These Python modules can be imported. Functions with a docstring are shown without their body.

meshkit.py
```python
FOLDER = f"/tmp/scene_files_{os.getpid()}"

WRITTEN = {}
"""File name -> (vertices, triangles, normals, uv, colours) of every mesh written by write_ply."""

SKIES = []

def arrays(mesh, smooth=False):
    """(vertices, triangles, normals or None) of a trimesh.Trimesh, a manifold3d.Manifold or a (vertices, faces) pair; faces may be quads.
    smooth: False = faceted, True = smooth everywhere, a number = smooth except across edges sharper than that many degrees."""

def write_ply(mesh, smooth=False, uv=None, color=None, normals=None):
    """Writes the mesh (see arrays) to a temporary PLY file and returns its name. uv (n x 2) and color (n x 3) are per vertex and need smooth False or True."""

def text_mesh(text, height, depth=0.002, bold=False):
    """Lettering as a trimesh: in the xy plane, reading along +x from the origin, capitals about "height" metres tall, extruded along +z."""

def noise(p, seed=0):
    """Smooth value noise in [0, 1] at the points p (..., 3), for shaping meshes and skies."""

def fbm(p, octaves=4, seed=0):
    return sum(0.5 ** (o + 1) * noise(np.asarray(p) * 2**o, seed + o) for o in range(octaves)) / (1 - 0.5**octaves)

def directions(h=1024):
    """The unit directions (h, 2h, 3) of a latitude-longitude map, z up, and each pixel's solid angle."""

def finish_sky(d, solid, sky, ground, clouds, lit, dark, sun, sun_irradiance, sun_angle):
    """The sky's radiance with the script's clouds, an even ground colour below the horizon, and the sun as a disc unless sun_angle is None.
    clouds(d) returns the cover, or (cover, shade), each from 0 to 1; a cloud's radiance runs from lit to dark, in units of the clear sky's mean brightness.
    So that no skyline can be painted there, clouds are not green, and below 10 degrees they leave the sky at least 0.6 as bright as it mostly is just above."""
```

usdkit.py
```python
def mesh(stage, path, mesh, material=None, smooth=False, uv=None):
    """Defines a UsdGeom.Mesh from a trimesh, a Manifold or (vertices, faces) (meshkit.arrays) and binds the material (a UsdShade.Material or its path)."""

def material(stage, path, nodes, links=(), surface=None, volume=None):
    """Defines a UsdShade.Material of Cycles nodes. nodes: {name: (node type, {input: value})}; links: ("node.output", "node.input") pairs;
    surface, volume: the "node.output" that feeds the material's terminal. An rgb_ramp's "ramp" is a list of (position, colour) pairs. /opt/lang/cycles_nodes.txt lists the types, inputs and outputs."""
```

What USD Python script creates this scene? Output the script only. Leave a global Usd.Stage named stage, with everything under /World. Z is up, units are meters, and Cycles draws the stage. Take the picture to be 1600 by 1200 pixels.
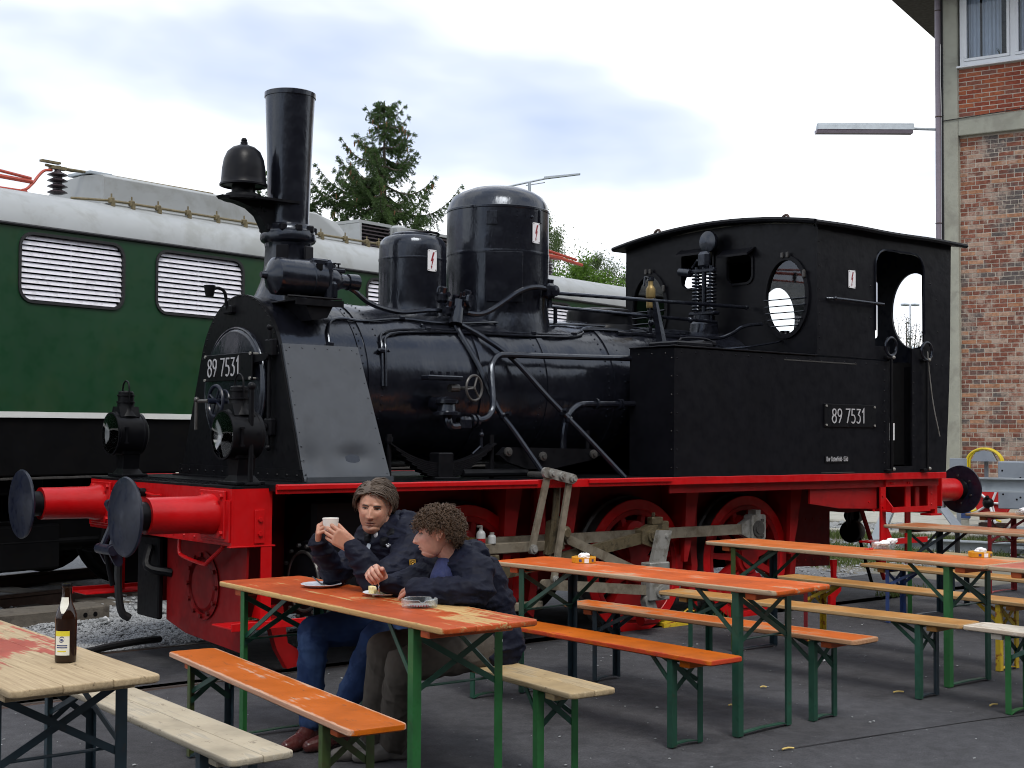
import math, random
import numpy as np, trimesh, manifold3d, usdkit, meshkit
from shapely.geometry import Polygon, Point, LineString, box as sbox
from shapely.ops import unary_union
from shapely import affinity
from pxr import Usd, UsdGeom, UsdShade, UsdLux, Gf, Sdf

stage = Usd.Stage.CreateInMemory()
UsdGeom.SetStageUpAxis(stage, 'Z'); UsdGeom.SetStageMetersPerUnit(stage, 1.0)
UsdGeom.Xform.Define(stage, '/World')
PI = math.pi
rng = random.Random(7); nrg = np.random.default_rng(11)

# ------------------------------------------------------------------ camera, sky, sun, exposure
CAM = (-3.406, -8.7524, 1.5982); YAW, PITCH, ROLL, FPX = 0.6856, 0.0339, 0.0043, 2140.43
EXPOSURE = 0.38
SUN_AZ, SUN_EL = math.radians(205), math.radians(56)     # azimuth: atan2(x, y) of the direction towards the sun
SUN_I, SUN_ANGLE = 0.40, 20.0
SKY_STRENGTH = 0.10
cam = UsdGeom.Camera.Define(stage, '/World/camera')
_f = np.array([math.sin(YAW)*math.cos(PITCH), math.cos(YAW)*math.cos(PITCH), math.sin(PITCH)])
_r = np.array([math.cos(YAW), -math.sin(YAW), 0.0]); _u = np.cross(_r, _f)
_r2 = _r*math.cos(ROLL)+_u*math.sin(ROLL); _u2 = -_r*math.sin(ROLL)+_u*math.cos(ROLL)
cam.AddTransformOp().Set(Gf.Matrix4d(*_r2, 0, *_u2, 0, *(-_f), 0, *CAM, 1))
cam.CreateHorizontalApertureAttr(36.0); cam.CreateVerticalApertureAttr(27.0)
cam.CreateFocalLengthAttr(36.0*FPX/1600); cam.CreateClippingRangeAttr((0.05, 5000.0))
cam.CreateExposureAttr(EXPOSURE)
sun_dir = np.array([math.sin(SUN_AZ)*math.cos(SUN_EL), math.cos(SUN_AZ)*math.cos(SUN_EL), math.sin(SUN_EL)])
sky = UsdLux.DomeLight.Define(stage, '/World/sky')
usdkit.material(stage, '/World/Looks/sky_look', {
    'tc': ('texture_coordinate', {}),
    'mp': ('mapping', {'location': (2.08, 0.96, 3.46), 'scale': (1.0, 1.0, 2.6)}),
    'n1': ('noise_texture', {'scale': 2.3, 'detail': 4.5, 'roughness': 0.48, 'distortion': 0.2}),
    'mp2': ('mapping', {'location': (7.3, 2.2, 1.7), 'scale': (1.0, 1.0, 3.0)}),
    'n2': ('noise_texture', {'scale': 1.5, 'detail': 3.0, 'roughness': 0.5}),
    'cov': ('rgb_ramp', {'ramp': [(0.0, (0.55, 0.55, 0.55)), (0.42, (0.80, 0.80, 0.80)), (0.52, (1, 1, 1))]}),
    'shade': ('rgb_ramp', {'ramp': [(0.0, (3.9, 4.7, 6.5)), (0.36, (4.9, 5.8, 7.7)), (0.46, (7.2, 7.8, 9.2)), (0.545, (11.4, 11.6, 11.9)), (1.0, (13.6, 13.6, 13.4))]}),
    'sky': ('sky_texture', {'sky_type': 'single_scattering', 'sun_disc': False, 'sun_elevation': SUN_EL, 'sun_rotation': SUN_AZ}),
    'mx': ('mix_color', {'use_clamp': False}),
    'bg': ('background_shader', {'strength': SKY_STRENGTH}),
}, [('tc.generated', 'mp.vector'), ('mp.vector', 'n1.vector'), ('tc.generated', 'mp2.vector'), ('mp2.vector', 'n2.vector'), ('n2.fac', 'cov.fac'), ('n1.fac', 'shade.fac'),
    ('sky.color', 'mx.a'), ('shade.color', 'mx.b'), ('cov.color', 'mx.fac'), ('mx.result', 'bg.color')], surface='bg.background')
UsdShade.MaterialBindingAPI.Apply(sky.GetPrim()).Bind(UsdShade.Material.Get(stage, '/World/Looks/sky_look'))
sky.GetPrim().SetCustomDataByKey('kind', 'structure')
sky.GetPrim().SetCustomDataByKey('label', 'bright overcast sky with white cloud and soft blue grey patches')
sun = UsdLux.DistantLight.Define(stage, '/World/sun')
sun.CreateNormalizeAttr(True) if hasattr(sun, 'CreateNormalizeAttr') else None
sun.GetPrim().CreateAttribute('inputs:normalize', Sdf.ValueTypeNames.Bool).Set(True)
sun.CreateIntensityAttr(SUN_I); sun.CreateAngleAttr(SUN_ANGLE); sun.CreateColorAttr((1.0, 0.96, 0.9))
_z = sun_dir; _x = np.cross([0, 0, 1.0], _z); _x /= np.linalg.norm(_x); _y = np.cross(_z, _x)
sun.AddTransformOp().Set(Gf.Matrix4d(*_x, 0, *_y, 0, *_z, 0, 0, 0, 40, 1))

# ------------------------------------------------------------------ helpers: names, prims, properties
_used = {}
def numbered(parent, name):
    k = parent+'/'+name; n = _used.get(k, 0); _used[k] = n+1
    return k if n == 0 else '%s_%03d' % (k, n)
def ppath(parent): return '/World' if parent is None else str(parent.GetPath())
def keys(p, label=None, cat=None, group=None, kind=None):
    for k, v in (('label', label), ('category', cat), ('group', group), ('kind', kind)):
        if v: p.SetCustomDataByKey(k, v)
    return p
def J(*ms):
    out = []
    for m in ms:
        if isinstance(m, (list, tuple)): out += [x for x in m]
        else: out.append(m)
    return trimesh.util.concatenate(out) if len(out) > 1 else out[0]
def obj(name, mesh, mat, parent=None, label=None, smooth=35, kind=None, **kw):
    if isinstance(mesh, (list, tuple)) and isinstance(mesh[0], trimesh.Trimesh): mesh = J(*mesh)
    m = usdkit.mesh(stage, numbered(ppath(parent), name), mesh, M[mat] if isinstance(mat, str) else mat, smooth=smooth)
    if label or kind: keys(m.GetPrim(), label, kind=kind)
    return m.GetPrim()
def tag(p, label, cat, group=None): return keys(p, label, cat, group)
def thing(name, label, cat, loc=(0, 0, 0), rotz=0.0, group=None, roty=0.0):
    x = UsdGeom.Xform.Define(stage, numbered('/World', name))
    x.AddTranslateOp().Set(Gf.Vec3d(*map(float, loc)))
    if rotz: x.AddRotateZOp().Set(math.degrees(rotz))
    if roty: x.AddRotateYOp().Set(math.degrees(roty))
    return keys(x.GetPrim(), label, cat, group)

# ------------------------------------------------------------------ helpers: shapes
def hullpts(p): return trimesh.convex.convex_hull(np.asarray(p, float))
def box(c, s, b=0.0):
    c, h = np.asarray(c, float), np.asarray(s, float)/2
    if b <= 0:
        m = trimesh.creation.box(s); m.apply_translation(c); return m
    b = min(b, h.min()*0.95); P = []
    for sx in (-1, 1):
        for sy in (-1, 1):
            for sz in (-1, 1):
                q = np.array([sx, sy, sz])*h
                for k in range(3):
                    o = np.array([sx, sy, sz])*b; o[k] = 0; P.append(q-o)
    return hullpts(np.array(P)+c)
def bx(x0, x1, y0, y1, z0, z1, b=0.0): return box(((x0+x1)/2, (y0+y1)/2, (z0+z1)/2), (abs(x1-x0), abs(y1-y0), abs(z1-z0)), b)
def frame_of(d):
    d = np.asarray(d, float); d = d/np.linalg.norm(d)
    a = np.array([0, 0, 1.0]) if abs(d[2]) < 0.9 else np.array([1.0, 0, 0])
    u = np.cross(a, d); u /= np.linalg.norm(u); return u, np.cross(d, u), d
def loft(rings, cap=True):
    n = len(rings[0]); v = np.vstack(rings); f = []
    for i in range(len(rings)-1):
        a = i*n; j = np.arange(n); k = (j+1) % n
        f.append(np.stack([a+j, a+k, a+n+k], 1)); f.append(np.stack([a+j, a+n+k, a+n+j], 1))
    f = np.vstack(f)
    if cap:
        v = np.vstack([v, rings[0].mean(0), rings[-1].mean(0)]); c0, c1 = len(v)-2, len(v)-1; j = np.arange(n); k = (j+1) % n; e = (len(rings)-1)*n
        f = np.vstack([f, np.stack([k, j, np.full(n, c0)], 1), np.stack([e+j, e+k, np.full(n, c1)], 1)])
    return trimesh.Trimesh(v, f, process=False)
def cyl(p0, p1, r0, r1=None, n=20):
    p0, p1 = np.asarray(p0, float), np.asarray(p1, float); r1 = r0 if r1 is None else r1
    u, w, d = frame_of(p1-p0); t = np.arange(n)*2*PI/n
    c = np.cos(t)[:, None]*u+np.sin(t)[:, None]*w
    return loft([p0+c*r0, p1+c*r1])
def lathe(prof, p0, axis=(0, 0, 1), n=36):
    p0 = np.asarray(p0, float); u, w, d = frame_of(axis); t = np.arange(n)*2*PI/n
    c = np.cos(t)[:, None]*u+np.sin(t)[:, None]*w
    ring = prof[0][0] > 0.01 and prof[-1][0] > 0.01 and abs(prof[0][0]-prof[-1][0]) < 0.02      # a ring section stays open in the middle
    pr = list(prof)+([prof[0]] if ring and tuple(prof[0]) != tuple(prof[-1]) else [])
    return loft([p0+c*max(r, 1e-4)+d*h for r, h in pr], cap=not ring)
def spline(P, k=6):
    P = np.asarray(P, float)
    if len(P) < 3: return P
    Q = np.vstack([2*P[0]-P[1], P, 2*P[-1]-P[-2]]); out = []
    for i in range(1, len(Q)-2):
        for t in np.arange(k)/k:
            a, b, c, d = Q[i-1:i+3]
            out.append(0.5*((2*b)+(-a+c)*t+(2*a-5*b+4*c-d)*t*t+(-a+3*b-3*c+d)*t**3))
    return np.array(out+[P[-1]])
def tube(P, r, n=8, k=0):
    P = spline(P, k) if k else np.asarray(P, float)
    t = np.gradient(P, axis=0) if len(P) > 2 else np.repeat([P[1]-P[0]], 2, 0)
    t = t/np.maximum(np.linalg.norm(t, axis=1, keepdims=True), 1e-9)
    R = np.atleast_1d(np.asarray(r, float)); R = np.interp(np.linspace(0, 1, len(P)), np.linspace(0, 1, len(R)), R) if len(R) > 1 else np.full(len(P), R[0])
    u, w, _ = frame_of(t[0]); rings = []; a = np.arange(n)*2*PI/n
    for i in range(len(P)):
        u = u-t[i]*(u@t[i]); u /= np.linalg.norm(u); w = np.cross(t[i], u)
        rings.append(P[i]+R[i]*(np.cos(a)[:, None]*u+np.sin(a)[:, None]*w))
    return loft(rings)
def ext(poly, h):
    ms = [trimesh.creation.extrude_polygon(g, h, engine='earcut') for g in getattr(poly, 'geoms', [poly])]
    return J(*ms)
def prism(poly, plane, a, b):
    """A 2D polygon extruded: plane 'xz' along y, 'yz' along x, 'xy' along z, from a to b."""
    poly = poly if hasattr(poly, 'geom_type') else Polygon(poly)
    m = ext(poly, abs(b-a)); v = m.vertices.copy(); lo = min(a, b)
    if plane == 'xy': V = np.stack([v[:, 0], v[:, 1], v[:, 2]+lo], 1)
    elif plane == 'xz': V = np.stack([v[:, 0], v[:, 2]+lo, v[:, 1]], 1)
    else: V = np.stack([v[:, 2]+lo, v[:, 0], v[:, 1]], 1)
    f = m.faces if plane != 'xz' else m.faces[:, ::-1]
    return trimesh.Trimesh(V, f, process=False)
def flat(poly, plane, c, flip=False):
    """A single sheet (a window pane) at x = c ('yz') or y = c ('xz'), facing the negative axis."""
    V, F = trimesh.creation.triangulate_polygon(poly, engine='earcut'); V = np.asarray(V)
    W_ = np.c_[np.full(len(V), c), V] if plane == 'yz' else np.c_[V[:, 0], np.full(len(V), c), V[:, 1]]
    t = trimesh.Trimesh(W_, F, process=False); k = 0 if plane == 'yz' else 1
    if t.face_normals[:, k].mean() > 0: t = trimesh.Trimesh(W_, np.asarray(F)[:, ::-1], process=False)
    return t
def rrect(x0, x1, y0, y1, r, q=5): return sbox(x0+r, y0+r, x1-r, y1-r).buffer(r, quad_segs=q)
def ell(cx, cy, rx, ry, q=8): return affinity.scale(Point(cx, cy).buffer(1, quad_segs=q), rx, ry, origin=(cx, cy))
def torus(c, axis, R, r, n=32, m=8):
    u, w, d = frame_of(axis); a = np.arange(n+1)*2*PI/n
    return tube(np.asarray(c)+R*(np.cos(a)[:, None]*u+np.sin(a)[:, None]*w), r, m)
def flatbar(p, q, w, t, nrm=(0, 1, 0), round_=True):
    """A flat bar from p to q, width w, thickness t along nrm, ends rounded past the points."""
    p, q, nrm = (np.asarray(a, float) for a in (p, q, nrm)); d = q-p; L = np.linalg.norm(d); d /= L
    s = np.cross(nrm, d); s /= np.linalg.norm(s); nn = np.cross(d, s)
    sh = LineString([(0, 0), (L, 0)]).buffer(w/2, quad_segs=6, cap_style='round' if round_ else 'flat')
    m = ext(sh, t); v = m.vertices; V = p+v[:, :1]*d+v[:, 1:2]*s+(v[:, 2:]-t/2)*nn
    return trimesh.Trimesh(V, m.faces, process=False)
def rivet(p, nrm, r=0.009):
    u, w, d = frame_of(nrm); p = np.asarray(p, float); a = np.arange(6)*PI/3; c = np.cos(a)[:, None]*u+np.sin(a)[:, None]*w
    return loft([p-d*0.004+c*r, p+c*r*0.95, p+d*r*0.6+c*r*0.5])
def hexbolt(p, nrm, r=0.012, h=0.012): 
    p = np.asarray(p, float); _, _, d = frame_of(nrm); return cyl(p-d*0.003, p+d*h, r, r, 6)
def xf(m, loc=(0, 0, 0), rz=0.0, ry=0.0, rx=0.0, s=1.0):
    T = trimesh.transformations; A = T.euler_matrix(rx, ry, rz); A[:3, :3] *= s; A[:3, 3] = loc
    m = m.copy(); m.apply_transform(A); return m
def sphere(c, r, sub=2, sc=(1, 1, 1)):
    m = trimesh.creation.icosphere(sub, r); m.apply_scale(sc); m.apply_translation(c); return m
def hullchain(P, R, sub=2):
    """Hulls of spheres at consecutive joints, as Manifolds."""
    out = []
    S = [manifold3d.Manifold.sphere(float(r), 20).translate([float(a) for a in p]) for p, r in zip(P, R)]
    for a, b in zip(S[:-1], S[1:]): out.append(manifold3d.Manifold.batch_hull([a, b]))
    return out
def union(ms): return manifold3d.Manifold.batch_boolean(ms, manifold3d.OpType.Add)
def to_tri(m):
    q = m.to_mesh(); return trimesh.Trimesh(q.vert_properties[:, :3], q.tri_verts, process=True)
def soft(man, edge, it=12):
    t = to_tri(man.refine_to_length(edge)); trimesh.smoothing.filter_taubin(t, lamb=0.5, nu=0.53, iterations=it); return t
# ------------------------------------------------------------------ materials
M = {}
def mat(name, nodes, links, surface='p.BSDF', volume=None):
    M[name] = usdkit.material(stage, '/World/Looks/'+name, nodes, links, surface=surface, volume=volume); return M[name]
def plain(name, col, rough=0.5, *args, stretch=None, tint=None, **kw):
    return _plain(name, col, rough, *args, stretch=stretch, tint=tint, **kw)
def _plain(name, col, rough=0.5, var=0.12, scale=6.0, bump=0.0, bscale=60.0, dist=0.01, dirt=None, dirt_amt=0.5, dscale=3.0, metallic=0.0, spec=0.5, rvar=0.12, coat=0.0, obj_var=0.0, dthr=(0.5, 0.62), stretch=None, tint=None):
    """Paint, metal or cloth: base colour varied by noise, roughness varied, optional dirt patches and a fine bump."""
    col = np.array(col, float)
    N = {'g': ('geometry', {}), 'n': ('noise_texture', {'scale': scale, 'detail': 5.0, 'roughness': 0.6}),
         'r': ('rgb_ramp', {'ramp': [(0.25, tuple(col*(1-var))), (0.75, tuple(np.minimum(col*(1+var), 0.95)))]}),
         'rr': ('map_range', {'from_min': 0.3, 'from_max': 0.7, 'to_min': max(rough-rvar, 0.03), 'to_max': min(rough+rvar, 1.0)}),
         'n2': ('noise_texture', {'scale': scale*2.7, 'detail': 4.0}),
         'p': ('principled_bsdf', {'metallic': metallic, 'specular_ior_level': spec, 'coat_weight': coat, 'coat_roughness': 0.12})}
    K = [('g.position', 'n.vector'), ('n.fac', 'r.fac'), ('g.position', 'n2.vector'), ('n2.fac', 'rr.value'), ('rr.result', 'p.roughness')]
    last = 'r.color'
    if obj_var:
        N['oi'] = ('object_info', {}); N['ov'] = ('map_range', {'from_min': 0, 'from_max': 1, 'to_min': 1-obj_var, 'to_max': 1+obj_var})
        N['hv'] = ('hsv', {}); K += [('oi.random', 'ov.value'), ('ov.result', 'hv.value'), (last, 'hv.color')]; last = 'hv.color'
    if dirt is not None:
        N['dn'] = ('noise_texture', {'scale': dscale, 'detail': 6.0, 'roughness': 0.65, 'distortion': 0.3})
        N['dr'] = ('map_range', {'from_min': dthr[0], 'from_max': dthr[1], 'to_min': 0, 'to_max': dirt_amt, 'clamp': True})
        N['dm'] = ('mix_color', {'b': dirt}); K += [('g.position', 'dn.vector'), ('dn.fac', 'dr.value'), ('dr.result', 'dm.fac'), (last, 'dm.a')]; last = 'dm.result'
    K.append((last, 'p.base_color'))
    if tint: N['p'][1]['specular_tint'] = tint
    if bump and stretch:
        N['bm'] = ('mapping', {'scale': stretch}); K += [('g.position', 'bm.vector'), ('bm.vector', 'bn.vector')]
    if bump:
        N['bn'] = ('noise_texture', {'scale': bscale, 'detail': 4.0, 'roughness': 0.6}); N['b'] = ('bump', {'strength': bump, 'distance': dist})
        K += ([] if stretch else [('g.position', 'bn.vector')])+[('bn.fac', 'b.height'), ('b.normal', 'p.normal')]
    return mat(name, N, K)
plain('black_paint', (0.0045, 0.0046, 0.0062), 0.34, 0.3, 4, bump=0.3, bscale=6, dist=0.010, dirt=(0.008, 0.0085, 0.010), dirt_amt=0.3, dscale=1.3, rvar=0.06, spec=0.17)
plain('black_gloss', (0.0040, 0.0043, 0.0065), 0.20, 0.2, 3, bump=0.42, bscale=4.2, dist=0.016, dirt=(0.010, 0.011, 0.014), dirt_amt=0.3, dscale=2.2, rvar=0.07, spec=0.6, stretch=(1.6, 1.6, 0.5), tint=(0.80, 0.88, 1.0))
plain('black_dull', (0.0035, 0.0036, 0.0046), 0.42, 0.25, 8, bump=0.15, bscale=30, dist=0.003, spec=0.15)
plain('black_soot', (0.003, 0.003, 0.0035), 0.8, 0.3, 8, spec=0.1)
plain('grey_black', (0.046, 0.052, 0.060), 0.40, 0.10, 4, bump=0.15, bscale=6, dist=0.008, dirt=(0.030, 0.033, 0.038), dirt_amt=0.5, dscale=2.6, dthr=(0.58, 0.7))
plain('blue_steel', (0.0055, 0.0075, 0.016), 0.36, 0.3, 6, bump=0.15, bscale=25, dist=0.004)
plain('red_paint', (0.46, 0.0040, 0.0060), 0.32, 0.07, 5, bump=0.15, bscale=14, dist=0.006, dirt=(0.34, 0.004, 0.004), dirt_amt=0.4, dscale=3, rvar=0.08, spec=0.35)
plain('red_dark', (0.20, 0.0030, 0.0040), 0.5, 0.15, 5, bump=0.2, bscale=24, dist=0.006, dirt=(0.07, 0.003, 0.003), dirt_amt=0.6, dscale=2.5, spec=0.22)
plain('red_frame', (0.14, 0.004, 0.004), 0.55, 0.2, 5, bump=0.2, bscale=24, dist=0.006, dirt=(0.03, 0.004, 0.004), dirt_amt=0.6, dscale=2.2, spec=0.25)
plain('red_worn', (0.30, 0.0045, 0.0055), 0.5, 0.15, 5, bump=0.2, bscale=24, dist=0.006, dirt=(0.10, 0.006, 0.006), dirt_amt=0.6, dscale=3.0, dthr=(0.5, 0.68), spec=0.3)
plain('steel', (0.235, 0.205, 0.155), 0.45, 0.22, 9, bump=0.15, bscale=50, dist=0.003, dirt=(0.085, 0.062, 0.036), dirt_amt=0.75, dscale=8, metallic=0.3, dthr=(0.46, 0.66))
plain('steel_dark', (0.075, 0.072, 0.068), 0.4, 0.3, 9, bump=0.2, bscale=40, dist=0.003, metallic=0.5)
plain('steel_oily', (0.13, 0.105, 0.062), 0.4, 0.35, 12, bump=0.3, bscale=35, dist=0.005, metallic=0.4, dirt=(0.03, 0.025, 0.015), dirt_amt=0.8, dscale=12)
plain('steel_grey', (0.27, 0.265, 0.245), 0.45, 0.15, 9, dirt=(0.09, 0.075, 0.05), dirt_amt=0.6, dscale=11, metallic=0.25)
plain('brass', (0.24, 0.17, 0.065), 0.45, 0.2, 12, metallic=0.6)
plain('number_silver', (0.40, 0.40, 0.41), 0.5, 0.1, 30)
plain('sign_white', (0.75, 0.75, 0.76), 0.4, 0.05, 12)
plain('sign_red', (0.22, 0.01, 0.015), 0.5, 0.1, 12)
plain('lamp_white', (0.72, 0.74, 0.73), 0.3, 0.1, 12, coat=0.4)
plain('green_paint', (0.0105, 0.046, 0.019), 0.38, 0.10, 2.2, bump=0.1, bscale=2.5, dist=0.01, dirt=(0.024, 0.052, 0.018), dirt_amt=0.4, dscale=1.3, spec=0.3)
plain('roof_silver', (0.33, 0.345, 0.345), 0.5, 0.06, 2.5, bump=0.15, bscale=10, dist=0.006, dirt=(0.22, 0.225, 0.20), dirt_amt=0.5, dscale=2.2, metallic=0.1)
plain('stripe_white', (0.68, 0.69, 0.66), 0.5, 0.06, 5)
plain('louver_white', (0.74, 0.73, 0.78), 0.4, 0.05, 8, dirt=(0.45, 0.44, 0.47), dirt_amt=0.5, dscale=16)
plain('rubber', (0.012, 0.012, 0.013), 0.6, 0.2, 20)
plain('dark_underframe', (0.0040, 0.0040, 0.0045), 0.65, 0.3, 4, bump=0.2, bscale=20, dist=0.006, spec=0.06, dirt=(0.006, 0.0055, 0.005), dirt_amt=0.6)
plain('clamp_brass', (0.16, 0.13, 0.07), 0.55, 0.3, 25, metallic=0.3)
plain('pantograph_red', (0.38, 0.055, 0.03), 0.5, 0.15, 12)
plain('insulator', (0.04, 0.030, 0.034), 0.3, 0.15, 12)
plain('concrete', (0.33, 0.33, 0.27), 0.85, 0.14, 3, bump=0.4, bscale=45, dist=0.006, dirt=(0.20, 0.19, 0.16), dirt_amt=0.5, dscale=2.0)
plain('concrete_pale', (0.38, 0.37, 0.32), 0.85, 0.12, 3, bump=0.4, bscale=40, dist=0.008, dirt=(0.2, 0.2, 0.16), dirt_amt=0.5)
plain('mortar', (0.46, 0.41, 0.34), 0.9, 0.15, 6, bump=0.4, bscale=60, dist=0.005)
plain('pipe_purple', (0.20, 0.17, 0.20), 0.5, 0.1, 6)
plain('eave_dark', (0.035, 0.026, 0.024), 0.7, 0.2, 6)
plain('upvc', (0.72, 0.74, 0.76), 0.35, 0.03, 6)
plain('curtain', (0.50, 0.53, 0.60), 0.8, 0.06, 8)
plain('galv', (0.36, 0.40, 0.43), 0.5, 0.08, 6, dirt=(0.22, 0.25, 0.27), dirt_amt=0.4, metallic=0.2)
plain('cabinet_grey', (0.24, 0.27, 0.31), 0.5, 0.06, 4, dirt=(0.15, 0.17, 0.2), dirt_amt=0.3)
plain('hose_yellow', (0.62, 0.47, 0.02), 0.45, 0.1, 12)
plain('hose_black', (0.012, 0.012, 0.013), 0.5, 0.2, 12)
plain('leg_green', (0.013, 0.062, 0.038), 0.42, 0.25, 9, dirt=(0.05, 0.03, 0.015), dirt_amt=0.6, dscale=16, dthr=(0.62, 0.7), obj_var=0.15)
plain('leg_bright_green', (0.018, 0.105, 0.028), 0.42, 0.22, 9, dirt=(0.05, 0.03, 0.015), dirt_amt=0.6, dscale=16, dthr=(0.62, 0.7))
plain('leg_olive', (0.045, 0.075, 0.018), 0.5, 0.25, 9, dirt=(0.05, 0.03, 0.015), dirt_amt=0.5, dscale=16)
plain('leg_teal_dark', (0.016, 0.032, 0.042), 0.45, 0.25, 9, dirt=(0.05, 0.03, 0.02), dirt_amt=0.5, dscale=16, dthr=(0.6, 0.7))
plain('leg_blue', (0.035, 0.07, 0.20), 0.45, 0.2, 9, dirt=(0.08, 0.06, 0.04), dirt_amt=0.4, dscale=16)
plain('leg_yellow', (0.55, 0.38, 0.02), 0.5, 0.15, 9, dirt=(0.22, 0.03, 0.015), dirt_amt=0.85, dscale=16, dthr=(0.55, 0.6))
plain('leg_red', (0.24, 0.02, 0.025), 0.5, 0.2, 9, dirt=(0.05, 0.02, 0.015), dirt_amt=0.4, dscale=16)
plain('plate_white', (0.76, 0.77, 0.80), 0.18, 0.02, 12, rvar=0.05)
plain('tissue', (0.80, 0.80, 0.80), 0.9, 0.03, 40)
plain('cake', (0.70, 0.56, 0.24), 0.85, 0.15, 90, bump=0.6, bscale=160, dist=0.004, dirt=(0.78, 0.72, 0.55), dirt_amt=0.9, dscale=70)
plain('ash_yellow', (0.62, 0.30, 0.015), 0.4, 0.1, 20)
plain('label_paper', (0.72, 0.70, 0.60), 0.6, 0.06, 30)
plain('label_yellow', (0.66, 0.56, 0.03), 0.55, 0.08, 30)
plain('label_blue', (0.04, 0.05, 0.14), 0.6, 0.1, 30)
plain('crisp', (0.60, 0.44, 0.14), 0.7, 0.2, 60)
plain('plastic_white', (0.42, 0.43, 0.42), 0.4, 0.05, 20)
plain('plastic_red', (0.55, 0.02, 0.02), 0.4, 0.05, 20)
plain('rust_rail', (0.060, 0.034, 0.024), 0.65, 0.3, 14, bump=0.3, bscale=60, dist=0.004, metallic=0.2)
plain('rail_top', (0.10, 0.085, 0.075), 0.4, 0.25, 14, metallic=0.5)
plain('timber', (0.115, 0.10, 0.080), 0.9, 0.3, 5, bump=0.6, bscale=30, dist=0.01, dirt=(0.035, 0.028, 0.022), dirt_amt=0.7, dscale=5)
plain('stone_grey', (0.27, 0.28, 0.28), 0.9, 0.3, 30, bump=0.4, bscale=60, dist=0.006, obj_var=0.2)
plain('ballast', (0.31, 0.32, 0.325), 0.9, 0.4, 40, bump=0.4, bscale=80, dist=0.005)
plain('ballast_bed', (0.19, 0.195, 0.20), 0.95, 0.4, 40, bump=0.8, bscale=50, dist=0.02)
plain('earth', (0.15, 0.14, 0.11), 0.95, 0.3, 2.0, bump=0.5, bscale=30, dist=0.02)
plain('far_ground', (0.12, 0.13, 0.09), 0.95, 0.3, 0.4)
plain('grass', (0.09, 0.13, 0.035), 0.8, 0.4, 3.0)
plain('shoe', (0.075, 0.020, 0.018), 0.3, 0.25, 20, bump=0.3, bscale=60, dist=0.003)
plain('shoe_grey', (0.11, 0.10, 0.09), 0.6, 0.25, 20)
plain('sock', (0.05, 0.07, 0.13), 0.9, 0.2, 60)
plain('denim', (0.020, 0.042, 0.115), 0.8, 0.35, 9, bump=0.5, bscale=160, dist=0.003, dirt=(0.055, 0.10, 0.21), dirt_amt=0.7, dscale=5, spec=0.2)
plain('trousers_brown', (0.075, 0.064, 0.053), 0.85, 0.25, 12, bump=0.5, bscale=150, dist=0.003, spec=0.2)
plain('jacket_navy', (0.0055, 0.0068, 0.0160), 0.62, 0.3, 9, bump=0.4, bscale=26, dist=0.010, spec=0.16)
plain('jacket_black', (0.0040, 0.0045, 0.0065), 0.6, 0.3, 9, bump=0.4, bscale=24, dist=0.010, spec=0.16)
plain('jacket_lining', (0.02, 0.028, 0.055), 0.7, 0.3, 9)
plain('shirt', (0.09, 0.07, 0.075), 0.85, 0.2, 40)
plain('shirt_blue', (0.012, 0.018, 0.07), 0.85, 0.2, 40)
plain('tee_white', (0.45, 0.46, 0.48), 0.85, 0.1, 40)
plain('badge_yellow', (0.45, 0.24, 0.02), 0.6, 0.1, 40)
plain('eye_white', (0.42, 0.40, 0.38), 0.3, 0.05, 60)
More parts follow.
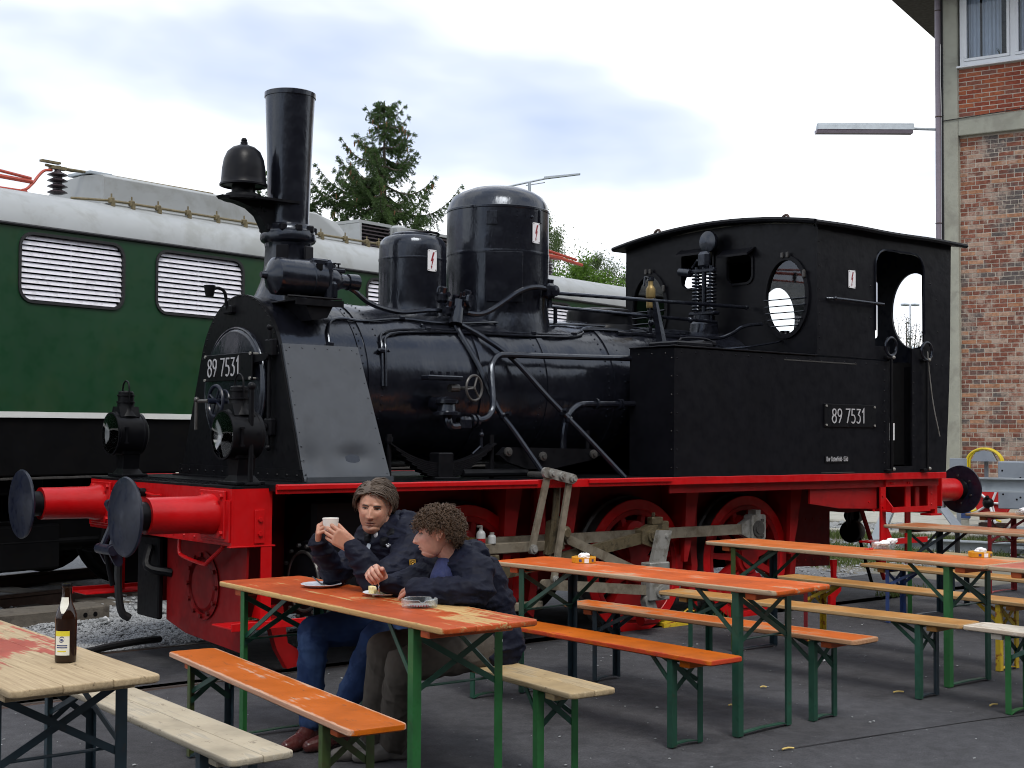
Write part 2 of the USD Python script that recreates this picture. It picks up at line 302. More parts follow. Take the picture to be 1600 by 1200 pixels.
plain('eye_dark', (0.02, 0.016, 0.013), 0.2, 0.1, 60)
plain('cup_white', (0.74, 0.72, 0.66), 0.3, 0.03, 20)
plain('bark', (0.09, 0.07, 0.055), 0.9, 0.3, 8)
plain('birch_bark', (0.45, 0.44, 0.41), 0.8, 0.4, 6)
def skin(name, base, lip):
    mat(name, {'at': ('attribute', {'attribute': 'tint'}), 'g': ('geometry', {}), 'n': ('noise_texture', {'scale': 55, 'detail': 4}),
               'v': ('map_range', {'from_min': 0.3, 'from_max': 0.7, 'to_min': 0.88, 'to_max': 1.1}), 'hv': ('hsv', {}),
               'b': ('bump', {'strength': 0.15, 'distance': 0.002}),
               'p': ('principled_bsdf', {'roughness': 0.48, 'subsurface_weight': 0.12, 'subsurface_scale': 0.006, 'specular_ior_level': 0.4})},
        [('g.position', 'n.vector'), ('n.fac', 'v.value'), ('v.result', 'hv.value'), ('at.color', 'hv.color'), ('hv.color', 'p.base_color'), ('n.fac', 'b.height'), ('b.normal', 'p.normal')])
skin('skin', None, None)
def hairmat(name, a, b):
    mat(name, {'g': ('geometry', {}), 'r': ('rgb_ramp', {'ramp': [(0.0, a), (1.0, b)]}), 'n': ('noise_texture', {'scale': 40, 'detail': 3}),
               'mx': ('mix_float', {'fac': 0.5}), 'p': ('principled_bsdf', {'roughness': 0.5, 'specular_ior_level': 0.45})},
        [('g.position', 'n.vector'), ('g.random_per_island', 'mx.a'), ('n.fac', 'mx.b'), ('mx.result', 'r.fac'), ('r.color', 'p.base_color')])
hairmat('hair_greybrown', (0.030, 0.019, 0.012), (0.23, 0.165, 0.115))
hairmat('hair_brown', (0.032, 0.017, 0.009), (0.19, 0.112, 0.060))
# glass
mat('pane', {'f': ('fresnel', {'IOR': 1.45}), 't': ('transparent_bsdf', {'color': (0.86, 0.92, 0.95)}), 'gl': ('glossy_bsdf', {'color': (0.9, 0.95, 1.0), 'roughness': 0.02}), 'm': ('mix_closure', {})},
    [('f.fac', 'm.fac'), ('t.BSDF', 'm.closure1'), ('gl.BSDF', 'm.closure2')], surface='m.closure')
mat('glass', {'p': ('principled_bsdf', {'base_color': (0.95, 0.96, 0.95), 'transmission_weight': 1.0, 'roughness': 0.03, 'ior': 1.48})}, [])
mat('clear_glass', {'lw': ('layer_weight', {'blend': 0.35}), 't': ('transparent_bsdf', {'color': (0.93, 0.95, 0.94)}), 'gl': ('glossy_bsdf', {'color': (0.9, 0.92, 0.92), 'roughness': 0.05}), 'df': ('diffuse_bsdf', {'color': (0.55, 0.57, 0.56)}), 'm1': ('mix_closure', {'fac': 0.28}), 'mr': ('map_range', {'from_min': 0.0, 'from_max': 1.0, 'to_min': 0.05, 'to_max': 0.75}), 'm': ('mix_closure', {})},
    [('gl.BSDF', 'm1.closure1'), ('df.BSDF', 'm1.closure2'), ('lw.facing', 'mr.value'), ('mr.result', 'm.fac'), ('t.BSDF', 'm.closure1'), ('m1.closure', 'm.closure2')], surface='m.closure')
mat('cab_pane', {'f': ('fresnel', {'IOR': 1.75}), 't': ('transparent_bsdf', {'color': (0.88, 0.93, 0.95)}), 'gl': ('glossy_bsdf', {'color': (0.95, 0.97, 1.0), 'roughness': 0.02}), 'm': ('mix_closure', {})},
    [('f.fac', 'm.fac'), ('t.BSDF', 'm.closure1'), ('gl.BSDF', 'm.closure2')], surface='m.closure')
mat('lens_clear', {'f': ('fresnel', {'IOR': 1.5}), 't': ('transparent_bsdf', {'color': (0.97, 0.97, 0.97)}), 'gl': ('glossy_bsdf', {'color': (1, 1, 1), 'roughness': 0.03}), 'm': ('mix_closure', {})},
    [('f.fac', 'm.fac'), ('t.BSDF', 'm.closure1'), ('gl.BSDF', 'm.closure2')], surface='m.closure')
plain('brow', (0.022, 0.015, 0.011), 0.7, 0.2, 60)
plain('lip_dark', (0.10, 0.030, 0.026), 0.6, 0.1, 60)
mat('lens_glass', {'p': ('principled_bsdf', {'base_color': (0.9, 0.93, 0.95), 'transmission_weight': 0.9, 'roughness': 0.05, 'ior': 1.45})}, [])
mat('bottle_glass', {'p': ('principled_bsdf', {'base_color': (0.012, 0.0045, 0.002), 'roughness': 0.06, 'specular_ior_level': 0.45})}, [])
mat('spoon', {'p': ('principled_bsdf', {'base_color': (0.62, 0.62, 0.64), 'metallic': 1.0, 'roughness': 0.2})}, [])
# leaves
def leaf(name, a, b, tr=0.35):
    mat(name, {'g': ('geometry', {}), 'r': ('rgb_ramp', {'ramp': [(0.0, a), (1.0, b)]}), 'n': ('noise_texture', {'scale': 0.9, 'detail': 2}), 'mx': ('mix_float', {'fac': 0.55}),
               'd': ('principled_bsdf', {'roughness': 0.55, 'specular_ior_level': 0.3}), 't': ('translucent_bsdf', {}), 'm': ('mix_closure', {'fac': tr})},
        [('g.position', 'n.vector'), ('g.random_per_island', 'mx.a'), ('n.fac', 'mx.b'), ('mx.result', 'r.fac'), ('r.color', 'd.base_color'), ('r.color', 't.color'), ('d.BSDF', 'm.closure1'), ('t.BSDF', 'm.closure2')], surface='m.closure')
leaf('spruce_needles', (0.014, 0.036, 0.009), (0.115, 0.19, 0.045), 0.25)
leaf('spruce_cones', (0.12, 0.06, 0.025), (0.22, 0.12, 0.05), 0.05)
leaf('birch_leaves', (0.045, 0.075, 0.022), (0.14, 0.19, 0.07), 0.4)
leaf('maple_leaves', (0.055, 0.12, 0.012), (0.14, 0.24, 0.03), 0.4)
leaf('shrub_leaves', (0.03, 0.045, 0.03), (0.09, 0.11, 0.07), 0.25)
leaf('grass_blades', (0.055, 0.085, 0.02), (0.17, 0.20, 0.07), 0.3)
# asphalt: dark, fine aggregate, pale specks, soft stains
mat('asphalt', {'g': ('geometry', {}), 'n': ('noise_texture', {'scale': 0.7, 'detail': 6, 'roughness': 0.6}),
    'r': ('rgb_ramp', {'ramp': [(0.3, (0.040, 0.040, 0.043)), (0.5, (0.052, 0.052, 0.056)), (0.7, (0.068, 0.068, 0.073))]}),
    'f': ('noise_texture', {'scale': 110, 'detail': 5, 'roughness': 0.8}), 'fr': ('map_range', {'from_min': 0.3, 'from_max': 0.7, 'to_min': 0.45, 'to_max': 1.6}), 'hv': ('hsv', {}),
    'v': ('voronoi_texture', {'scale': 26, 'randomness': 1.0}), 'vs': ('map_range', {'from_min': 0.05, 'from_max': 0.13, 'to_min': 1, 'to_max': 0, 'clamp': True}),
    'vn': ('noise_texture', {'scale': 9, 'detail': 2}), 'vm': ('map_range', {'from_min': 0.56, 'from_max': 0.62, 'to_min': 0.06, 'to_max': 0.6, 'clamp': True}), 'mm': ('math', {'math_type': 'multiply'}),
    'mx': ('mix_color', {'b': (0.25, 0.25, 0.25)}),
    'st': ('noise_texture', {'scale': 2.1, 'detail': 5, 'roughness': 0.7, 'distortion': 0.8}), 'sr': ('map_range', {'from_min': 0.56, 'from_max': 0.66, 'to_min': 0, 'to_max': 0.45, 'clamp': True}), 'sm': ('mix_color', {'b': (0.022, 0.022, 0.024)}), 'mn': ('noise_texture', {'scale': 9.0, 'detail': 6, 'roughness': 0.75}), 'mr2': ('map_range', {'from_min': 0.3, 'from_max': 0.7, 'to_min': 0.68, 'to_max': 1.34}), 'hv2': ('hsv', {}),
    'b': ('bump', {'strength': 0.6, 'distance': 0.006}), 'p': ('principled_bsdf', {'roughness': 0.8, 'specular_ior_level': 0.3})},
    [('g.position', 'n.vector'), ('n.fac', 'r.fac'), ('g.position', 'f.vector'), ('f.fac', 'fr.value'), ('fr.result', 'hv.value'), ('r.color', 'hv2.color'), ('g.position', 'mn.vector'), ('mn.fac', 'mr2.value'), ('mr2.result', 'hv2.value'), ('hv2.color', 'hv.color'),
     ('g.position', 'v.vector'), ('v.distance', 'vs.value'), ('g.position', 'vn.vector'), ('vn.fac', 'vm.value'), ('vs.result', 'mm.value1'), ('vm.result', 'mm.value2'), ('mm.value', 'mx.fac'),
     ('hv.color', 'sm.a'), ('g.position', 'st.vector'), ('st.fac', 'sr.value'), ('sr.result', 'sm.fac'), ('sm.result', 'mx.a'), ('mx.result', 'p.base_color'), ('f.fac', 'b.height'), ('b.normal', 'p.normal')])
# bricks: each takes its tone from its own random number
mat('brick_red', {'oi': ('object_info', {}), 'g': ('geometry', {}), 'ra': ('math', {'math_type': 'add', 'use_clamp': False}), 'fr': ('math', {'math_type': 'fraction'}),
    'r': ('rgb_ramp', {'ramp': [(0.0, (0.20, 0.050, 0.030)), (0.35, (0.26, 0.065, 0.035)), (0.7, (0.33, 0.10, 0.045)), (1.0, (0.19, 0.075, 0.055))]}),
    'n': ('noise_texture', {'scale': 18, 'detail': 5}), 'v': ('map_range', {'from_min': 0.3, 'from_max': 0.7, 'to_min': 0.75, 'to_max': 1.2}), 'hv': ('hsv', {}), 'b': ('bump', {'strength': 0.5, 'distance': 0.006}), 'p': ('principled_bsdf', {'roughness': 0.85, 'specular_ior_level': 0.25})},
    [('oi.random', 'ra.value1'), ('g.random_per_island', 'ra.value2'), ('ra.value', 'fr.value1'), ('fr.value', 'r.fac'), ('g.position', 'n.vector'), ('n.fac', 'v.value'), ('v.result', 'hv.value'), ('r.color', 'hv.color'), ('hv.color', 'p.base_color'), ('n.fac', 'b.height'), ('b.normal', 'p.normal')])
mat('brick_mixed', {'oi': ('object_info', {}), 'g': ('geometry', {}), 'ra': ('math', {'math_type': 'add'}), 'fr': ('math', {'math_type': 'fraction'}), 'pn': ('noise_texture', {'scale': 1.1, 'detail': 3}), 'ps': ('map_range', {'from_min': 0.3, 'from_max': 0.7, 'to_min': -0.22, 'to_max': 0.22}), 'pa': ('math', {'math_type': 'add', 'use_clamp': True}),
    'r': ('rgb_ramp', {'ramp': [(0.0, (0.10, 0.085, 0.08)), (0.08, (0.13, 0.10, 0.09)), (0.16, (0.17, 0.065, 0.045)), (0.45, (0.24, 0.09, 0.058)), (0.62, (0.33, 0.155, 0.085)), (0.82, (0.38, 0.21, 0.13)), (1.0, (0.38, 0.27, 0.21))]}),
    'n': ('noise_texture', {'scale': 18, 'detail': 5}), 'v': ('map_range', {'from_min': 0.3, 'from_max': 0.7, 'to_min': 0.7, 'to_max': 1.25}), 'hv': ('hsv', {}), 'b': ('bump', {'strength': 0.6, 'distance': 0.008}), 'sn': ('noise_texture', {'scale': 3.2, 'detail': 6, 'roughness': 0.7}), 'sr': ('map_range', {'from_min': 0.50, 'from_max': 0.60, 'to_min': 0, 'to_max': 0.75, 'clamp': True}), 'sm': ('mix_color', {'b': (0.40, 0.30, 0.24)}), 'p': ('principled_bsdf', {'roughness': 0.88, 'specular_ior_level': 0.25})},
    [('oi.random', 'ra.value1'), ('g.random_per_island', 'ra.value2'), ('ra.value', 'fr.value1'), ('g.position', 'pn.vector'), ('pn.fac', 'ps.value'), ('fr.value', 'pa.value1'), ('ps.result', 'pa.value2'), ('pa.value', 'r.fac'), ('g.position', 'n.vector'), ('n.fac', 'v.value'), ('v.result', 'hv.value'), ('r.color', 'hv.color'), ('hv.color', 'sm.a'), ('g.position', 'sn.vector'), ('sn.fac', 'sr.value'), ('sr.result', 'sm.fac'), ('sm.result', 'p.base_color'), ('n.fac', 'b.height'), ('b.normal', 'p.normal')])
def wood(name, paint, L, W, wear, bare=(0.42, 0.30, 0.17), bare2=(0.25, 0.17, 0.095), edge_w=0.02, grey=0.0, rough=0.42, patch=(0, 9, 1, 1, 0.0)):
    """Beer-table board: paint worn through in streaks along the grain (y) and along every edge, bare wood below."""
    N = {'tc': ('texture_coordinate', {}), 'oi': ('object_info', {}), 'off': ('vector_math', {'math_type': 'scale', 'scale': 1.0}), 'cx': ('combine_xyz', {}), 'om': ('math', {'math_type': 'multiply', 'value2': 37.0}),
         'ad': ('vector_math', {'math_type': 'add'}), 's': ('separate_xyz', {}), 'ax': ('math', {'math_type': 'absolute'}), 'ay': ('math', {'math_type': 'absolute'}),
         'dx': ('math', {'math_type': 'subtract', 'value2': W/2}), 'dy': ('math', {'math_type': 'subtract', 'value2': L/2}), 'mxd': ('math', {'math_type': 'maximum'}),
         'm1': ('mapping', {'scale': (42, 1.5, 42)}), 'n1': ('noise_texture', {'scale': 1.0, 'detail': 7, 'roughness': 0.68, 'distortion': 0.3}),
         'm2': ('mapping', {'scale': (90, 3.0, 90)}), 'n2': ('noise_texture', {'scale': 1.0, 'detail': 5, 'roughness': 0.65, 'distortion': 0.6}),
         'n3': ('noise_texture', {'scale': 3.0, 'detail': 4, 'roughness': 0.6}), 'm4': ('mapping', {'scale': (30, 11, 30)}), 'n4': ('noise_texture', {'scale': 1.0, 'detail': 6, 'roughness': 0.78}),
         'e1': ('math', {'math_type': 'multiply_add', 'value2': 0.05, 'value3': -0.025}), 'e2': ('math', {'math_type': 'add'}),
         'er': ('map_range', {'from_min': -edge_w, 'from_max': -edge_w+0.008, 'to_min': 0, 'to_max': 1, 'clamp': True}),
         'w1': ('math', {'math_type': 'multiply_add', 'value2': 0.55}), 'w2': ('math', {'math_type': 'multiply', 'value2': 0.6}),
         'wr': ('map_range', {'from_min': 0.64-wear, 'from_max': 0.67-wear, 'to_min': 0, 'to_max': 1, 'clamp': True}), 'wm': ('math', {'math_type': 'maximum'}),
         'pdx': ('math', {'math_type': 'multiply_add', 'value2': 1/patch[2], 'value3': -patch[0]/patch[2]}), 'pdy': ('math', {'math_type': 'multiply_add', 'value2': 1/patch[3], 'value3': -patch[1]/patch[3]}), 'px2': ('math', {'math_type': 'multiply'}), 'pd2': ('math', {'math_type': 'multiply_add'}), 'pg': ('map_range', {'from_min': 0.4, 'from_max': 1.3, 'to_min': patch[4], 'to_max': 0.0, 'clamp': True}), 'w3': ('math', {'math_type': 'add'}),
         'pr': ('rgb_ramp', {'ramp': [(0.3, tuple(np.array(paint)*0.72)), (0.5, paint), (0.72, tuple(np.minimum(np.array(paint)*1.25+0.01, 0.9)))]}),
         'br': ('rgb_ramp', {'ramp': [(0.3, bare2), (0.5, tuple((np.array(bare)+np.array(bare2))/2)), (0.65, bare)]}),
         'gm': ('mix_color', {'fac': grey, 'b': (0.30, 0.275, 0.23)}), 'mx': ('mix_color', {}),
         'dk': ('map_range', {'from_min': 0.60, 'from_max': 0.68, 'to_min': 0, 'to_max': 0.75, 'clamp': True}), 'dm': ('mix_color', {'b': (0.07, 0.045, 0.03)}),
         'ro': ('map_range', {'from_min': 0, 'from_max': 1, 'to_min': rough, 'to_max': 0.8}), 'b': ('bump', {'strength': 0.35, 'distance': 0.004}), 'p': ('principled_bsdf', {'specular_ior_level': 0.22})}
    K = [('tc.object', 's.vector'), ('oi.random', 'om.value1'), ('om.value', 'cx.x'), ('om.value', 'cx.y'), ('tc.object', 'ad.vector1'), ('cx.vector', 'ad.vector2'),
         ('s.x', 'ax.value1'), ('s.y', 'ay.value1'), ('ax.value', 'dx.value1'), ('ay.value', 'dy.value1'), ('dx.value', 'mxd.value1'), ('dy.value', 'mxd.value2'),
         ('ad.vector', 'm1.vector'), ('m1.vector', 'n1.vector'), ('ad.vector', 'm2.vector'), ('m2.vector', 'n2.vector'), ('ad.vector', 'n3.vector'), ('ad.vector', 'm4.vector'), ('m4.vector', 'n4.vector'),
         ('n4.fac', 'e1.value1'), ('e1.value', 'e2.value1'), ('mxd.value', 'e2.value2'), ('e2.value', 'er.value'),
         ('n3.fac', 'w2.value1'), ('n1.fac', 'w1.value1'), ('w2.value', 'w1.value3'), ('s.x', 'pdx.value1'), ('s.y', 'pdy.value1'), ('pdx.value', 'px2.value1'), ('pdx.value', 'px2.value2'), ('pdy.value', 'pd2.value1'), ('pdy.value', 'pd2.value2'), ('px2.value', 'pd2.value3'), ('pd2.value', 'pg.value'), ('w1.value', 'w3.value1'), ('pg.result', 'w3.value2'), ('w3.value', 'wr.value'), ('er.result', 'wm.value1'), ('wr.result', 'wm.value2'),
         ('n3.fac', 'pr.fac'), ('n2.fac', 'br.fac'), ('br.color', 'gm.a'), ('pr.color', 'mx.a'), ('gm.result', 'mx.b'), ('wm.value', 'mx.fac'),
         ('n4.fac', 'dk.value'), ('dk.result', 'dm.fac'), ('mx.result', 'dm.a'), ('dm.result', 'p.base_color'), ('wm.value', 'ro.value'), ('ro.result', 'p.roughness'), ('n2.fac', 'b.height'), ('b.normal', 'p.normal')]
    mat(name, N, K)
# ------------------------------------------------------------------ the setting: ground, tracks, gravel
def struct(name, mesh, m, label, parent=None, smooth=False, kind='structure'):
    return obj(name, mesh, m, parent, label, smooth=smooth, kind=kind)
def sheet(x0, x1, y0, y1, z): return trimesh.Trimesh([[x0, y0, z], [x1, y0, z], [x1, y1, z], [x0, y1, z]], [[0, 1, 2], [0, 2, 3]], process=False)
struct('ground', sheet(-400, 500, -300, 600, -0.20), 'far_ground', 'flat open ground reaching away to the horizon')
def asphalt_patch(x0, x1, y0, y1, nx, ny, seed):
    X, Y = np.meshgrid(np.linspace(x0, x1, nx), np.linspace(y0, y1, ny), indexing='ij'); P = np.stack([X, Y, X*0], -1)
    Zz = (meshkit.fbm(P*0.7, 3, seed)-0.5)*0.012
    v = np.stack([X, Y, Zz], -1).reshape(-1, 3); i, j = np.meshgrid(np.arange(nx-1), np.arange(ny-1), indexing='ij'); a = (i*ny+j).ravel()
    return trimesh.Trimesh(v, np.vstack([np.stack([a, a+ny, a+ny+1], 1), np.stack([a, a+ny+1, a+1], 1)]), process=False)
struct('yard_asphalt', J(asphalt_patch(-6, 12, -9.5, -0.83, 140, 80, 3), asphalt_patch(-60, -6, -60, -0.83, 6, 6, 3), asphalt_patch(12, 40, -60, -0.83, 6, 6, 3), asphalt_patch(-6, 12, -60, -9.5, 6, 6, 3),
       asphalt_patch(-6, 9.6, -0.66, 0.655, 80, 8, 4)), 'asphalt', 'dark worn asphalt yard with pale specks under the beer tables', smooth=True)
struct('track_bed', sheet(-60, 60, -0.86, 1.0, -0.075), 'earth', 'dirt filled groove beside the rails')
def bumpy(poly_x0, poly_x1, y0, y1, nx, ny, z, amp, seed):
    m = asphalt_patch(poly_x0, poly_x1, y0, y1, nx, ny, seed); v = m.vertices.copy(); v[:, 2] = z+(meshkit.fbm(np.c_[v[:, :2]*1.3, v[:, 0]*0], 3, seed)-0.5)*amp; m.vertices = v; return m
gravel_bed = bumpy(-40, 9.8, 0.80, 34, 160, 110, -0.02, 0.10, 5)
struct('gravel_bed', gravel_bed, 'ballast_bed', 'grey crushed stone bed between the two tracks', smooth=True)
struct('grass_strip', bumpy(9.6, 30, -0.80, 9, 60, 40, -0.03, 0.05, 8), 'earth', 'thin grass and soil strip behind the rear buffer', smooth=True)
# loose ballast stones, crushed and angular
def stones(n, x0, x1, y0, y1, rmin, rmax, z0, seed, keep=None):
    g = np.random.default_rng(seed); base = trimesh.creation.icosahedron(); bv, bf = base.vertices/np.linalg.norm(base.vertices, axis=1, keepdims=True), base.faces
    V, F = [], []; k = 0
    while k < n:
        x, y = g.uniform(x0, x1), g.uniform(y0, y1)
        if keep and not keep(x, y): k += 1; continue
        r = rmin+(rmax-rmin)*g.random()**2.2
        v = bv*(0.65+0.6*g.random((12, 1)))*r*np.array([g.uniform(0.8, 1.5), g.uniform(0.7, 1.1), g.uniform(0.45, 0.8)])
        a = g.uniform(0, 2*PI); c, s = math.cos(a), math.sin(a); v = np.c_[v[:, 0]*c-v[:, 1]*s, v[:, 0]*s+v[:, 1]*c, v[:, 2]]
        V.append(v+[x, y, z0+(meshkit.fbm(np.array([x*1.3, y*1.3, 0]), 3, 5)-0.5)*0.10+r*0.25]); F.append(bf+12*len(F)); k += 1
    return trimesh.Trimesh(np.vstack(V), np.vstack(F), process=False)
p = obj('ballast_gravel', J(stones(26000, -0.3, 3.6, 0.82, 3.0, 0.006, 0.017, -0.012, 21), stones(3500, -0.6, 4.4, 0.82, 4.2, 0.010, 0.028, -0.015, 23)), 'ballast', None, 'pale grey crushed stone lying loose between the tracks', smooth=False, kind='stuff')
keys(p, cat='gravel')
p = obj('ballast_gravel', stones(2500, 6.5, 13.5, 0.85, 4.5, 0.012, 0.035, -0.02, 22), 'ballast', None, 'grey stones on the track bed behind the rear wheels', smooth=False, kind='stuff')
keys(p, cat='gravel')
def blades(n, x0, x1, y0, y1, h, seed, z=0.0, dens=None):
    g = np.random.default_rng(seed); x = g.uniform(x0, x1, n); y = g.uniform(y0, y1, n)
    if dens is not None:
        k = dens(x, y) > g.random(n); x, y = x[k], y[k]
    n = len(x); a = g.uniform(0, 2*PI, n); L = h*g.uniform(0.4, 1.2, n); w = 0.004+0.004*g.random(n); lean = g.uniform(0.1, 0.8, n)*L; la = g.uniform(0, 2*PI, n)
    b = np.c_[x, y, np.full(n, z)]; d = np.c_[np.cos(a)*w, np.sin(a)*w, a*0]; t = b+np.c_[np.cos(la)*lean, np.sin(la)*lean, L]; md = b+np.c_[np.cos(la)*lean*0.35, np.sin(la)*lean*0.35, L*0.6]
    V = np.stack([b-d, b+d, md+d*0.8, md-d*0.8, t], 1).reshape(-1, 3); i = np.arange(n)*5
    return trimesh.Trimesh(V, np.vstack([np.stack([i, i+1, i+2], 1), np.stack([i, i+2, i+3], 1), np.stack([i+3, i+2, i+4], 1)]), process=False)
dn = lambda x, y: np.clip((meshkit.fbm(np.c_[x*0.9, y*0.9, x*0], 3, 4)-0.42)*5, 0.05, 1)
p = obj('grass', blades(26000, 9.8, 16, 0.9, 6.0, 0.10, 31, -0.03, dn), 'grass_blades', None, 'short yellowish grass growing behind the rear end of the loco', smooth=False, kind='stuff'); keys(p, cat='grass')
p = obj('grass', J(blades(260, 2.15, 2.55, 1.5, 1.9, 0.10, 33, 0.0), blades(200, 4.9, 5.5, -0.82, -0.70, 0.10, 34), blades(160, 4.3, 4.6, -0.66, -0.5, 0.07, 36), blades(160, 7.8, 8.6, -0.82, -0.6, 0.09, 35)), 'grass_blades', None, 'few green weeds sprouting beside the rails and gravel', smooth=False, kind='stuff'); keys(p, cat='weeds')
# rails: one track under the steam locomotive (sunk in the asphalt), one under the green locomotive
RAIL = Polygon([(-0.062, -0.15), (0.062, -0.15), (0.062, -0.135), (0.012, -0.115), (0.012, -0.04), (0.034, -0.028), (0.034, -0.004), (0.028, 0), (-0.028, 0), (-0.034, -0.004), (-0.034, -0.028), (-0.012, -0.04), (-0.012, -0.115), (-0.062, -0.135)])
LOCO_PITCH = 0.005
tk = thing('steam_track', 'pair of rusty rails sunk in the asphalt under the black locomotive', None); keys(tk, kind='structure')
def track_rails(tk, x0, x1, zt, mat_='rust_rail', sleepers=True, slope=0.0):
    for s in (-1, 1):
        m = prism(affinity.translate(RAIL, s*0.7525, zt), 'yz', x0, x1); v = m.vertices.copy(); v[:, 2] -= slope*v[:, 0]; m.vertices = v
        r = obj('rail', m, mat_, tk, smooth=False)
        t = bx(x0, x1, s*0.7525-0.022, s*0.7525+0.022, zt+0.0005, zt+0.0025); v = t.vertices.copy(); v[:, 2] -= slope*v[:, 0]; t.vertices = v
        obj('running_surface', t, 'rail_top', r, smooth=False)
track_rails(tk, -12, 40, -0.006, slope=LOCO_PITCH*0.8)
GP, GA = (0.551, 2.872, 0.0), math.radians(13.5)
gt = thing('green_track', 'pair of rails on sleepers under the green electric locomotive', None, (GP[0], GP[1], 0), GA); keys(gt, kind='structure')
def g_track():
    for s in (-1, 1):
        obj('rail', prism(affinity.translate(RAIL, 1.5+s*0.7525, 0.10), 'yz', -14, 40), 'rust_rail', gt, smooth=False)
    for k in range(38): obj('sleeper', box((-9+0.65*k, 1.5, -0.09), (0.26, 2.6, 0.16), 0.01), 'timber', gt, smooth=False)
g_track()

# ------------------------------------------------------------------ the brick building on the right
BB = thing('brick_building', 'red brick depot building with concrete frame and white upper window', 'building', (18.042, 4.467, 0), math.atan2(-0.948, 0.317))
def build_bricks(c0, c1, z0, z1, d, matname, seed, nparts, depth=0.05):
    g = random.Random(seed); ch = 0.0777; L = 0.262; H = 0.131; nm = int((z1-z0)/ch); singles, rest = [], []
    for r in range(nm):
        zc = z0+(r+0.5)*ch; head = (r % 2 == 1) and matname == 'brick_mixed'; w = H if head else L
        x = c0-(w/2 if (r//(2 if matname == 'brick_mixed' else 1)) % 2 else 0)
        while x < c1:
            a, b_ = max(x+0.007, c0), min(x+w-0.007, c1)
            if b_-a > 0.03:
                pr_ = g.uniform(-0.004, 0.004); m = box(((a+b_)/2, d+depth/2-0.005+pr_*0.5, zc), (b_-a, depth, ch-0.015+g.uniform(-0.002, 0.001)))
                v = m.vertices.copy(); v += np.array([[g.uniform(-0.002, 0.002), g.uniform(-0.002, 0.002), g.uniform(-0.0015, 0.0015)] for _ in range(len(v))]); m.vertices = v
                (singles if (not head and a < 0.8 and z0+r*ch > 0.8 and len(singles) < nparts) else rest).append(m)
            x += w
    return singles, rest
wl = obj('wall', J(bx(-0.43, 9.0, 0.075, 0.35, 0, 7.0), bx(-0.43, 9.0, 0.012, 0.35, 7.0, 8.03), bx(-0.66, 9.0, 0.36, 12, 0, 9.4)), 'mortar', BB, smooth=False)
s1, r1 = build_bricks(-0.42, 1.25, 0.35, 6.82, 0.075, 'brick_mixed', 5, 215); s1b, r1b = build_bricks(1.25, 3.2, 0.35, 6.82, 0.075, 'brick_mixed', 6, 0)
s2, r2 = build_bricks(-0.42, 1.25, 7.16, 8.02, 0.012, 'brick_red', 7, 75); s2b, r2b = build_bricks(1.25, 3.2, 7.16, 8.02, 0.012, 'brick_red', 8, 0)
for m in s1: obj('brick', m, 'brick_mixed', wl, smooth=False)
for m in s2: obj('brick', m, 'brick_red', wl, smooth=False)
obj('brick_courses', J(r1, s1b, r1b), 'brick_mixed', wl, smooth=False, kind='stuff')
obj('brick_courses', J(r2, s2b, r2b), 'brick_red', wl, smooth=False, kind='stuff')
obj('column', bx(-0.685, -0.43, -0.03, 0.5, 0, 9.48, 0.012), 'concrete', BB, smooth=False)
obj('beam', bx(-0.428, 9.0, -0.028, 0.3, 6.83, 7.15, 0.012), 'concrete', BB, smooth=False)
obj('lintel_cable', tube([(-0.7, -0.045, 7.12), (-0.43, -0.045, 7.13), (1.5, -0.045, 7.22)], 0.008, 6), 'rubber', BB)
dp = obj('downpipe', cyl((-0.765, -0.06, 0.2), (-0.765, -0.06, 9.5), 0.05, n=16), 'pipe_purple', BB)
for k in range(5): obj('pipe_clip', torus((-0.765, -0.06, 1.5+k*1.9), (0, 0, 1), 0.054, 0.008, 16, 6), 'rust_rail', dp)
obj('conduit', bx(-0.722, -0.686, -0.02, 0.3, 0.1, 9.47), 'rubber', BB, smooth=False)
rf = obj('roof', J(bx(-1.65, 10, -1.1, 13, 9.5, 9.58), bx(-1.65, 10, -1.1, 13, 9.585, 9.72)), 'eave_dark', BB, smooth=False)
# window: fixed frame, two casements, panes, sill, curtain
wn = obj('window', J(bx(-0.40, 2.6, 0.02, 0.10, 8.06, 8.14), bx(-0.40, 2.6, 0.02, 0.10, 9.40, 9.48), bx(-0.40, -0.33, 0.02, 0.10, 8.14, 9.40), bx(0.455, 0.545, 0.02, 0.10, 8.14, 9.40), bx(1.43, 1.52, 0.02, 0.10, 8.14, 9.4), bx(2.52, 2.6, 0.02, 0.10, 8.14, 9.4)), 'upvc', BB, smooth=False)
for a, b_ in ((-0.33, 0.455), (0.545, 1.43), (1.52, 2.52)):
    cs = obj('casement', J(bx(a+0.002, b_-0.002, 0.0, 0.07, 8.145, 8.195, 0.006), bx(a+0.002, b_-0.002, 0.0, 0.07, 9.345, 9.395, 0.006), bx(a+0.002, a+0.055, 0.0, 0.07, 8.197, 9.343, 0.006), bx(b_-0.055, b_-0.002, 0.0, 0.07, 8.197, 9.343, 0.006)), 'upvc', wn, smooth=False)
    obj('pane', flat(sbox(a+0.05, 8.19, b_-0.05, 9.35), 'xz', 0.033), 'pane', wn, smooth=False)
    cv = []
    for (u0, u1) in ((a+0.06, a+0.26), (a+0.30, a+0.62)):
        n = 60; xx = np.linspace(u0, u1, n); yy = 0.13+0.018*np.sin(xx*95)+0.01*np.sin(xx*37); v = np.vstack([np.c_[xx, yy, np.full(n, 8.1)], np.c_[xx, yy, np.full(n, 9.4)]]); i = np.arange(n-1)
        cv.append(trimesh.Trimesh(v, np.vstack([np.stack([i, i+1, n+i+1], 1), np.stack([i, n+i+1, n+i], 1)]), process=False))
    obj('curtain', J(cv), 'curtain', wn, smooth=True)
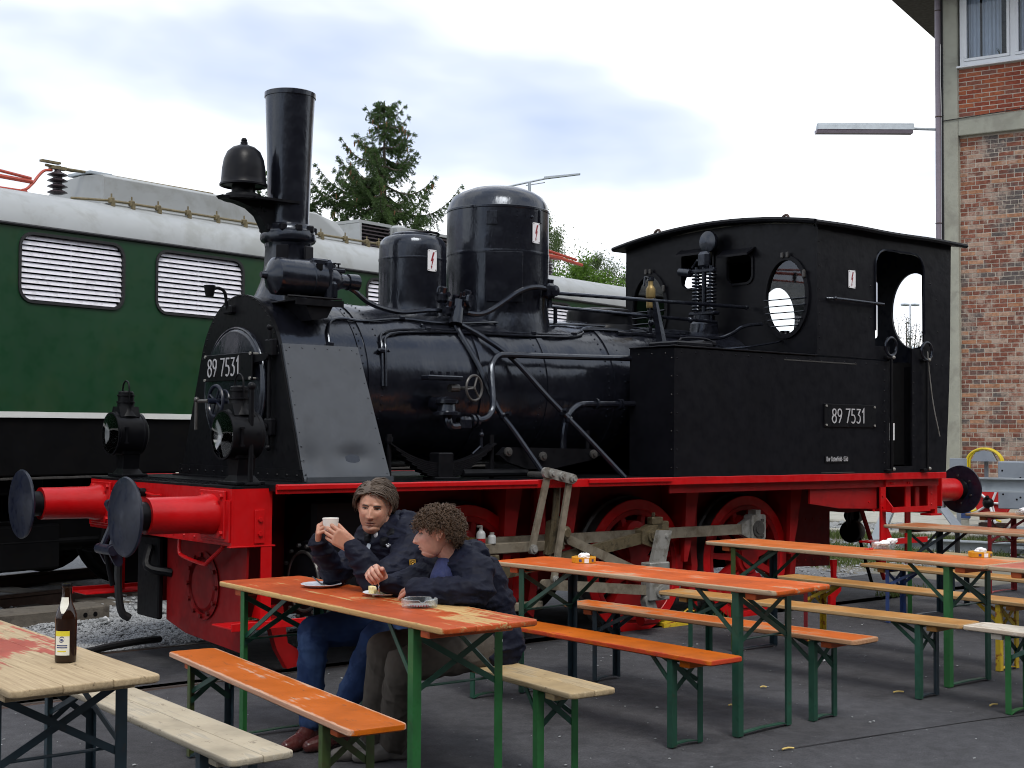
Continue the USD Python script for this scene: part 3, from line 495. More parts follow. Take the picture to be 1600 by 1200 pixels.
obj('sill', bx(-0.44, 2.7, -0.07, 0.10, 8.025, 8.058, 0.006), 'upvc', BB, smooth=False)
obj('room_back', bx(-0.42, 2.7, 0.33, 0.355, 8.06, 9.49), 'blue_steel', BB, smooth=False)
pl = thing('window_plant', 'small spiky pot plant on the sill behind the upper window', 'plant', (18.042+0.317*0.28-0.0, 4.467-0.948*0.28, 8.14), 0)
lv = []
for k in range(14):
    a = rng.uniform(0, 2*PI); L = rng.uniform(0.10, 0.17); lv.append(tube([(0.085*0.948, 0.085*0.317, 0), (0.085*0.948+math.cos(a)*L*0.4, 0.085*0.317+math.sin(a)*L*0.05, L*0.7), (0.085*0.948+math.cos(a)*L, 0.085*0.317+math.sin(a)*L*0.05, L)], [0.006, 0.005, 0.001], 5))
obj('leaves', J(lv), 'shrub_leaves', pl); obj('pot', lathe([(0.04, 0), (0.045, 0.06), (0.0, 0.06)], (0.085*0.948, 0.085*0.317, -0.02), n=14), 'brick_red', pl)
WL = thing('wall_lamp', 'long pale grey fluorescent street lamp on the brick building corner', 'lamp', (18.042-0.317*0.83, 4.467+0.948*0.83, 6.95), math.atan2(-0.633, 0.774))
obj('bracket', box((0.03, -0.05, -0.02), (0.03, 0.1, 0.42)), 'galv', WL, smooth=False)
obj('arm', cyl((0.02, -0.06, 0.03), (-0.52, -0.06, 0.045), 0.026, n=12), 'galv', WL)
prof = Polygon([(-0.10, -0.02), (0.10, -0.02), (0.085, 0.06), (0.05, 0.10), (-0.05, 0.10), (-0.085, 0.06)])
hb = prism(prof, 'yz', -2.12, -0.42); v = hb.vertices.copy(); e = v[:, 0] < -2.1; v[e, 0] -= 0.06*(0.06-v[e, 2]); v[:, 2] = v[:, 2]+(v[:, 0]+0.42)*-0.035*0.0; hb.vertices = v
obj('housing', xf(hb, (0, -0.06, 0.03)), 'galv', WL, smooth=False)
df = prism(Polygon([(-0.095, -0.025), (0.095, -0.025), (0.07, -0.085), (-0.07, -0.085)]), 'yz', -2.15, -0.44); obj('diffuser', xf(df, (0, -0.06, 0.03)), 'pipe_purple', WL, smooth=False)
# concrete terrace and plinth at the building's foot
tr = thing('concrete_terrace', 'low concrete terrace with pebbled edge at the foot of the brick building', None, (18.042, 4.467, 0), math.atan2(-0.948, 0.317)); keys(tr, kind='structure')
obj('slab', bx(-6, 9, -2.6, 0.07, -0.15, 0.16, 0.02), 'concrete_pale', tr, smooth=False)
obj('kerb', bx(-6, 9, -3.3, -3.16, -0.15, 0.06, 0.02), 'concrete_pale', tr, smooth=False)
pw = stones(1700, -4, 5, -3.14, -2.62, 0.03, 0.06, 0.0, 41); v = pw.vertices.copy(); v[:, 2] = v[:, 2]*0.8+np.clip((v[:, 1]+3.14)/0.52, 0, 1)*0.14-0.02; pw.vertices = v
obj('pebbles', pw, 'stone_grey', tr, smooth=False, kind='stuff')

# ------------------------------------------------------------------ trees
def leaf_quads(C, D, L, Wd, g, flat=0.6):
    """Leaf-sized faces at the points C along the directions D."""
    n = len(C); D = D/np.maximum(np.linalg.norm(D, axis=1, keepdims=True), 1e-9); r = g.normal(size=(n, 3)); s = np.cross(D, r); s /= np.maximum(np.linalg.norm(s, axis=1, keepdims=True), 1e-9)
    L = np.broadcast_to(L, (n,))[:, None]; Wd = np.broadcast_to(Wd, (n,))[:, None]
    V = np.stack([C, C+D*L*0.5+s*Wd/2, C+D*L, C+D*L*0.5-s*Wd/2], 1).reshape(-1, 3); i = np.arange(n)*4
    return trimesh.Trimesh(V, np.vstack([np.stack([i, i+1, i+2], 1), np.stack([i, i+2, i+3], 1)]), process=False)
def spruce(top, loc, seed, lowest, spread, label):
    g = np.random.default_rng(seed); t = thing('spruce_tree', label, 'tree', loc)
    wood_, C, D, cC, cD, Ls = [tube([(0, 0, 0), (0.03, 0, top*0.6), (0, 0, top)], [0.17, 0.09, 0.012], 8)], [], [], [], [], []
    z = lowest
    while z < top-0.1:
        for k in range(g.integers(5, 8)):
            a = g.uniform(0, 2*PI); f = top-z; L = spread*(f**0.85)*g.uniform(0.4, 1.0)+0.15
            if g.random() < 0.22: L *= 1.45
            n = max(6, int(L/0.09)); s = np.linspace(0, 1, n); rise = g.uniform(0.05, 0.3) if f < 1.5 else g.uniform(-0.12, 0.16)
            zz = z+L*(rise*s-0.30*np.sin(s*PI*0.8)*0.7+0.34*s**3); aa = a+g.normal(0, 0.12)*s
            P = np.c_[np.cos(aa)*L*s, np.sin(aa)*L*s, zz]; wood_.append(tube(P, np.linspace(0.03, 0.006, n), 4))
            for i in range(1, n):
                w = (0.12+0.34*L*0.32*np.sin(s[i]*PI)**0.7)*g.uniform(0.6, 1.2)
                d = P[i]-P[i-1]; d /= np.linalg.norm(d); sd = np.array([-d[1], d[0], 0])
                for sg in (-1, 1):
                    m = max(3, int(w/0.035)); q = np.linspace(0.05, 1, m)
                    T = P[i]+(sd*sg*0.75+d*0.5)*w*q[:, None]+np.c_[q*0, q*0, -0.80*w*q**1.4*g.uniform(0.4, 1.5)]
                    for rep in range(11):
                        C.append(T+g.normal(0, 0.012, T.shape)); D.append((sd*sg*0.6+d*0.5+np.array([0, 0, -0.7]))+g.normal(0, 0.5, T.shape))
                m = 3; C.append(np.repeat(P[i:i+1], m, 0)+g.normal(0, 0.02, (m, 3))); D.append(d+g.normal(0, 0.5, (m, 3)))
            if f > 0.7 and g.random() < 0.5:
                i = g.integers(n//2, n); m = g.integers(1, 4); cC.append(P[i]+g.normal(0, 0.07, (m, 3))); cD.append(np.tile([0, 0, -1.0], (m, 1))+g.normal(0, 0.15, (m, 3)))
        z += g.uniform(0.20, 0.34)
    tipz = np.linspace(top-0.7, top, 40); C.append(np.c_[tipz*0, tipz*0, tipz]); D.append(np.c_[g.normal(0, 0.6, (40, 2)), np.full(40, 0.8)])
    C, D = np.vstack(C), np.vstack(D)
    obj('trunk', J(wood_), 'bark', t, smooth=True); obj('crown', leaf_quads(C, D, g.uniform(0.045, 0.095, len(C)), 0.019, g), 'spruce_needles', t, smooth=False)
    cC, cD = np.vstack(cC), np.vstack(cD); cn = [cyl(c, c+d/np.linalg.norm(d)*0.13, 0.022, 0.014, 6) for c, d in zip(cC, cD)]
    obj('cones', J(cn), 'spruce_cones', t, smooth=False, kind='stuff')
spruce(10.2, (16.6, 21.05, 0), 4, 4.4, 0.74, 'tall dark spruce with hanging cones behind the green locomotive')
spruce(8.5, (14.75, 22.8, 0), 9, 3.8, 0.95, 'low wide spruce half hidden behind the tall black chimney')
def broad_tree(name, label, loc, top, base, R, m, seed, n=9000, L=0.10, droop=0.0, bark='bark', narrow=1.0, gaps=0.45):
    g = np.random.default_rng(seed); t = thing(name, label, 'tree', loc); w = [tube([(0, 0, 0), (g.normal(0, 0.1), g.normal(0, 0.1), top*0.5), (0, 0, top*0.93)], [top*0.016, top*0.01, 0.015], 7)]
    C, D = [], []; nb = 34
    for k in range(nb):
        z = base+(top-base)*(k+0.5)/nb*0.92; a = k*2.4+g.normal(0, 0.3); f = (z-base)/(top-base); rad = R*math.sin(PI*min(max(0.12+0.85*f, 0), 1))**0.7*g.uniform(0.55, 1.1)
        up = rad*g.uniform(0.15, 0.5); P = spline([(0, 0, z-up*0.6), (math.cos(a)*rad*0.5, math.sin(a)*rad*0.5, z), (math.cos(a)*rad, math.sin(a)*rad, z+up*(0.4-droop))], 4); w.append(tube(P, np.linspace(0.02+rad*0.01, 0.006, len(P)), 5))
        for c in range(5):
            i = g.integers(len(P)//3, len(P)); cc = P[i]+g.normal(0, rad*0.16, 3); q = max(8, int(n/nb/5*g.uniform(0.3, 1.7))); sp = rad*0.17
            T = cc+g.normal(0, 1, (q, 3))*np.array([sp, sp, sp*(0.75+droop*1.6)])-np.array([0, 0, droop*sp]); C.append(T); D.append(g.normal(0, 1, (q, 3))+np.array([0, 0, -0.2-droop*2]))
    C, D = np.vstack(C), np.vstack(D)
    obj('trunk', J(w), bark, t, smooth=True); obj('crown', leaf_quads(C, D, L*g.uniform(0.6, 1.3, len(C)), L*0.6, g), m, t, smooth=False)
broad_tree('birch_tree', 'slender drooping birch rising right behind the tall steam dome', (32.3, 32.7, 0), 10.6, 3.5, 1.7, 'birch_leaves', 3, 26000, 0.075, 0.9, 'birch_bark')
broad_tree('birch_tree', 'airy grey green birch left of the cab front', (37.2, 35.1, 0), 9.7, 2.5, 2.4, 'birch_leaves', 5, 30000, 0.085, 0.5, 'birch_bark')
broad_tree('birch_tree', 'small birch peeping up against the left edge of the cab', (38.5, 34.0, 0), 9.0, 2.5, 1.9, 'birch_leaves', 6, 24000, 0.085, 0.4, 'birch_bark')
broad_tree('maple_tree', 'bright green leafy tree low behind the green locomotive roof', (23.7, 21.0, 0), 6.75, 2.2, 2.1, 'maple_leaves', 7, 18000, 0.10, 0.0)
sh = thing('shrub', 'spindly shrub seen through the rear cab window', 'shrub', (35.0, 17.8, 0)); g = np.random.default_rng(8); tw, C, D = [], [], []
for k in range(22):
    a = g.uniform(0, 2*PI); r = g.uniform(0.1, 0.7); h = g.uniform(4.6, 5.6); P = spline([(0, 0, 1.0), (math.cos(a)*r*0.5, math.sin(a)*r*0.5, 3.4), (math.cos(a)*r, math.sin(a)*r, h)], 6); tw.append(tube(P, np.linspace(0.03, 0.008, len(P)), 4))
    Q = np.repeat(P[5:], 9, 0); C.append(Q+g.normal(0, 0.06, Q.shape)); D.append(g.normal(0, 1, Q.shape)+[0, 0, 0.8])
obj('trunk', J(tw, cyl((0, 0, 0), (0, 0, 1.1), 0.06, n=8)), 'bark', sh); obj('crown', leaf_quads(np.vstack(C), np.vstack(D), 0.07, 0.03, g), 'shrub_leaves', sh, smooth=False)
pk = thing('yard_lamp', 'distant yard lamp with a flat double head seen through the rear cab window', 'lamp', (35.126, 17.717, 0))
obj('post', cyl((0, 0, 0), (0, 0, 5.75), 0.04, 0.018, 10), 'galv', pk); obj('head', J(box((0.13, -0.1, 5.78), (0.26, 0.2, 0.07), 0.02), box((-0.13, 0.1, 5.78), (0.26, 0.2, 0.07), 0.02)), 'galv', pk, smooth=False)
hl = thing('goods_shed', 'pale grey low goods shed in the distance seen through the cab', 'building', (57.5, 33.2, 0), -0.685)
obj('wall', bx(-6, 6, 0, 8, 0, 5.0), 'concrete_pale', hl, smooth=False); obj('roof', prism([(-0.5, 5.0), (8.5, 5.0), (8.5, 5.3), (4, 6.3), (-0.5, 5.3)], 'yz', -6.4, 6.4), 'galv', hl, smooth=False)
# street lamp whose long head shows above the steam dome
sl = thing('street_lamp', 'slanting street lamp arm showing above the tall steam dome', 'lamp', (16.009, 13.906, 0)); 
e = np.array([0.765, -0.63, 0]); 
obj('post', cyl((-0.32*0.765, 0.32*0.63, 0), (-0.32*0.765, 0.32*0.63, 7.03), 0.06, 0.035, 10), 'galv', sl)
obj('arm', J(tube([e*-0.95+[0, 0, 6.90], e*0.05+[0, 0, 7.12]], 0.022, 8), tube([e*-0.4+[0, 0, 6.96], e*0.02+[0, 0, 7.03]], 0.012, 6)), 'galv', sl)
obj('lamp_head', hullpts([e*0.0+[0, 0, 7.10]+np.array([-0.63, -0.765, 0])*s*0.06+[0, 0, k*0.05] for s in (-1, 1) for k in (0, 1)]+[e*0.80+[0, 0, 7.20]+np.array([-0.63, -0.765, 0])*s*0.05+[0, 0, k*0.03] for s in (-1, 1) for k in (0, 1)]), 'galv', sl, smooth=False)
# the engine shed across the yard, behind the viewer (seen mirrored in the black paint)
ES = thing('engine_shed', 'long dark brick engine shed with grey roof across the yard', 'building', (10, -19.0, 0), 0.0)
obj('wall', bx(-55, 60, -12, 0, 0, 9.0), 'eave_dark', ES, smooth=False)
obj('roof', prism([(-12.6, 9.0), (0.8, 9.0), (0.8, 9.25), (-6, 12.0), (-12.6, 9.25)], 'yz', -56, 61), 'eave_dark', ES, smooth=False)
for k in range(14): obj('door', bx(-50+8*k, -46+8*k, 0.002, 0.08, 0, 5.2), 'dark_underframe', ES, smooth=False)
# ------------------------------------------------------------------ the green electric locomotive (local: s along it, t away from us, z up)
GL = thing('electric_locomotive', 'dark green electric locomotive with silver roof and white louvred windows', 'locomotive', GP, GA)
S0, S1, TW = -3.4, 13.1, 3.0
wins = [-1.28, 0.16, 1.595, 4.45, 5.89, 7.33, 8.77, 10.21, 11.65]
side = rrect(S0, S1, 1.742, 3.33, 0.01)
for w in wins: side = side.difference(rrect(w, w+1.068, 2.685, 3.275, 0.125))
obj('side_wall', prism(side, 'xz', 0.0, 0.06), 'green_paint', GL, smooth=False)
obj('side_wall', J(bx(S0, S1, TW-0.06, TW, 1.742, 3.33), bx(S0, S0+0.06, 0.061, TW-0.061, 1.742, 3.33), bx(S1-0.06, S1, 0.061, TW-0.061, 1.742, 3.33)), 'green_paint', GL, smooth=False)
obj('stripe', bx(S0-0.004, S1+0.004, -0.006, TW+0.006, 1.69, 1.7405), 'stripe_white', GL, smooth=False)
obj('gutter', tube([(S0, -0.012, 3.335), (S1, -0.012, 3.335)], 0.014, 6), 'rubber', GL)
obj('underframe', J(bx(S0, S1, 0.02, TW-0.02, 1.19, 1.688, 0.01)), 'dark_underframe', GL, smooth=False)
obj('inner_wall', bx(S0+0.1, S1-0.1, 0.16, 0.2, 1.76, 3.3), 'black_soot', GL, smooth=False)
for w in wins:
    f = obj('louvred_window', prism(rrect(w-0.012, w+1.08, 2.673, 3.287, 0.135).difference(rrect(w+0.012, w+1.056, 2.697, 3.263, 0.115)), 'xz', -0.014, 0.05), 'rubber', GL, smooth=False)
    hole = rrect(w+0.012, w+1.056, 2.697, 3.263, 0.115); n = 12; pz = 0.566/n
    for k in range(n):
        zc = 2.697+(k+0.5)*pz; seg = LineString([(w-1, zc), (w+3, zc)]).intersection(hole)
        a, b_ = seg.bounds[0]+0.002, seg.bounds[2]-0.002
        m = box(((a+b_)/2, 0, 0), (b_-a, 0.004, pz*0.84), 0.001); m = xf(m, rx=math.radians(-24)); m.apply_translation((0, 0.018, zc)); v = m.vertices.copy(); v[:, 2] += 0.002*np.sin(v[:, 0]*9+k*2.1); m.vertices = v
        obj('slat', m, 'louver_white', f, smooth=False)
    obj('rib', bx(w+0.525, w+0.543, 0.036, 0.042, 2.70, 3.26), 'louver_white', f, smooth=False)
# roof: shoulder curve up to a crowned deck
def roof_section():
    L = [(0.0, 3.34), (0.015, 3.42), (0.06, 3.52), (0.16, 3.62), (0.34, 3.69), (0.6, 3.735), (1.0, 3.77), (1.5, 3.785)]
    return L+[(3.0-a, b) for a, b in L[::-1][1:]]
obj('roof', prism(Polygon(roof_section()+[(3.0, 3.334), (0, 3.334)]), 'yz', S0, S1), 'roof_silver', GL, smooth=30)
obj('roof_ledge', bx(1.30, 4.75, 0.38, 0.50, 3.66, 3.722, 0.01), 'roof_silver', GL, smooth=False)
FP_ = [(0.46, 3.66), (0.45, 3.97), (0.48, 3.995), (0.8, 4.02), (1.04, 4.0), (1.2, 3.96), (1.36, 3.87), (1.5, 3.66)]
fair = hullpts([(1.33, t, z) for t, z in FP_]+[(1.36, t, z+0.008) for t, z in FP_]+[(4.12, t, z) for t, z in FP_]+[(4.45, t+0.02, min(z, 3.92)) for t, z in FP_]+[(4.64, t+0.03, min(z, 3.80)) for t, z in FP_]+[(4.72, t, min(z, 3.66)) for t, z in FP_])
fair_ = hullpts([(1.32, 0.46, 3.66), (1.32, 2.54, 3.66), (4.72, 0.46, 3.66), (4.72, 2.54, 3.66), (1.36, 0.62, 4.00), (1.36, 2.38, 4.00), (4.12, 0.62, 4.00), (4.12, 2.38, 4.00), (4.42, 0.58, 3.93), (4.42, 2.42, 3.93), (1.325, 0.50, 3.9), (1.325, 2.5, 3.9), (1.42, 0.52, 3.985), (1.42, 2.48, 3.985), (4.62, 0.5, 3.80), (4.62, 2.5, 3.80)])
obj('roof_fairing', fair, 'roof_silver', GL, smooth=50)
obj('roof_fairing', hullpts([(1.20, 1.25, 3.70), (1.20, 2.0, 3.70), (1.5, 1.25, 3.70), (1.5, 2.0, 3.70), (1.24, 1.3, 3.83), (1.24, 1.8, 3.84), (1.5, 1.3, 3.83), (1.5, 1.8, 3.84)]), 'roof_silver', GL, smooth=50)
obj('roof_trim', tube([(1.0, 0.75, 4.045), (1.56, 0.75, 4.055), (2.9, 0.75, 4.06)], 0.012, 6), 'clamp_brass', GL); obj('roof_plate', box((1.46, 0.85, 4.045), (0.26, 0.36, 0.03), 0.006), 'galv', GL, smooth=False)
pp = obj('cable_pipe', tube([(0.95, 0.42, 3.715), (1.30, 0.36, 3.735), (1.5, 0.34, 3.735), (5.4, 0.34, 3.735)], 0.013, 6), 'clamp_brass', GL)
for s in (1.33, 1.56, 1.87, 2.235, 2.60, 2.965, 3.33, 3.70, 4.07, 4.45, 4.8, 5.0): obj('clamp', J(box((s, 0.335, 3.735), (0.05, 0.05, 0.055), 0.008), cyl((s, 0.335, 3.76), (s, 0.335, 3.80), 0.008, n=6), box((s, 0.31, 3.70), (0.03, 0.03, 0.05))), 'clamp_brass', pp, smooth=False)
for a, b_ in ((4.86, 5.42), (5.62, 7.1)):
    gb = obj('roof_grille', J(bx(a, b_, 0.52, 2.5, 3.985, 4.02), bx(a, a+0.03, 0.50, 2.5, 3.72, 3.98), bx(b_-0.03, b_, 0.50, 2.5, 3.72, 3.98), bx(a+0.03, b_-0.03, 0.62, 0.64, 3.72, 3.98)), 'roof_silver', GL, smooth=False)
    obj('grille_back', bx(a+0.032, b_-0.032, 0.60, 0.615, 3.725, 3.975), 'rubber', gb, smooth=False)
    for k in range(6): obj('grille_bar', bx(a+0.032, b_-0.032, 0.515, 0.56, 3.735+k*0.042, 3.750+k*0.042), 'insulator', gb, smooth=False)
obj('roof_post', box((5.52, 0.50, 3.85), (0.16, 0.16, 0.34), 0.03), 'roof_silver', GL, smooth=False)
def insul(s, t, z, n=4, r=0.10, parent=GL, m='insulator'):
    pr = []
    for k in range(n): pr += [(r*0.45, k*0.055), (r, k*0.055+0.018), (r*0.9, k*0.055+0.026), (r*0.45, k*0.055+0.045)]
    obj('insulator', lathe([(0.001, 0)]+pr+[(0.03, n*0.055), (0.03, n*0.055+0.05), (0.001, n*0.055+0.05)], (s, t, z), n=18), m, parent)
insul(1.03, 0.75, 3.79, 4, 0.095); obj('busbar', J(tube([(0.9, 0.75, 4.05), (1.2, 0.78, 4.045), (1.5, 0.8, 4.07)], 0.014, 6), box((1.03, 0.75, 4.04), (0.16, 0.06, 0.03)), box((0.95, 0.75, 4.085), (0.2, 0.05, 0.02))), 'clamp_brass', GL, smooth=30)
pg = obj('pantograph', J(tube([(-2.6, 0.75, 4.06), (0.43, 0.75, 3.925), (0.75, 0.75, 3.90)], 0.015, 6), tube([(-2.6, 0.75, 3.90), (0.43, 0.75, 3.875), (0.76, 0.75, 3.87)], 0.021, 6), tube([(-2.6, 0.75, 3.74), (0.40, 0.75, 3.77), (0.66, 0.75, 3.78), (0.76, 0.75, 3.85), (0.83, 0.75, 3.94), (0.89, 0.75, 3.995), (0.97, 0.75, 4.01)], 0.014, 6, 5)), 'pantograph_red', GL)
obj('support_foot', J(cyl((0.2, 0.75, 3.73), (0.2, 0.75, 3.9), 0.03, n=8)), 'insulator', GL)
for a, t in ((8.85, 0.75), (9.1, 0.9), (11.4, 0.75)): insul(a, t, 3.76, 4, 0.10)
pg2 = obj('pantograph', J(tube([(8.3, 0.75, 4.10), (9.75, 0.75, 3.99)], 0.024, 8), tube([(8.3, 0.75, 4.16), (9.6, 0.75, 4.05)], 0.02, 8), box((8.95, 0.75, 4.03), (0.5, 0.12, 0.05), 0.01)), 'pantograph_red', GL)
# running gear: bogie frames, wheels, sandboxes, steps
for k, c in enumerate((0.3, 9.4)):
    bg = obj('bogie', J(prism(Polygon([(c-2.3, 0.62), (c-1.9, 0.95), (c-0.7, 1.02), (c-0.3, 0.78), (c+0.3, 0.78), (c+0.7, 1.02), (c+1.9, 0.95), (c+2.3, 0.62), (c+2.2, 0.5), (c+1.4, 0.66), (c+0.7, 0.5), (c-0.7, 0.5), (c-1.4, 0.66), (c-2.2, 0.5)]), 'xz', 0.35, 0.47), bx(c-0.5, c+0.5, 0.28, 0.34, 0.35, 0.75, 0.02)), 'dark_underframe', GL, smooth=False)
    for dx in (-1.65, 1.65):
        obj('wheel', J(lathe([(0.001, 0), (0.12, -0.03), (0.16, 0.02), (0.52, 0.02), (0.625, 0.0), (0.625, 0.13), (0.655, 0.14), (0.655, 0.165), (0.001, 0.165)], (c+dx, 0.68, 0.73), (0, 1, 0), 40), lathe([(0.001, 0), (0.625, 0), (0.625, 0.16), (0.001, 0.16)], (c+dx, 2.18, 0.73), (0, 1, 0), 30), cyl((c+dx, 0.8, 0.73), (c+dx, 2.2, 0.73), 0.09)), 'dark_underframe', bg)
        obj('axle_box', J(box((c+dx, 0.31, 0.72), (0.34, 0.12, 0.34), 0.03), cyl((c+dx, 0.22, 0.72), (c+dx, 0.26, 0.72), 0.11), xf(torus((0, 0, 0), (0, 1, 0), 0.02, 0.01), (c+dx, 0.25, 0.5))), 'dark_underframe', bg, smooth=False)
    for dx in (-1.1, 1.1):
        sp = []
        for q in range(6): sp.append(bx(c+dx-0.45+q*0.05, c+dx+0.45-q*0.05, 0.36, 0.46, 0.55-q*0.016-0.013, 0.55-q*0.016))
        obj('leaf_spring', J(sp), 'dark_underframe', bg, smooth=False)
for q in (bx(3.2, 6.4, 0.1, 0.9, 0.55, 1.18, 0.03), bx(-1.0, 0.6, 0.25, 0.5, 1.02, 1.18, 0.02)): obj('equipment_box', q, 'dark_underframe', GL, smooth=False)
obj('guard_rail', tube([(S0, -0.01, 1.17), (S1, -0.01, 1.17)], 0.012, 5), 'steel_dark', GL)
bs = obj('brake_rigging', J(tube([(-2.2, 0.3, 0.62), (2.6, 0.3, 0.58)], 0.025, 6), tube([(-0.4, 0.26, 1.0), (-0.4, 0.26, 0.55)], 0.02, 6), tube([(1.3, 0.26, 1.0), (1.2, 0.26, 0.5)], 0.02, 6), box((-0.9, 0.28, 0.9), (0.25, 0.14, 0.3), 0.03)), 'dark_underframe', GL, smooth=False)
# ------------------------------------------------------------------ the black steam tank locomotive (local: x along it from the front buffers, y away from us, z up)
ST = thing('steam_locomotive', 'black steam tank locomotive with red frame and wheels, number 89 7531', 'locomotive', (0, 0, 0), 0, None, LOCO_PITCH)
def P_(name, mesh, m, parent=ST, label=None, smooth=35, kind=None): return obj(name, mesh, m, parent, label, smooth, kind)
def each(name, ms, m, parent=ST, smooth=35):
    for q in ms: P_(name, J(q) if isinstance(q, (list, tuple)) else q, m, parent, smooth=smooth)
def mir(m):
    v = m.vertices.copy(); v[:, 1] *= -1; return trimesh.Trimesh(v, m.faces[:, ::-1], process=False)
DIG = {'8': [[(0.5+0.36*math.cos(a), 1.48+0.40*math.sin(a)) for a in np.linspace(0, 2*PI, 25)], [(0.5+0.42*math.cos(a), 0.56+0.48*math.sin(a)) for a in np.linspace(0, 2*PI, 25)]],
       '9': [[(0.5+0.40*math.cos(a), 1.42+0.48*math.sin(a)) for a in np.linspace(0, 2*PI, 25)], [(0.90, 1.38), (0.86, 1.0), (0.38, 0.06)]],
       '7': [[(0.06, 1.92), (0.92, 1.92), (0.34, 0.06)]],
       '5': [[(0.86, 1.92), (0.24, 1.92), (0.18, 1.14)]+[(0.44+0.44*math.cos(a), 0.62+0.54*math.sin(a)) for a in np.linspace(1.9, -2.3, 20)]],
       '3': [[(0.10, 1.92), (0.88, 1.92), (0.46, 1.2)]+[(0.44+0.44*math.cos(a), 0.62+0.54*math.sin(a)) for a in np.linspace(1.45, -2.4, 20)]],
       '1': [[(0.18, 1.5), (0.5, 1.92), (0.5, 0.06)]], ' ': []}
ADV = {'1': 0.78, ' ': 0.62}
def digits(txt, h, depth=0.004, stroke=0.17):
    x, polys = 0, []
    for c in txt:
        for l in DIG[c]: polys.append(affinity.translate(LineString(l).buffer(stroke/2, quad_segs=3, cap_style='flat', join_style='mitre'), x, 0))
        x += ADV.get(c, 1.16)
    u = affinity.scale(unary_union(polys), h/2.0, h/2.0, origin=(0, 0)); return ext(u, depth), x*h/2.0
def on_side(m, x, y, z):       # text mesh (xy, reads +x) onto the plane y = const, facing -y
    v = m.vertices; return trimesh.Trimesh(np.c_[v[:, 0]+x, y-v[:, 2], v[:, 1]+z], m.faces, process=False)
def on_front(m, x, y, z):      # facing -x, reads towards -y
    v = m.vertices; return trimesh.Trimesh(np.c_[x-v[:, 2], y-v[:, 0], v[:, 1]+z], m.faces, process=False)
# --- running board, beams, frame
rb = P_('running_board', J(bx(0.875, 8.13, -1.19, 1.19, 1.215, 1.256)), 'black_dull', smooth=False)
for s in (-1, 1):
    f = (lambda m: m) if s < 0 else mir
    P_('red_edge', f(J(bx(0.87, 8.15, -1.205, -1.1905, 1.198, 1.259, 0.003))), 'red_paint', rb, smooth=False)
    P_('red_lip', f(J(bx(0.87, 3.0, -1.222, -1.206, 1.224, 1.256, 0.004), bx(3.5, 4.38, -1.222, -1.206, 1.224, 1.256, 0.004))), 'red_paint', rb, smooth=False)
    P_('valance', f(J(bx(4.42, 8.1, -1.15, -1.135, 1.13, 1.214))), 'red_worn', rb, smooth=False)
fp = P_('front_platform', bx(0.62, 1.26, -1.10, 1.10, 1.232, 1.247), 'black_dull', rb, smooth=False)
st_ = []
for k in range(9):
    for q in range(18): st_.append(xf(box((0, 0, 0), (0.05, 0.012, 0.004)), (0.68+k*0.06, -0.62+q*0.075, 1.249), rz=(0.7 if (k+q) % 2 else -0.7)))
P_('tread_pattern', J(st_), 'black_paint', fp, smooth=False, kind='stuff')
bb = P_('buffer_beam', J(bx(0.618, 0.632, -1.10, 1.10, 0.878, 1.2315), bx(0.6325, 0.90, -1.10, -1.087, 0.878, 1.2315), bx(0.6325, 0.90, 1.087, 1.10, 0.878, 1.2315), bx(0.60, 0.92, -1.115, -1.075, 0.868, 0.8775, 0.003), bx(0.6325, 0.88, -1.08, 1.08, 0.88, 0.892)), 'red_paint', smooth=False)
ss_ = P_('side_strap', bx(0.775, 0.845, -1.112, -1.1005, 0.89, 1.10, 0.003), 'red_paint', bb, smooth=False)
each('corner_plate', (bx(0.605, 0.6175, -1.09, -0.70, 0.90, 1.16, 0.003), bx(0.605, 0.6175, 0.70, 1.09, 0.90, 1.16, 0.003)), 'red_paint', bb, smooth=False)
each('bolt', [hexbolt((0.81, -1.112, zz), (0, -1, 0), 0.016, 0.013) for zz in (0.95, 1.04)], 'red_paint', bb, False)
P_('rivets', J([rivet((0.618, y, z), (-1, 0, 0), 0.012) for y in np.linspace(-0.6, 0.6, 9) for z in (0.91,)]), 'red_paint', bb, smooth=False, kind='stuff')
bb2 = P_('rear_beam', J(bx(8.12, 8.155, -1.10, 1.10, 0.86, 1.26), bx(8.0, 8.1195, -1.10, -1.085, 0.90, 1.2), bx(8.02, 8.20, -1.12, -1.0, 0.84, 0.859)), 'red_paint', smooth=False)
P_('rivets', J([rivet((8.06, -1.101, z), (0, -1, 0), 0.012) for z in (0.95, 1.05, 1.15)]), 'red_paint', bb2, smooth=False, kind='stuff')
for s in (-1, 1):
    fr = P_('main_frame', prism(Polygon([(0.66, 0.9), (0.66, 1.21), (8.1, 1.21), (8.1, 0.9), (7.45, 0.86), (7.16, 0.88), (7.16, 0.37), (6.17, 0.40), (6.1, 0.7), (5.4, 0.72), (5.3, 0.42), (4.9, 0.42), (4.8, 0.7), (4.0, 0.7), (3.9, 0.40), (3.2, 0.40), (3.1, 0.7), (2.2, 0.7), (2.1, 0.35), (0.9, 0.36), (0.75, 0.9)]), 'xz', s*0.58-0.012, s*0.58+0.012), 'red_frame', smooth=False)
    rv = [rivet((x, s*0.592, z), (0, s, 0), 0.011) for x in np.arange(6.25, 7.15, 0.11) for z in (0.44, 0.82)]
    P_('rivets', J(rv), 'red_worn', fr, smooth=False, kind='stuff')
each('cross_stretcher', (bx(1.0, 1.02, -0.566, 0.566, 0.4, 1.2), bx(3.3, 3.32, -0.566, 0.566, 0.42, 1.2), bx(5.05, 5.07, -0.566, 0.566, 0.5, 1.2), bx(6.6, 6.62, -0.566, 0.566, 0.4, 1.2)), 'black_soot', smooth=False)
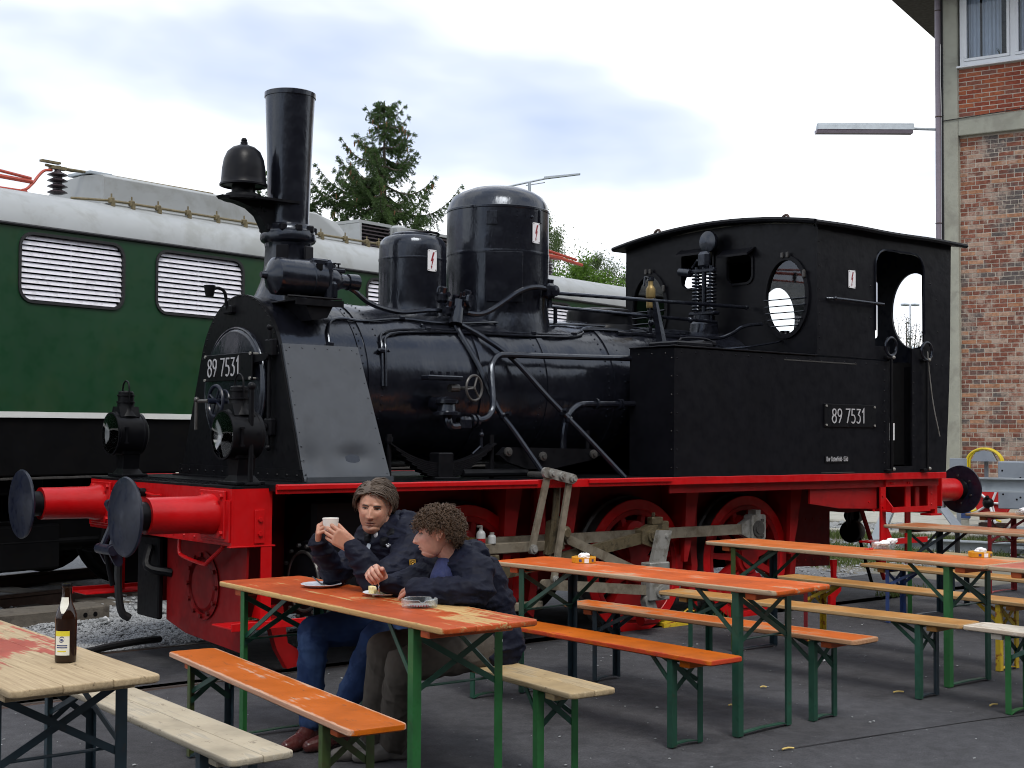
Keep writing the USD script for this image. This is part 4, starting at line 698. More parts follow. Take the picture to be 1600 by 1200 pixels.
P_('ash_pan', bx(4.95, 6.0, -0.5, 0.5, 0.42, 1.2, 0.03), 'black_soot', smooth=False)
for x in (3.02, 3.60, 4.94, 6.28): P_('frame_bracket', J(prism(Polygon([(x-0.06, 1.2), (x+0.10, 1.2), (x+0.02, 0.78), (x-0.05, 0.55), (x-0.09, 0.55)]), 'xz', -0.90, -0.86), bx(x-0.05, x-0.03, -0.86, -0.6, 0.6, 1.2)), 'red_worn', smooth=False)
# front plate under the beam with its bolted cover
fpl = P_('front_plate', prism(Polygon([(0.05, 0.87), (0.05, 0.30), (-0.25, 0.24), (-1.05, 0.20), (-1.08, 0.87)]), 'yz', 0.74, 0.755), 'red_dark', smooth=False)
P_('cover_ring', J(lathe([(0.215, 0), (0.225, -0.012), (0.19, -0.016), (0.185, 0)], (0.74, -0.50, 0.58), (1, 0, 0), 36), lathe([(0.001, -0.02), (0.15, -0.012), (0.165, 0)], (0.74, -0.50, 0.58), (1, 0, 0), 36)), 'red_dark', fpl)
each('bolt', ([hexbolt((0.727, -0.50+0.20*math.cos(a), 0.58+0.20*math.sin(a)), (-1, 0, 0), 0.016, 0.018) for a in np.arange(12)*PI/6]), 'red_frame', fpl, smooth=False)
P_('brake_cylinder', J(cyl((0.70, 0.22, 0.72), (1.2, 0.22, 0.72), 0.13, n=24), bx(0.68, 0.72, 0.06, 0.40, 0.3, 0.86, 0.01), tube([(0.66, 0.15, 0.8), (0.62, 0.1, 0.66), (0.75, -0.02, 0.62)], 0.03, 8, 4)), 'black_dull')
P_('loop_handle', tube([(0.66, -0.30, 0.88), (0.655, -0.31, 0.80), (0.655, -0.36, 0.765), (0.655, -0.66, 0.735), (0.655, -0.73, 0.76), (0.655, -0.90, 0.85), (0.66, -0.92, 0.88)], 0.013, 8, 3), 'red_paint')
for s, y0 in ((-1, -1.10), (1, 1.10)):
    fs = P_('front_step', J(bx(0.82, 0.895, min(y0, y0+0.012*s), max(y0, y0+0.012*s), 0.40, 0.876), hullpts([(0.82, y0, 0.62), (0.84, y0, 0.62), (0.82, y0-0.10*s, 0.42), (0.84, y0-0.10*s, 0.42), (0.82, y0, 0.42), (0.84, y0, 0.42)]), box((0.81, y0+0.02*s, 0.392), (0.52, 0.26, 0.012), 0.003), box((0.81, y0+0.146*s, 0.40), (0.52, 0.012, 0.05), 0.003)), 'red_paint', smooth=False)
P_('guard_iron', J(prism(Polygon([(1.02, 0.45), (1.16, 0.45), (1.2, 0.2), (1.33, 0.12), (1.33, 0.05), (1.2, 0.03), (1.12, 0.16)]), 'xz', -0.80, -0.74)), 'red_worn', smooth=False)
# --- buffers
for x0, d, ys in ((0.0, 1, (-0.875, 0.875)), (8.93, -1, (-0.875, 0.875))):
    for y0 in ys:
        ax = (d, 0, 0); b = P_('buffer', lathe([(0.128, 0.42), (0.118, 0.46), (0.112, 0.50), (0.112, 0.157), (0.122, 0.155), (0.122, 0.175), (0.113, 0.18)][::-1] if False else [(0.085, 0.155), (0.113, 0.155), (0.114, 0.30), (0.115, 0.50), (0.128, 0.56), (0.128, 0.60), (0.001, 0.60)], (x0, y0, 1.068), ax, 36), 'red_paint')
        P_('disc', lathe([(0.001, -0.012), (0.10, -0.009), (0.19, 0.002), (0.236, 0.016), (0.243, 0.026), (0.238, 0.036), (0.12, 0.042), (0.001, 0.042)], (x0, y0, 1.068), ax, 48), 'blue_steel', b)
        P_('shank', lathe([(0.10, 0.04), (0.088, 0.06), (0.088, 0.16), (0.001, 0.16)], (x0, y0, 1.068), ax, 28), 'black_dull', b)
        xx = x0+d*0.604; P_('flange', J(box((xx, y0, 1.068), (0.018, 0.33, 0.30), 0.004), [hexbolt((xx-d*0.008, y0+a, 1.068+c), (-d, 0, 0), 0.019, 0.018) for a in (-0.13, 0.13) for c in (-0.115, 0.115)]), 'red_paint', b, smooth=False)
        if d < 0: P_('bolts', J([hexbolt((x0-0.042, y0+0.14*math.cos(a), 1.068+0.14*math.sin(a)), (-1, 0, 0), 0.012, 0.012) for a in np.arange(6)*PI/3+0.4]), 'steel_dark', b, smooth=False)
cp = P_('coupling', J(flatbar((0.62, 0, 1.04), (0.36, 0, 1.0), 0.09, 0.05), flatbar((0.36, 0, 1.0), (0.30, 0, 1.10), 0.06, 0.05)), 'blue_steel')
P_('shackle', J(tube([(0.36, -0.06, 1.0), (0.30, -0.065, 0.86), (0.28, -0.06, 0.80), (0.28, 0.06, 0.80), (0.30, 0.065, 0.86), (0.36, 0.06, 1.0)], 0.021, 8, 3), cyl((0.28, -0.12, 0.80), (0.28, 0.12, 0.80), 0.035, n=12), flatbar((0.28, -0.08, 0.81), (0.33, -0.08, 0.72), 0.06, 0.018), flatbar((0.28, 0.08, 0.81), (0.33, 0.08, 0.72), 0.06, 0.018)), 'blue_steel', cp)
P_('screw', J(cyl((0.28, 0, 0.78), (0.33, 0, 0.56), 0.018, n=10)), 'black_dull', cp)
P_('brake_hose', J(tube([(0.60, 0.24, 0.98), (0.50, 0.24, 0.92), (0.47, 0.24, 0.6), (0.50, 0.25, 0.36), (0.56, 0.25, 0.30)], 0.028, 8, 4)), 'rubber')
P_('beam_valve', J(cyl((0.615, 0.16, 1.165), (0.50, 0.16, 1.165), 0.03, n=12), box((0.53, 0.16, 1.165), (0.08, 0.09, 0.075), 0.012), ), 'black_dull')
P_('valve_lever', tube([(0.60, 0.10, 1.165), (0.585, -0.05, 1.155), (0.585, -0.16, 1.16)], 0.008, 6), 'red_paint')
# --- lanterns
for y0 in (-0.875, 0.865):
    ln = P_('lantern', J(lathe([(0.146, 0.12), (0.146, 0.0), (0.158, 0), (0.158, 0.015), (0.148, 0.02), (0.148, 0.20), (0.152, 0.205), (0.152, 0.225), (0.10, 0.26), (0.001, 0.27)], (0.66, y0, 1.565), (1, 0, 0), 32), box((0.79, y0, 1.44), (0.14, 0.16, 0.06), 0.01), prism(Polygon([(y0-0.055, 1.30), (y0+0.055, 1.30), (y0+0.075, 1.43), (y0-0.075, 1.43)]), 'yz', 0.74, 0.86), box((0.80, y0, 1.262), (0.20, 0.26, 0.022), 0.004), hullpts([(0.72, y0-0.10, 1.27), (0.88, y0-0.10, 1.27), (0.72, y0+0.10, 1.27), (0.88, y0+0.10, 1.27), (0.74, y0-0.055, 1.31), (0.86, y0-0.055, 1.31), (0.74, y0+0.055, 1.31), (0.86, y0+0.055, 1.31)])), 'black_dull')
    P_('chimney', J(lathe([(0.10, 0.13), (0.075, 0.165), (0.062, 0.19), (0.062, 0.225), (0.068, 0.228), (0.068, 0.238), (0.058, 0.24), (0.058, 0.275), (0.064, 0.278), (0.064, 0.288), (0.055, 0.29), (0.055, 0.305), (0.05, 0.312), (0.001, 0.318)], (0.775, y0, 1.565), n=24), prism(Polygon([(y0-0.09, 1.69), (y0+0.09, 1.69), (y0+0.055, 1.765), (y0-0.055, 1.765)]), 'yz', 0.70, 0.85)), 'black_dull', ln)
    P_('reflector', lathe([(0.001, 0.030), (0.06, 0.026), (0.11, 0.016), (0.138, 0.006), (0.145, 0.004), (0.145, 0.02), (0.001, 0.045)], (0.662, y0, 1.565), (1, 0, 0), 28), 'lamp_white', ln)
    P_('lens', lathe([(0.001, -0.012), (0.08, -0.008), (0.146, 0.004), (0.146, 0.008), (0.001, 0.006)], (0.656, y0, 1.565), (1, 0, 0), 28), 'lens_clear', ln)
    P_('handle', tube([(0.775, y0-0.055, 1.74), (0.775, y0-0.060, 1.86), (0.775, y0-0.045, 1.93), (0.775, y0, 1.955), (0.775, y0+0.045, 1.93), (0.775, y0+0.060, 1.86), (0.775, y0+0.055, 1.74)], 0.0065, 6, 4), 'black_dull', ln)
    P_('clasp', J(box((0.72, y0-0.153, 1.55), (0.015, 0.012, 0.12)), box((0.72, y0-0.155, 1.61), (0.03, 0.016, 0.012)), box((0.72, y0-0.155, 1.50), (0.03, 0.016, 0.012))), 'black_dull', ln, smooth=False)
P_('grab_post', J(cyl((0.80, -0.995, 1.25), (0.80, -0.995, 1.86), 0.017, n=12), sphere((0.80, -0.995, 1.875), 0.027), box((0.80, -0.995, 1.258), (0.1, 0.1, 0.018), 0.004)), 'black_dull')
# --- smokebox
R0, ZC = 0.60, 1.95
pro = [(-0.90, 1.255)]+[(-0.895+0.30*t, 1.255+0.84*t) for t in (0.3, 0.6)]+[(-(R0+0.012)*math.cos(a), ZC+(R0+0.012)*math.sin(a)) for a in np.linspace(0.30, PI/2, 16)]
outline = pro+[(-a, b) for a, b in pro[::-1][1:]]
sbx = P_('smokebox', prism(Polygon([(a*0.985, b-0.008 if b > 1.3 else b) for a, b in outline]), 'yz', 1.262, 1.87), 'black_gloss', smooth=25)
P_('front_plate', prism(Polygon(outline), 'yz', 1.236, 1.2615), 'black_dull', sbx, smooth=False)
P_('base_angle', J(bx(1.17, 1.235, -0.90, 0.90, 1.2565, 1.268), bx(1.222, 1.2355, -0.90, 0.90, 1.268, 1.34)), 'black_dull', sbx, smooth=False)
P_('rivets', J([rivet((1.222, y, 1.30), (-1, 0, 0), 0.011) for y in np.linspace(-0.85, 0.85, 14)]+[rivet((1.236, sg*yy, zz), (-1, 0, 0), 0.008) for sg in (-1, 1) for yy, zz in [(-a*0.955, b-0.01) for a, b in pro[3:]]]), 'black_dull', sbx, smooth=False, kind='stuff')
# side plates, leaning in towards the boiler, with soft dents
def side_plate(s):
    nu, nv = 26, 34; U, V = np.meshgrid(np.linspace(0, 1, nu), np.linspace(0, 1, nv), indexing='ij')
    A, B, C, D = (np.array(a) for a in ((1.25, -0.905, 1.262), (1.935, -0.905, 1.262), (1.855, -0.585, 2.19), (1.25, -0.585, 2.19)))
    Pp = ((1-U)*(1-V))[..., None]*A+(U*(1-V))[..., None]*B+(U*V)[..., None]*C+((1-U)*V)[..., None]*D
    nrm = np.array([0, -0.95, 0.31]); w = 0.032*np.exp(-(((U-0.62)/0.20)**2+((V-0.17)/0.07)**2))+0.024*np.exp(-(((U-0.12)/0.12)**2+((V-0.14)/0.12)**2))+0.006*(meshkit.fbm(np.stack([U*3, V*4, U*0+2.2], -1), 3, 5)-0.5)+0.004*np.exp(-(((U-0.5)/0.03)**2+((V-0.30)/0.012)**2))+0.004*np.exp(-(((U-0.72)/0.03)**2+((V-0.29)/0.012)**2))
    w *= np.clip(V*30, 0, 1)*np.clip((1-U)*15, 0, 1); Q = Pp-nrm*w[..., None]; Bk = Pp-nrm*0.03
    n = nu*nv; v = np.vstack([Q.reshape(-1, 3), Bk.reshape(-1, 3)]); i, j = np.meshgrid(np.arange(nu-1), np.arange(nv-1), indexing='ij'); a = (i*nv+j).ravel()
    f = np.vstack([np.stack([a, a+nv, a+nv+1], 1), np.stack([a, a+nv+1, a+1], 1), np.stack([n+a, n+a+nv+1, n+a+nv], 1), np.stack([n+a, n+a+1, n+a+nv+1], 1)])
    e = [k for k in range(nu*nv)]; loop = [q*nv for q in range(nu)]+[(nu-1)*nv+q for q in range(1, nv)]+[q*nv+nv-1 for q in range(nu-2, -1, -1)]+[q for q in range(nv-2, 0, -1)]
    l = np.array(loop); m = np.roll(l, -1); f = np.vstack([f, np.stack([l, n+l, n+m], 1), np.stack([l, n+m, m], 1)])
    t = trimesh.Trimesh(v, f, process=False); return t if s < 0 else mir(t)
for s in (-1, 1):
    sp = P_('side_plate', side_plate(s), 'grey_black', sbx, smooth=50)
    rv = [np.array((1.25+0.02, -0.905+0.32*t, 1.262+0.928*t)) for t in np.linspace(0.05, 0.95, 10)]+[np.array((1.915-0.08*t, -0.905+0.32*t, 1.262+0.928*t)) for t in np.linspace(0.05, 0.95, 9)]+[np.array((1.3+0.1*k, -0.594, 2.165)) for k in range(6)]
    m = J([rivet(p_, (0, -0.95, 0.31), 0.007) for p_ in rv]+[bx(1.26, 1.94, -0.925, -0.906, 1.2565, 1.29)]); P_('rivets', m if s < 0 else mir(m), 'grey_black', sp, smooth=False, kind='stuff')
dr = P_('smokebox_door', J(lathe([(0.44, 0), (0.44, -0.03), (0.425, -0.045), (0.41, -0.05), (0.30, -0.075), (0.15, -0.09), (0.001, -0.095)], (1.236, 0.0, 1.88), (1, 0, 0), 48)), 'black_gloss', sbx)
P_('rim', torus((1.205, 0, 1.88), (1, 0, 0), 0.44, 0.012, 48, 8), 'black_gloss', dr)
P_('hinge', J(cyl((1.20, -0.50, 1.50), (1.20, -0.50, 2.28), 0.014, n=10), box((1.21, -0.50, 2.16), (0.05, 0.10, 0.12), 0.01), box((1.21, -0.50, 1.62), (0.05, 0.10, 0.12), 0.01), flatbar((1.17, -0.50, 2.10), (1.15, -0.05, 2.06), 0.05, 0.015, (1, 0, 0)), flatbar((1.17, -0.50, 1.62), (1.15, -0.05, 1.68), 0.05, 0.015, (1, 0, 0)), [sphere((1.20, -0.50, z), 0.022) for z in (1.48, 2.3)]), 'black_dull', dr)
hw = P_('hand_wheel', J(torus((1.06, 0, 1.80), (1, 0, 0), 0.108, 0.013, 32, 8), [cyl((1.06, 0, 1.80), (1.06, 0.1*math.cos(a), 1.80+0.1*math.sin(a)), 0.008, n=6) for a in np.arange(4)*PI/2+0.5], cyl((1.0, 0, 1.80), (1.2, 0, 1.80), 0.02, n=12), torus((1.11, -0.03, 1.80), (1, 0, 0), 0.075, 0.01, 28, 8)), 'blue_steel', dr)
P_('crank_handle', J(cyl((1.0, 0, 1.80), (0.97, 0.10, 1.80), 0.012, n=8), cyl((0.965, 0.105, 1.81), (0.965, 0.11, 1.60), 0.012, n=8), sphere((0.965, 0.105, 1.81), 0.02)), 'steel_dark', dr)
npl = P_('number_plate', bx(1.135, 1.147, -0.375, 0.335, 1.945, 2.135, 0.003), 'black_dull', sbx, smooth=False)
tx, w = digits('89 7531', 0.132); P_('number', on_front(tx, 1.1335, 0.275, 1.975), 'number_silver', npl, smooth=False)
each('spacer_bolt', ([J(cyl((1.15, y, z), (1.236, y, z), 0.008, n=8), hexbolt((1.135, y, z), (-1, 0, 0), 0.012, 0.008)) for y in (-0.355, 0.315) for z in (1.955, 2.125)]), 'steel_grey', npl, smooth=False)
P_('lamp_iron', J(tube([(1.25, 0.12, 2.45), (1.20, 0.12, 2.47), (1.18, 0.12, 2.58), (1.13, 0.12, 2.61), (1.08, 0.12, 2.60)], 0.012, 8, 3), lathe([(0.028, 0), (0.042, 0.075), (0.04, 0.08), (0.001, 0.07)], (1.06, 0.12, 2.545), n=16), box((1.22, 0.12, 2.46), (0.05, 0.12, 0.06), 0.01)), 'black_dull')
# --- chimney, bell, generator
ch = P_('chimney', lathe([(0.36, 2.42), (0.30, 2.50), (0.235, 2.58), (0.195, 2.68), (0.172, 2.80), (0.165, 2.92), (0.172, 2.955), (0.195, 2.97), (0.203, 2.985), (0.203, 3.02), (0.196, 3.03), (0.196, 3.045), (0.182, 3.06), (0.178, 3.085), (0.152, 3.10), (0.150, 3.14), (0.160, 3.5), (0.170, 3.8), (0.180, 4.03), (0.187, 4.032), (0.187, 4.065), (0.178, 4.07), (0.168, 4.06), (0.150, 3.6)], (1.62, 0, 0), n=48), 'black_gloss')
each('clamp_lug', ([box((1.62+0.18*math.cos(a), 0.18*math.sin(a), 3.06), (0.05, 0.05, 0.05), 0.008) for a in np.arange(10)*PI/5+0.2]+[xf(box((0.197, 0, 2.84), (0.02, 0.09, 0.18), 0.006), (1.62, 0, 0), rz=a) for a in (-2.3, -1.25)]), 'black_paint', ch, smooth=False)
P_('soot_inside', lathe([(0.001, 3.62), (0.15, 3.62), (0.149, 3.60), (0.001, 3.60)], (1.62, 0, 0), n=24), 'black_soot', ch)
bl = P_('bell', lathe([(0.150, 3.345), (0.158, 3.335), (0.170, 3.34), (0.170, 3.352), (0.163, 3.36), (0.158, 3.39), (0.154, 3.46), (0.142, 3.53), (0.118, 3.585), (0.080, 3.618), (0.040, 3.632), (0.026, 3.642), (0.026, 3.655), (0.020, 3.66), (0.022, 3.672), (0.014, 3.685), (0.001, 3.688)], (1.25, 0, 0), n=48), 'black_paint')
P_('bell_post', lathe([(0.13, 3.255), (0.125, 3.28), (0.085, 3.29), (0.08, 3.36), (0.001, 3.37)], (1.25, 0, 0), n=24), 'black_dull', bl)
brk = Polygon([(1.06, 3.255), (1.60, 3.255), (1.60, 3.23), (1.55, 3.05), (1.50, 2.99), (1.44, 2.99), (1.405, 3.06), (1.36, 3.14), (1.29, 3.19), (1.20, 3.215), (1.08, 3.235)]).difference(Polygon([(1.36, 3.20), (1.395, 3.20), (1.41, 3.165), (1.385, 3.165)]))
P_('bell_bracket', J(prism(brk, 'xz', -0.05, 0.05), cyl((1.25, 0, 3.237), (1.25, 0, 3.256), 0.15, n=28), bx(1.26, 1.62, -0.16, 0.16, 3.236, 3.254), bx(1.45, 1.6, -0.08, 0.08, 2.98, 3.03, 0.01)), 'black_dull', bl, smooth=False)
GY, GZ = -0.42, 2.665
tg = P_('turbo_generator', J(lathe([(0.001, 0), (0.02, 0.0), (0.024, 0.02), (0.03, 0.04), (0.06, 0.055), (0.10, 0.075), (0.128, 0.10), (0.132, 0.13), (0.130, 0.36), (0.136, 0.365), (0.136, 0.385), (0.128, 0.39), (0.128, 0.47), (0.001, 0.47)], (1.17, GY, GZ), (1, 0, 0), 36), box((1.66, GY, GZ-0.01), (0.05, 0.25, 0.29), 0.03), box((1.60, GY, GZ+0.115), (0.14, 0.16, 0.05), 0.012), box((1.70, GY, GZ-0.08), (0.06, 0.22, 0.13), 0.02), lathe([(0.09, 0), (0.09, 0.05), (0.07, 0.09), (0.055, 0.12), (0.05, 0.17), (0.06, 0.175), (0.06, 0.26), (0.001, 0.265)], (1.69, GY, GZ), (1, 0, 0), 24), box((1.76, GY, GZ+0.07), (0.12, 0.10, 0.03), 0.006), cyl((1.735, GY-0.02, GZ+0.05), (1.735, GY-0.02, GZ+0.11), 0.02, n=10)), 'black_gloss')
each('valve_knob', ([J(cyl((1.72+0.035*k, GY, GZ+0.08), (1.72+0.035*k, GY, GZ+0.125), 0.006, n=6), torus((1.72+0.035*k, GY, GZ+0.125), (0, 0, 1), 0.014, 0.005, 12, 5)) for k in range(3)]), 'black_dull', tg)
P_('vent', bx(1.545, 1.585, GY-0.125, GY-0.10, GZ+0.055, GZ+0.095), 'black_soot', tg, smooth=False)
P_('shelf', J(bx(1.34, 1.72, -0.60, -0.20, 2.488, 2.50, 0.002), bx(1.34, 1.72, -0.61, -0.598, 2.46, 2.505), prism(Polygon([(1.42, 2.488), (1.66, 2.488), (1.60, 2.38), (1.48, 2.36)]), 'xz', -0.585, -0.30), box((1.42, GY, 2.52), (0.06, 0.14, 0.06), 0.01), box((1.60, GY, 2.52), (0.06, 0.14, 0.05), 0.01), tube([(1.30, -0.56, 2.52), (1.5, -0.61, 2.515), (1.7, -0.61, 2.515)], 0.008, 6)), 'black_dull', tg, smooth=False)
P_('steam_pipe', tube([(1.86, GY, GZ-0.03), (1.93, -0.43, 2.60), (2.04, -0.40, 2.545), (2.2, -0.35, 2.51), (2.40, -0.33, 2.49), (2.62, -0.345, 2.515), (2.80, -0.34, 2.525)], 0.019, 8, 5), 'black_gloss')
# --- boiler, bands, domes
bo = P_('boiler', lathe([(R0-0.02, 1.87), (R0, 1.88)]+[(R0+0.004*math.sin(k*1.7), 1.88+k*0.11) for k in range(1, 40)]+[(R0, 6.2), (0.001, 6.2)], (0, 0, ZC), (1, 0, 0), 72), 'black_gloss')
for x in (1.965, 2.98, 3.64, 4.37): P_('band', lathe([(R0-0.01, x-0.03), (R0+0.011, x-0.028), (R0+0.011, x+0.028), (R0-0.01, x+0.03)], (0, 0, ZC), (1, 0, 0), 72), 'black_gloss', bo)
rv = []
for x in (1.90, 2.06, 3.55, 4.28, 4.46):
    for a in np.linspace(0.2, 2.6, 26): rv.append(rivet((x, -(R0+0.003)*math.sin(a), ZC+(R0+0.003)*math.cos(a)), (0, -math.sin(a), math.cos(a)), 0.007))
P_('rivets', J(rv), 'black_gloss', bo, smooth=False, kind='stuff')
def sheet_patch(x0, x1, a0, a1, r):
    a = np.linspace(a0, a1, 10); rings = []; 
    o = [np.array([[x0, -q*math.sin(t), ZC+q*math.cos(t)], [x1, -q*math.sin(t), ZC+q*math.cos(t)]]) for t in a for q in (r,)]
    v = np.vstack(o); i = np.arange(9)*2; f = np.vstack([np.stack([i, i+1, i+3], 1), np.stack([i, i+3, i+2], 1)])
    return trimesh.Trimesh(v, f, process=False)
def bpt(x, a, r=0.615): return (x, -r*math.sin(a), ZC+r*math.cos(a))     # a point on the boiler skin, a = angle from the top towards us
def dome(prof, x, nm):
    return P_(nm, lathe(prof, (x, 0, 0), n=56), 'black_gloss')
d1 = dome([(0.30, 2.40), (0.285, 2.47), (0.272, 2.52), (0.265, 2.56), (0.264, 2.60), (0.264, 2.92), (0.267, 2.925), (0.267, 2.94), (0.264, 2.945), (0.262, 3.03), (0.252, 3.075), (0.225, 3.105), (0.19, 3.118), (0.17, 3.12), (0.168, 3.135), (0.15, 3.145), (0.001, 3.15)], 2.73, 'sand_dome')
P_('lid_ring', torus((2.78, -0.02, 3.145), (0, 0, 1), 0.15, 0.01, 32, 6), 'black_paint', d1)
d2 = dome([(0.455, 2.30), (0.44, 2.42), (0.430, 2.50), (0.422, 2.54), (0.42, 2.58), (0.42, 3.02), (0.423, 3.025), (0.423, 3.05), (0.42, 3.055), (0.42, 3.385), (0.424, 3.39), (0.424, 3.405), (0.418, 3.412), (0.405, 3.46), (0.37, 3.515), (0.31, 3.555), (0.22, 3.59), (0.12, 3.608), (0.001, 3.613)], 3.58, 'steam_dome')
P_('seam', J([rivet((3.58+0.42*math.cos(a), 0.42*math.sin(a), z), (math.cos(a), math.sin(a), 0), 0.007) for a, z in [(-1.87, zz) for zz in np.linspace(2.62, 3.36, 18)]+[(aa, 3.40) for aa in np.linspace(-2.9, -0.3, 22)]]+[xf(box((0.422, 0, 2.83), (0.008, 0.30, 0.40), 0.003), (3.58, 0, 0), rz=-2.12), xf(box((0.424, 0, 3.30), (0.014, 0.09, 0.11), 0.003), (3.58, 0, 0), rz=-2.36), xf(box((0.424, 0, 3.33), (0.02, 0.03, 0.11), 0.006), (3.58, 0, 0), rz=-1.32), xf(sphere((0.424, 0, 3.32), 0.014, 1), (3.58, 0, 0), rz=-1.55)]), 'black_gloss', d2, smooth=False, kind='stuff')
BOLT = Polygon([(0.006, 0.07), (0.022, 0.07), (0.004, 0.012), (0.016, 0.02), (-0.004, -0.05), (0.002, -0.05), (-0.008, -0.072), (-0.014, -0.046), (-0.009, -0.05), (-0.001, -0.002), (-0.016, -0.008)])
def warn(par, p, ang, w=0.082, h=0.165):
    s = P_('warning_sign', xf(prism(rrect(-w/2, w/2, -h/2, h/2, 0.01), 'xz', -0.004, 0), p, rz=math.radians(ang+90)), 'sign_white', par, smooth=False)
    P_('lightning_bolt', xf(prism(affinity.scale(BOLT, 0.95, 0.92, origin=(0, 0)), 'xz', -0.0055, -0.0035), p, rz=math.radians(ang+90)), 'sign_red', s, smooth=False)
    P_('screw', xf(J([hexbolt((a*(w/2-0.009), -0.004, b*(h/2-0.010)), (0, -1, 0), 0.0042, 0.003) for a in (-1, 1) for b in (-1, 1)]), p, rz=math.radians(ang+90)), 'steel_dark', s, smooth=False)
def on_dome(cx, r, ang, z): a = math.radians(ang); return (cx+(r+0.006)*math.cos(a), (r+0.006)*math.sin(a), z)
warn(d1, on_dome(2.73, 0.264, -91.8, 2.91), -91.8); warn(d2, on_dome(3.58, 0.422, -83.1, 3.195), -83.1)
P_('dome_valve', J(box((3.74, -0.46, 2.735), (0.09, 0.10, 0.12), 0.02), cyl((3.70, -0.48, 2.76), (3.84, -0.44, 2.74), 0.03, n=10), [cyl((3.74+0.03*k, -0.46, 2.78), (3.74+0.03*k, -0.47, 2.83), 0.012, n=8) for k in (-1, 0, 1)], cyl((3.76, -0.44, 2.68), (3.76, -0.45, 2.60), 0.022, n=8), lathe([(0.045, 0), (0.045, 0.03), (0.001, 0.035)], (3.76, -0.49, 2.735), (0, -1, 0), 12)), 'black_gloss', smooth=30)
P_('dome_pipe', tube([(2.90, -0.40, 2.52), (3.06, -0.40, 2.51), (3.17, -0.41, 2.54), (3.30, -0.43, 2.62), (3.42, -0.45, 2.70), (3.53, -0.47, 2.745), (3.64, -0.475, 2.755), (3.72, -0.47, 2.745)], 0.021, 8, 5), 'black_gloss')
va = []
for k, (dx, dy, dz) in enumerate([(0, 0, 0), (0.07, 0.02, 0.05), (0.13, -0.02, 0.01), (0.17, 0.0, 0.09), (-0.04, 0.02, 0.10)]):
    c = np.array([2.78+dx, -0.40+dy, 2.52+dz]); va += [box(c, (0.075, 0.08, 0.085), 0.018), cyl(c, c+[0.0, -0.03, 0.075], 0.026, n=8), hexbolt(c+[0.02, -0.04, 0.02], (0, -1, 0), 0.02, 0.02)]
va += [torus((2.74, -0.36, 2.66), (0.4, -1, 0), 0.045, 0.009, 18, 6), cyl((2.82, -0.45, 2.42), (2.86, -0.42, 2.60), 0.05, n=12), lathe([(0.05, 0), (0.05, 0.02), (0.001, 0.02)], (2.92, -0.47, 2.60), (0.5, -0.8, 0), 12)]+[hexbolt((2.86+0.03*k, -0.45, 2.63+0.012*(k % 2)), (0, -0.4, 1), 0.012, 0.03) for k in range(4)]
P_('feed_valve', J(va), 'black_gloss', smooth=30)
P_('drum_cover', lathe([(0.34, 2.44), (0.305, 2.52), (0.29, 2.535), (0.285, 2.645), (0.275, 2.665), (0.25, 2.675), (0.001, 2.68)], (4.72, 0, 0), n=40), 'black_paint')
P_('diagonal_pipe', tube([(2.83, -0.40, 2.45), bpt(2.84, 0.90, 0.62), bpt(2.92, 1.35, 0.63), (3.0, -0.74, 1.78), (3.09, -0.84, 1.60), (3.23, -0.97, 1.33), (3.26, -1.0, 1.27)], 0.021, 8, 5), 'black_gloss')
P_('diagonal_pipe', tube([(2.87, -0.41, 2.43), bpt(3.02, 0.92, 0.635), (3.23, -0.63, 2.165), (3.46, -0.78, 1.875), (3.70, -0.95, 1.58), (3.907, -1.1, 1.314), (3.95, -1.13, 1.26)], 0.021, 8, 5), 'black_gloss')
each('pipe_clip', ([box(c, (0.06, 0.05, 0.05), 0.012) for c in ((3.03, -0.77, 1.72), (3.56, -0.85, 1.75), (3.60, -0.87, 1.70))]+[hexbolt(c, (0, -1, 0), 0.018, 0.04) for c in ((3.05, -0.79, 1.74), (3.54, -0.88, 1.77))]), 'black_gloss', smooth=False)
each('thin_pipe', (tube([bpt(1.63, 1.28), bpt(1.64, 1.1), bpt(1.66, 0.95), bpt(1.72, 0.80), bpt(1.82, 0.74), bpt(2.0, 0.76), bpt(2.37, 0.66), bpt(2.74, 0.69), bpt(3.3, 0.58), bpt(3.75, 0.52), bpt(4.5, 0.42), bpt(5.6, 0.42)], 0.011, 7, 4), tube([bpt(2.05, 1.62), bpt(2.07, 1.2), bpt(2.10, 0.98), bpt(2.20, 0.90), bpt(2.47, 0.85), bpt(2.71, 0.82), bpt(3.32, 0.80), bpt(3.80, 0.77), bpt(4.0, 0.76), bpt(4.14, 0.68), bpt(4.26, 0.55), bpt(4.5, 0.52), bpt(5.5, 0.48)], 0.011, 7, 4), tube([bpt(2.08, 1.62), bpt(2.10, 1.2), bpt(2.13, 1.02), bpt(2.22, 0.94), bpt(2.47, 0.89), bpt(2.71, 0.86), bpt(3.32, 0.84), bpt(3.95, 0.80), bpt(4.17, 0.70), bpt(4.30, 0.58), bpt(5.4, 0.51)], 0.010, 7, 4)), 'black_gloss')
each('pipe_clip', ([box(bpt(x, a, 0.622), (0.05, 0.03, 0.03), 0.006) for x, a in ((2.06, 1.2), (2.37, 0.66), (2.55, 0.84), (3.6, 0.78), (1.64, 1.15), (3.35, 0.57), (4.05, 0.74))]+[hexbolt(bpt(x, a, 0.62), (0, -math.sin(a), math.cos(a)), 0.01, 0.02) for x, a in ((2.03, 1.2), (2.12, 1.2), (2.5, 0.80), (3.62, 0.74))]), 'black_gloss', smooth=False)
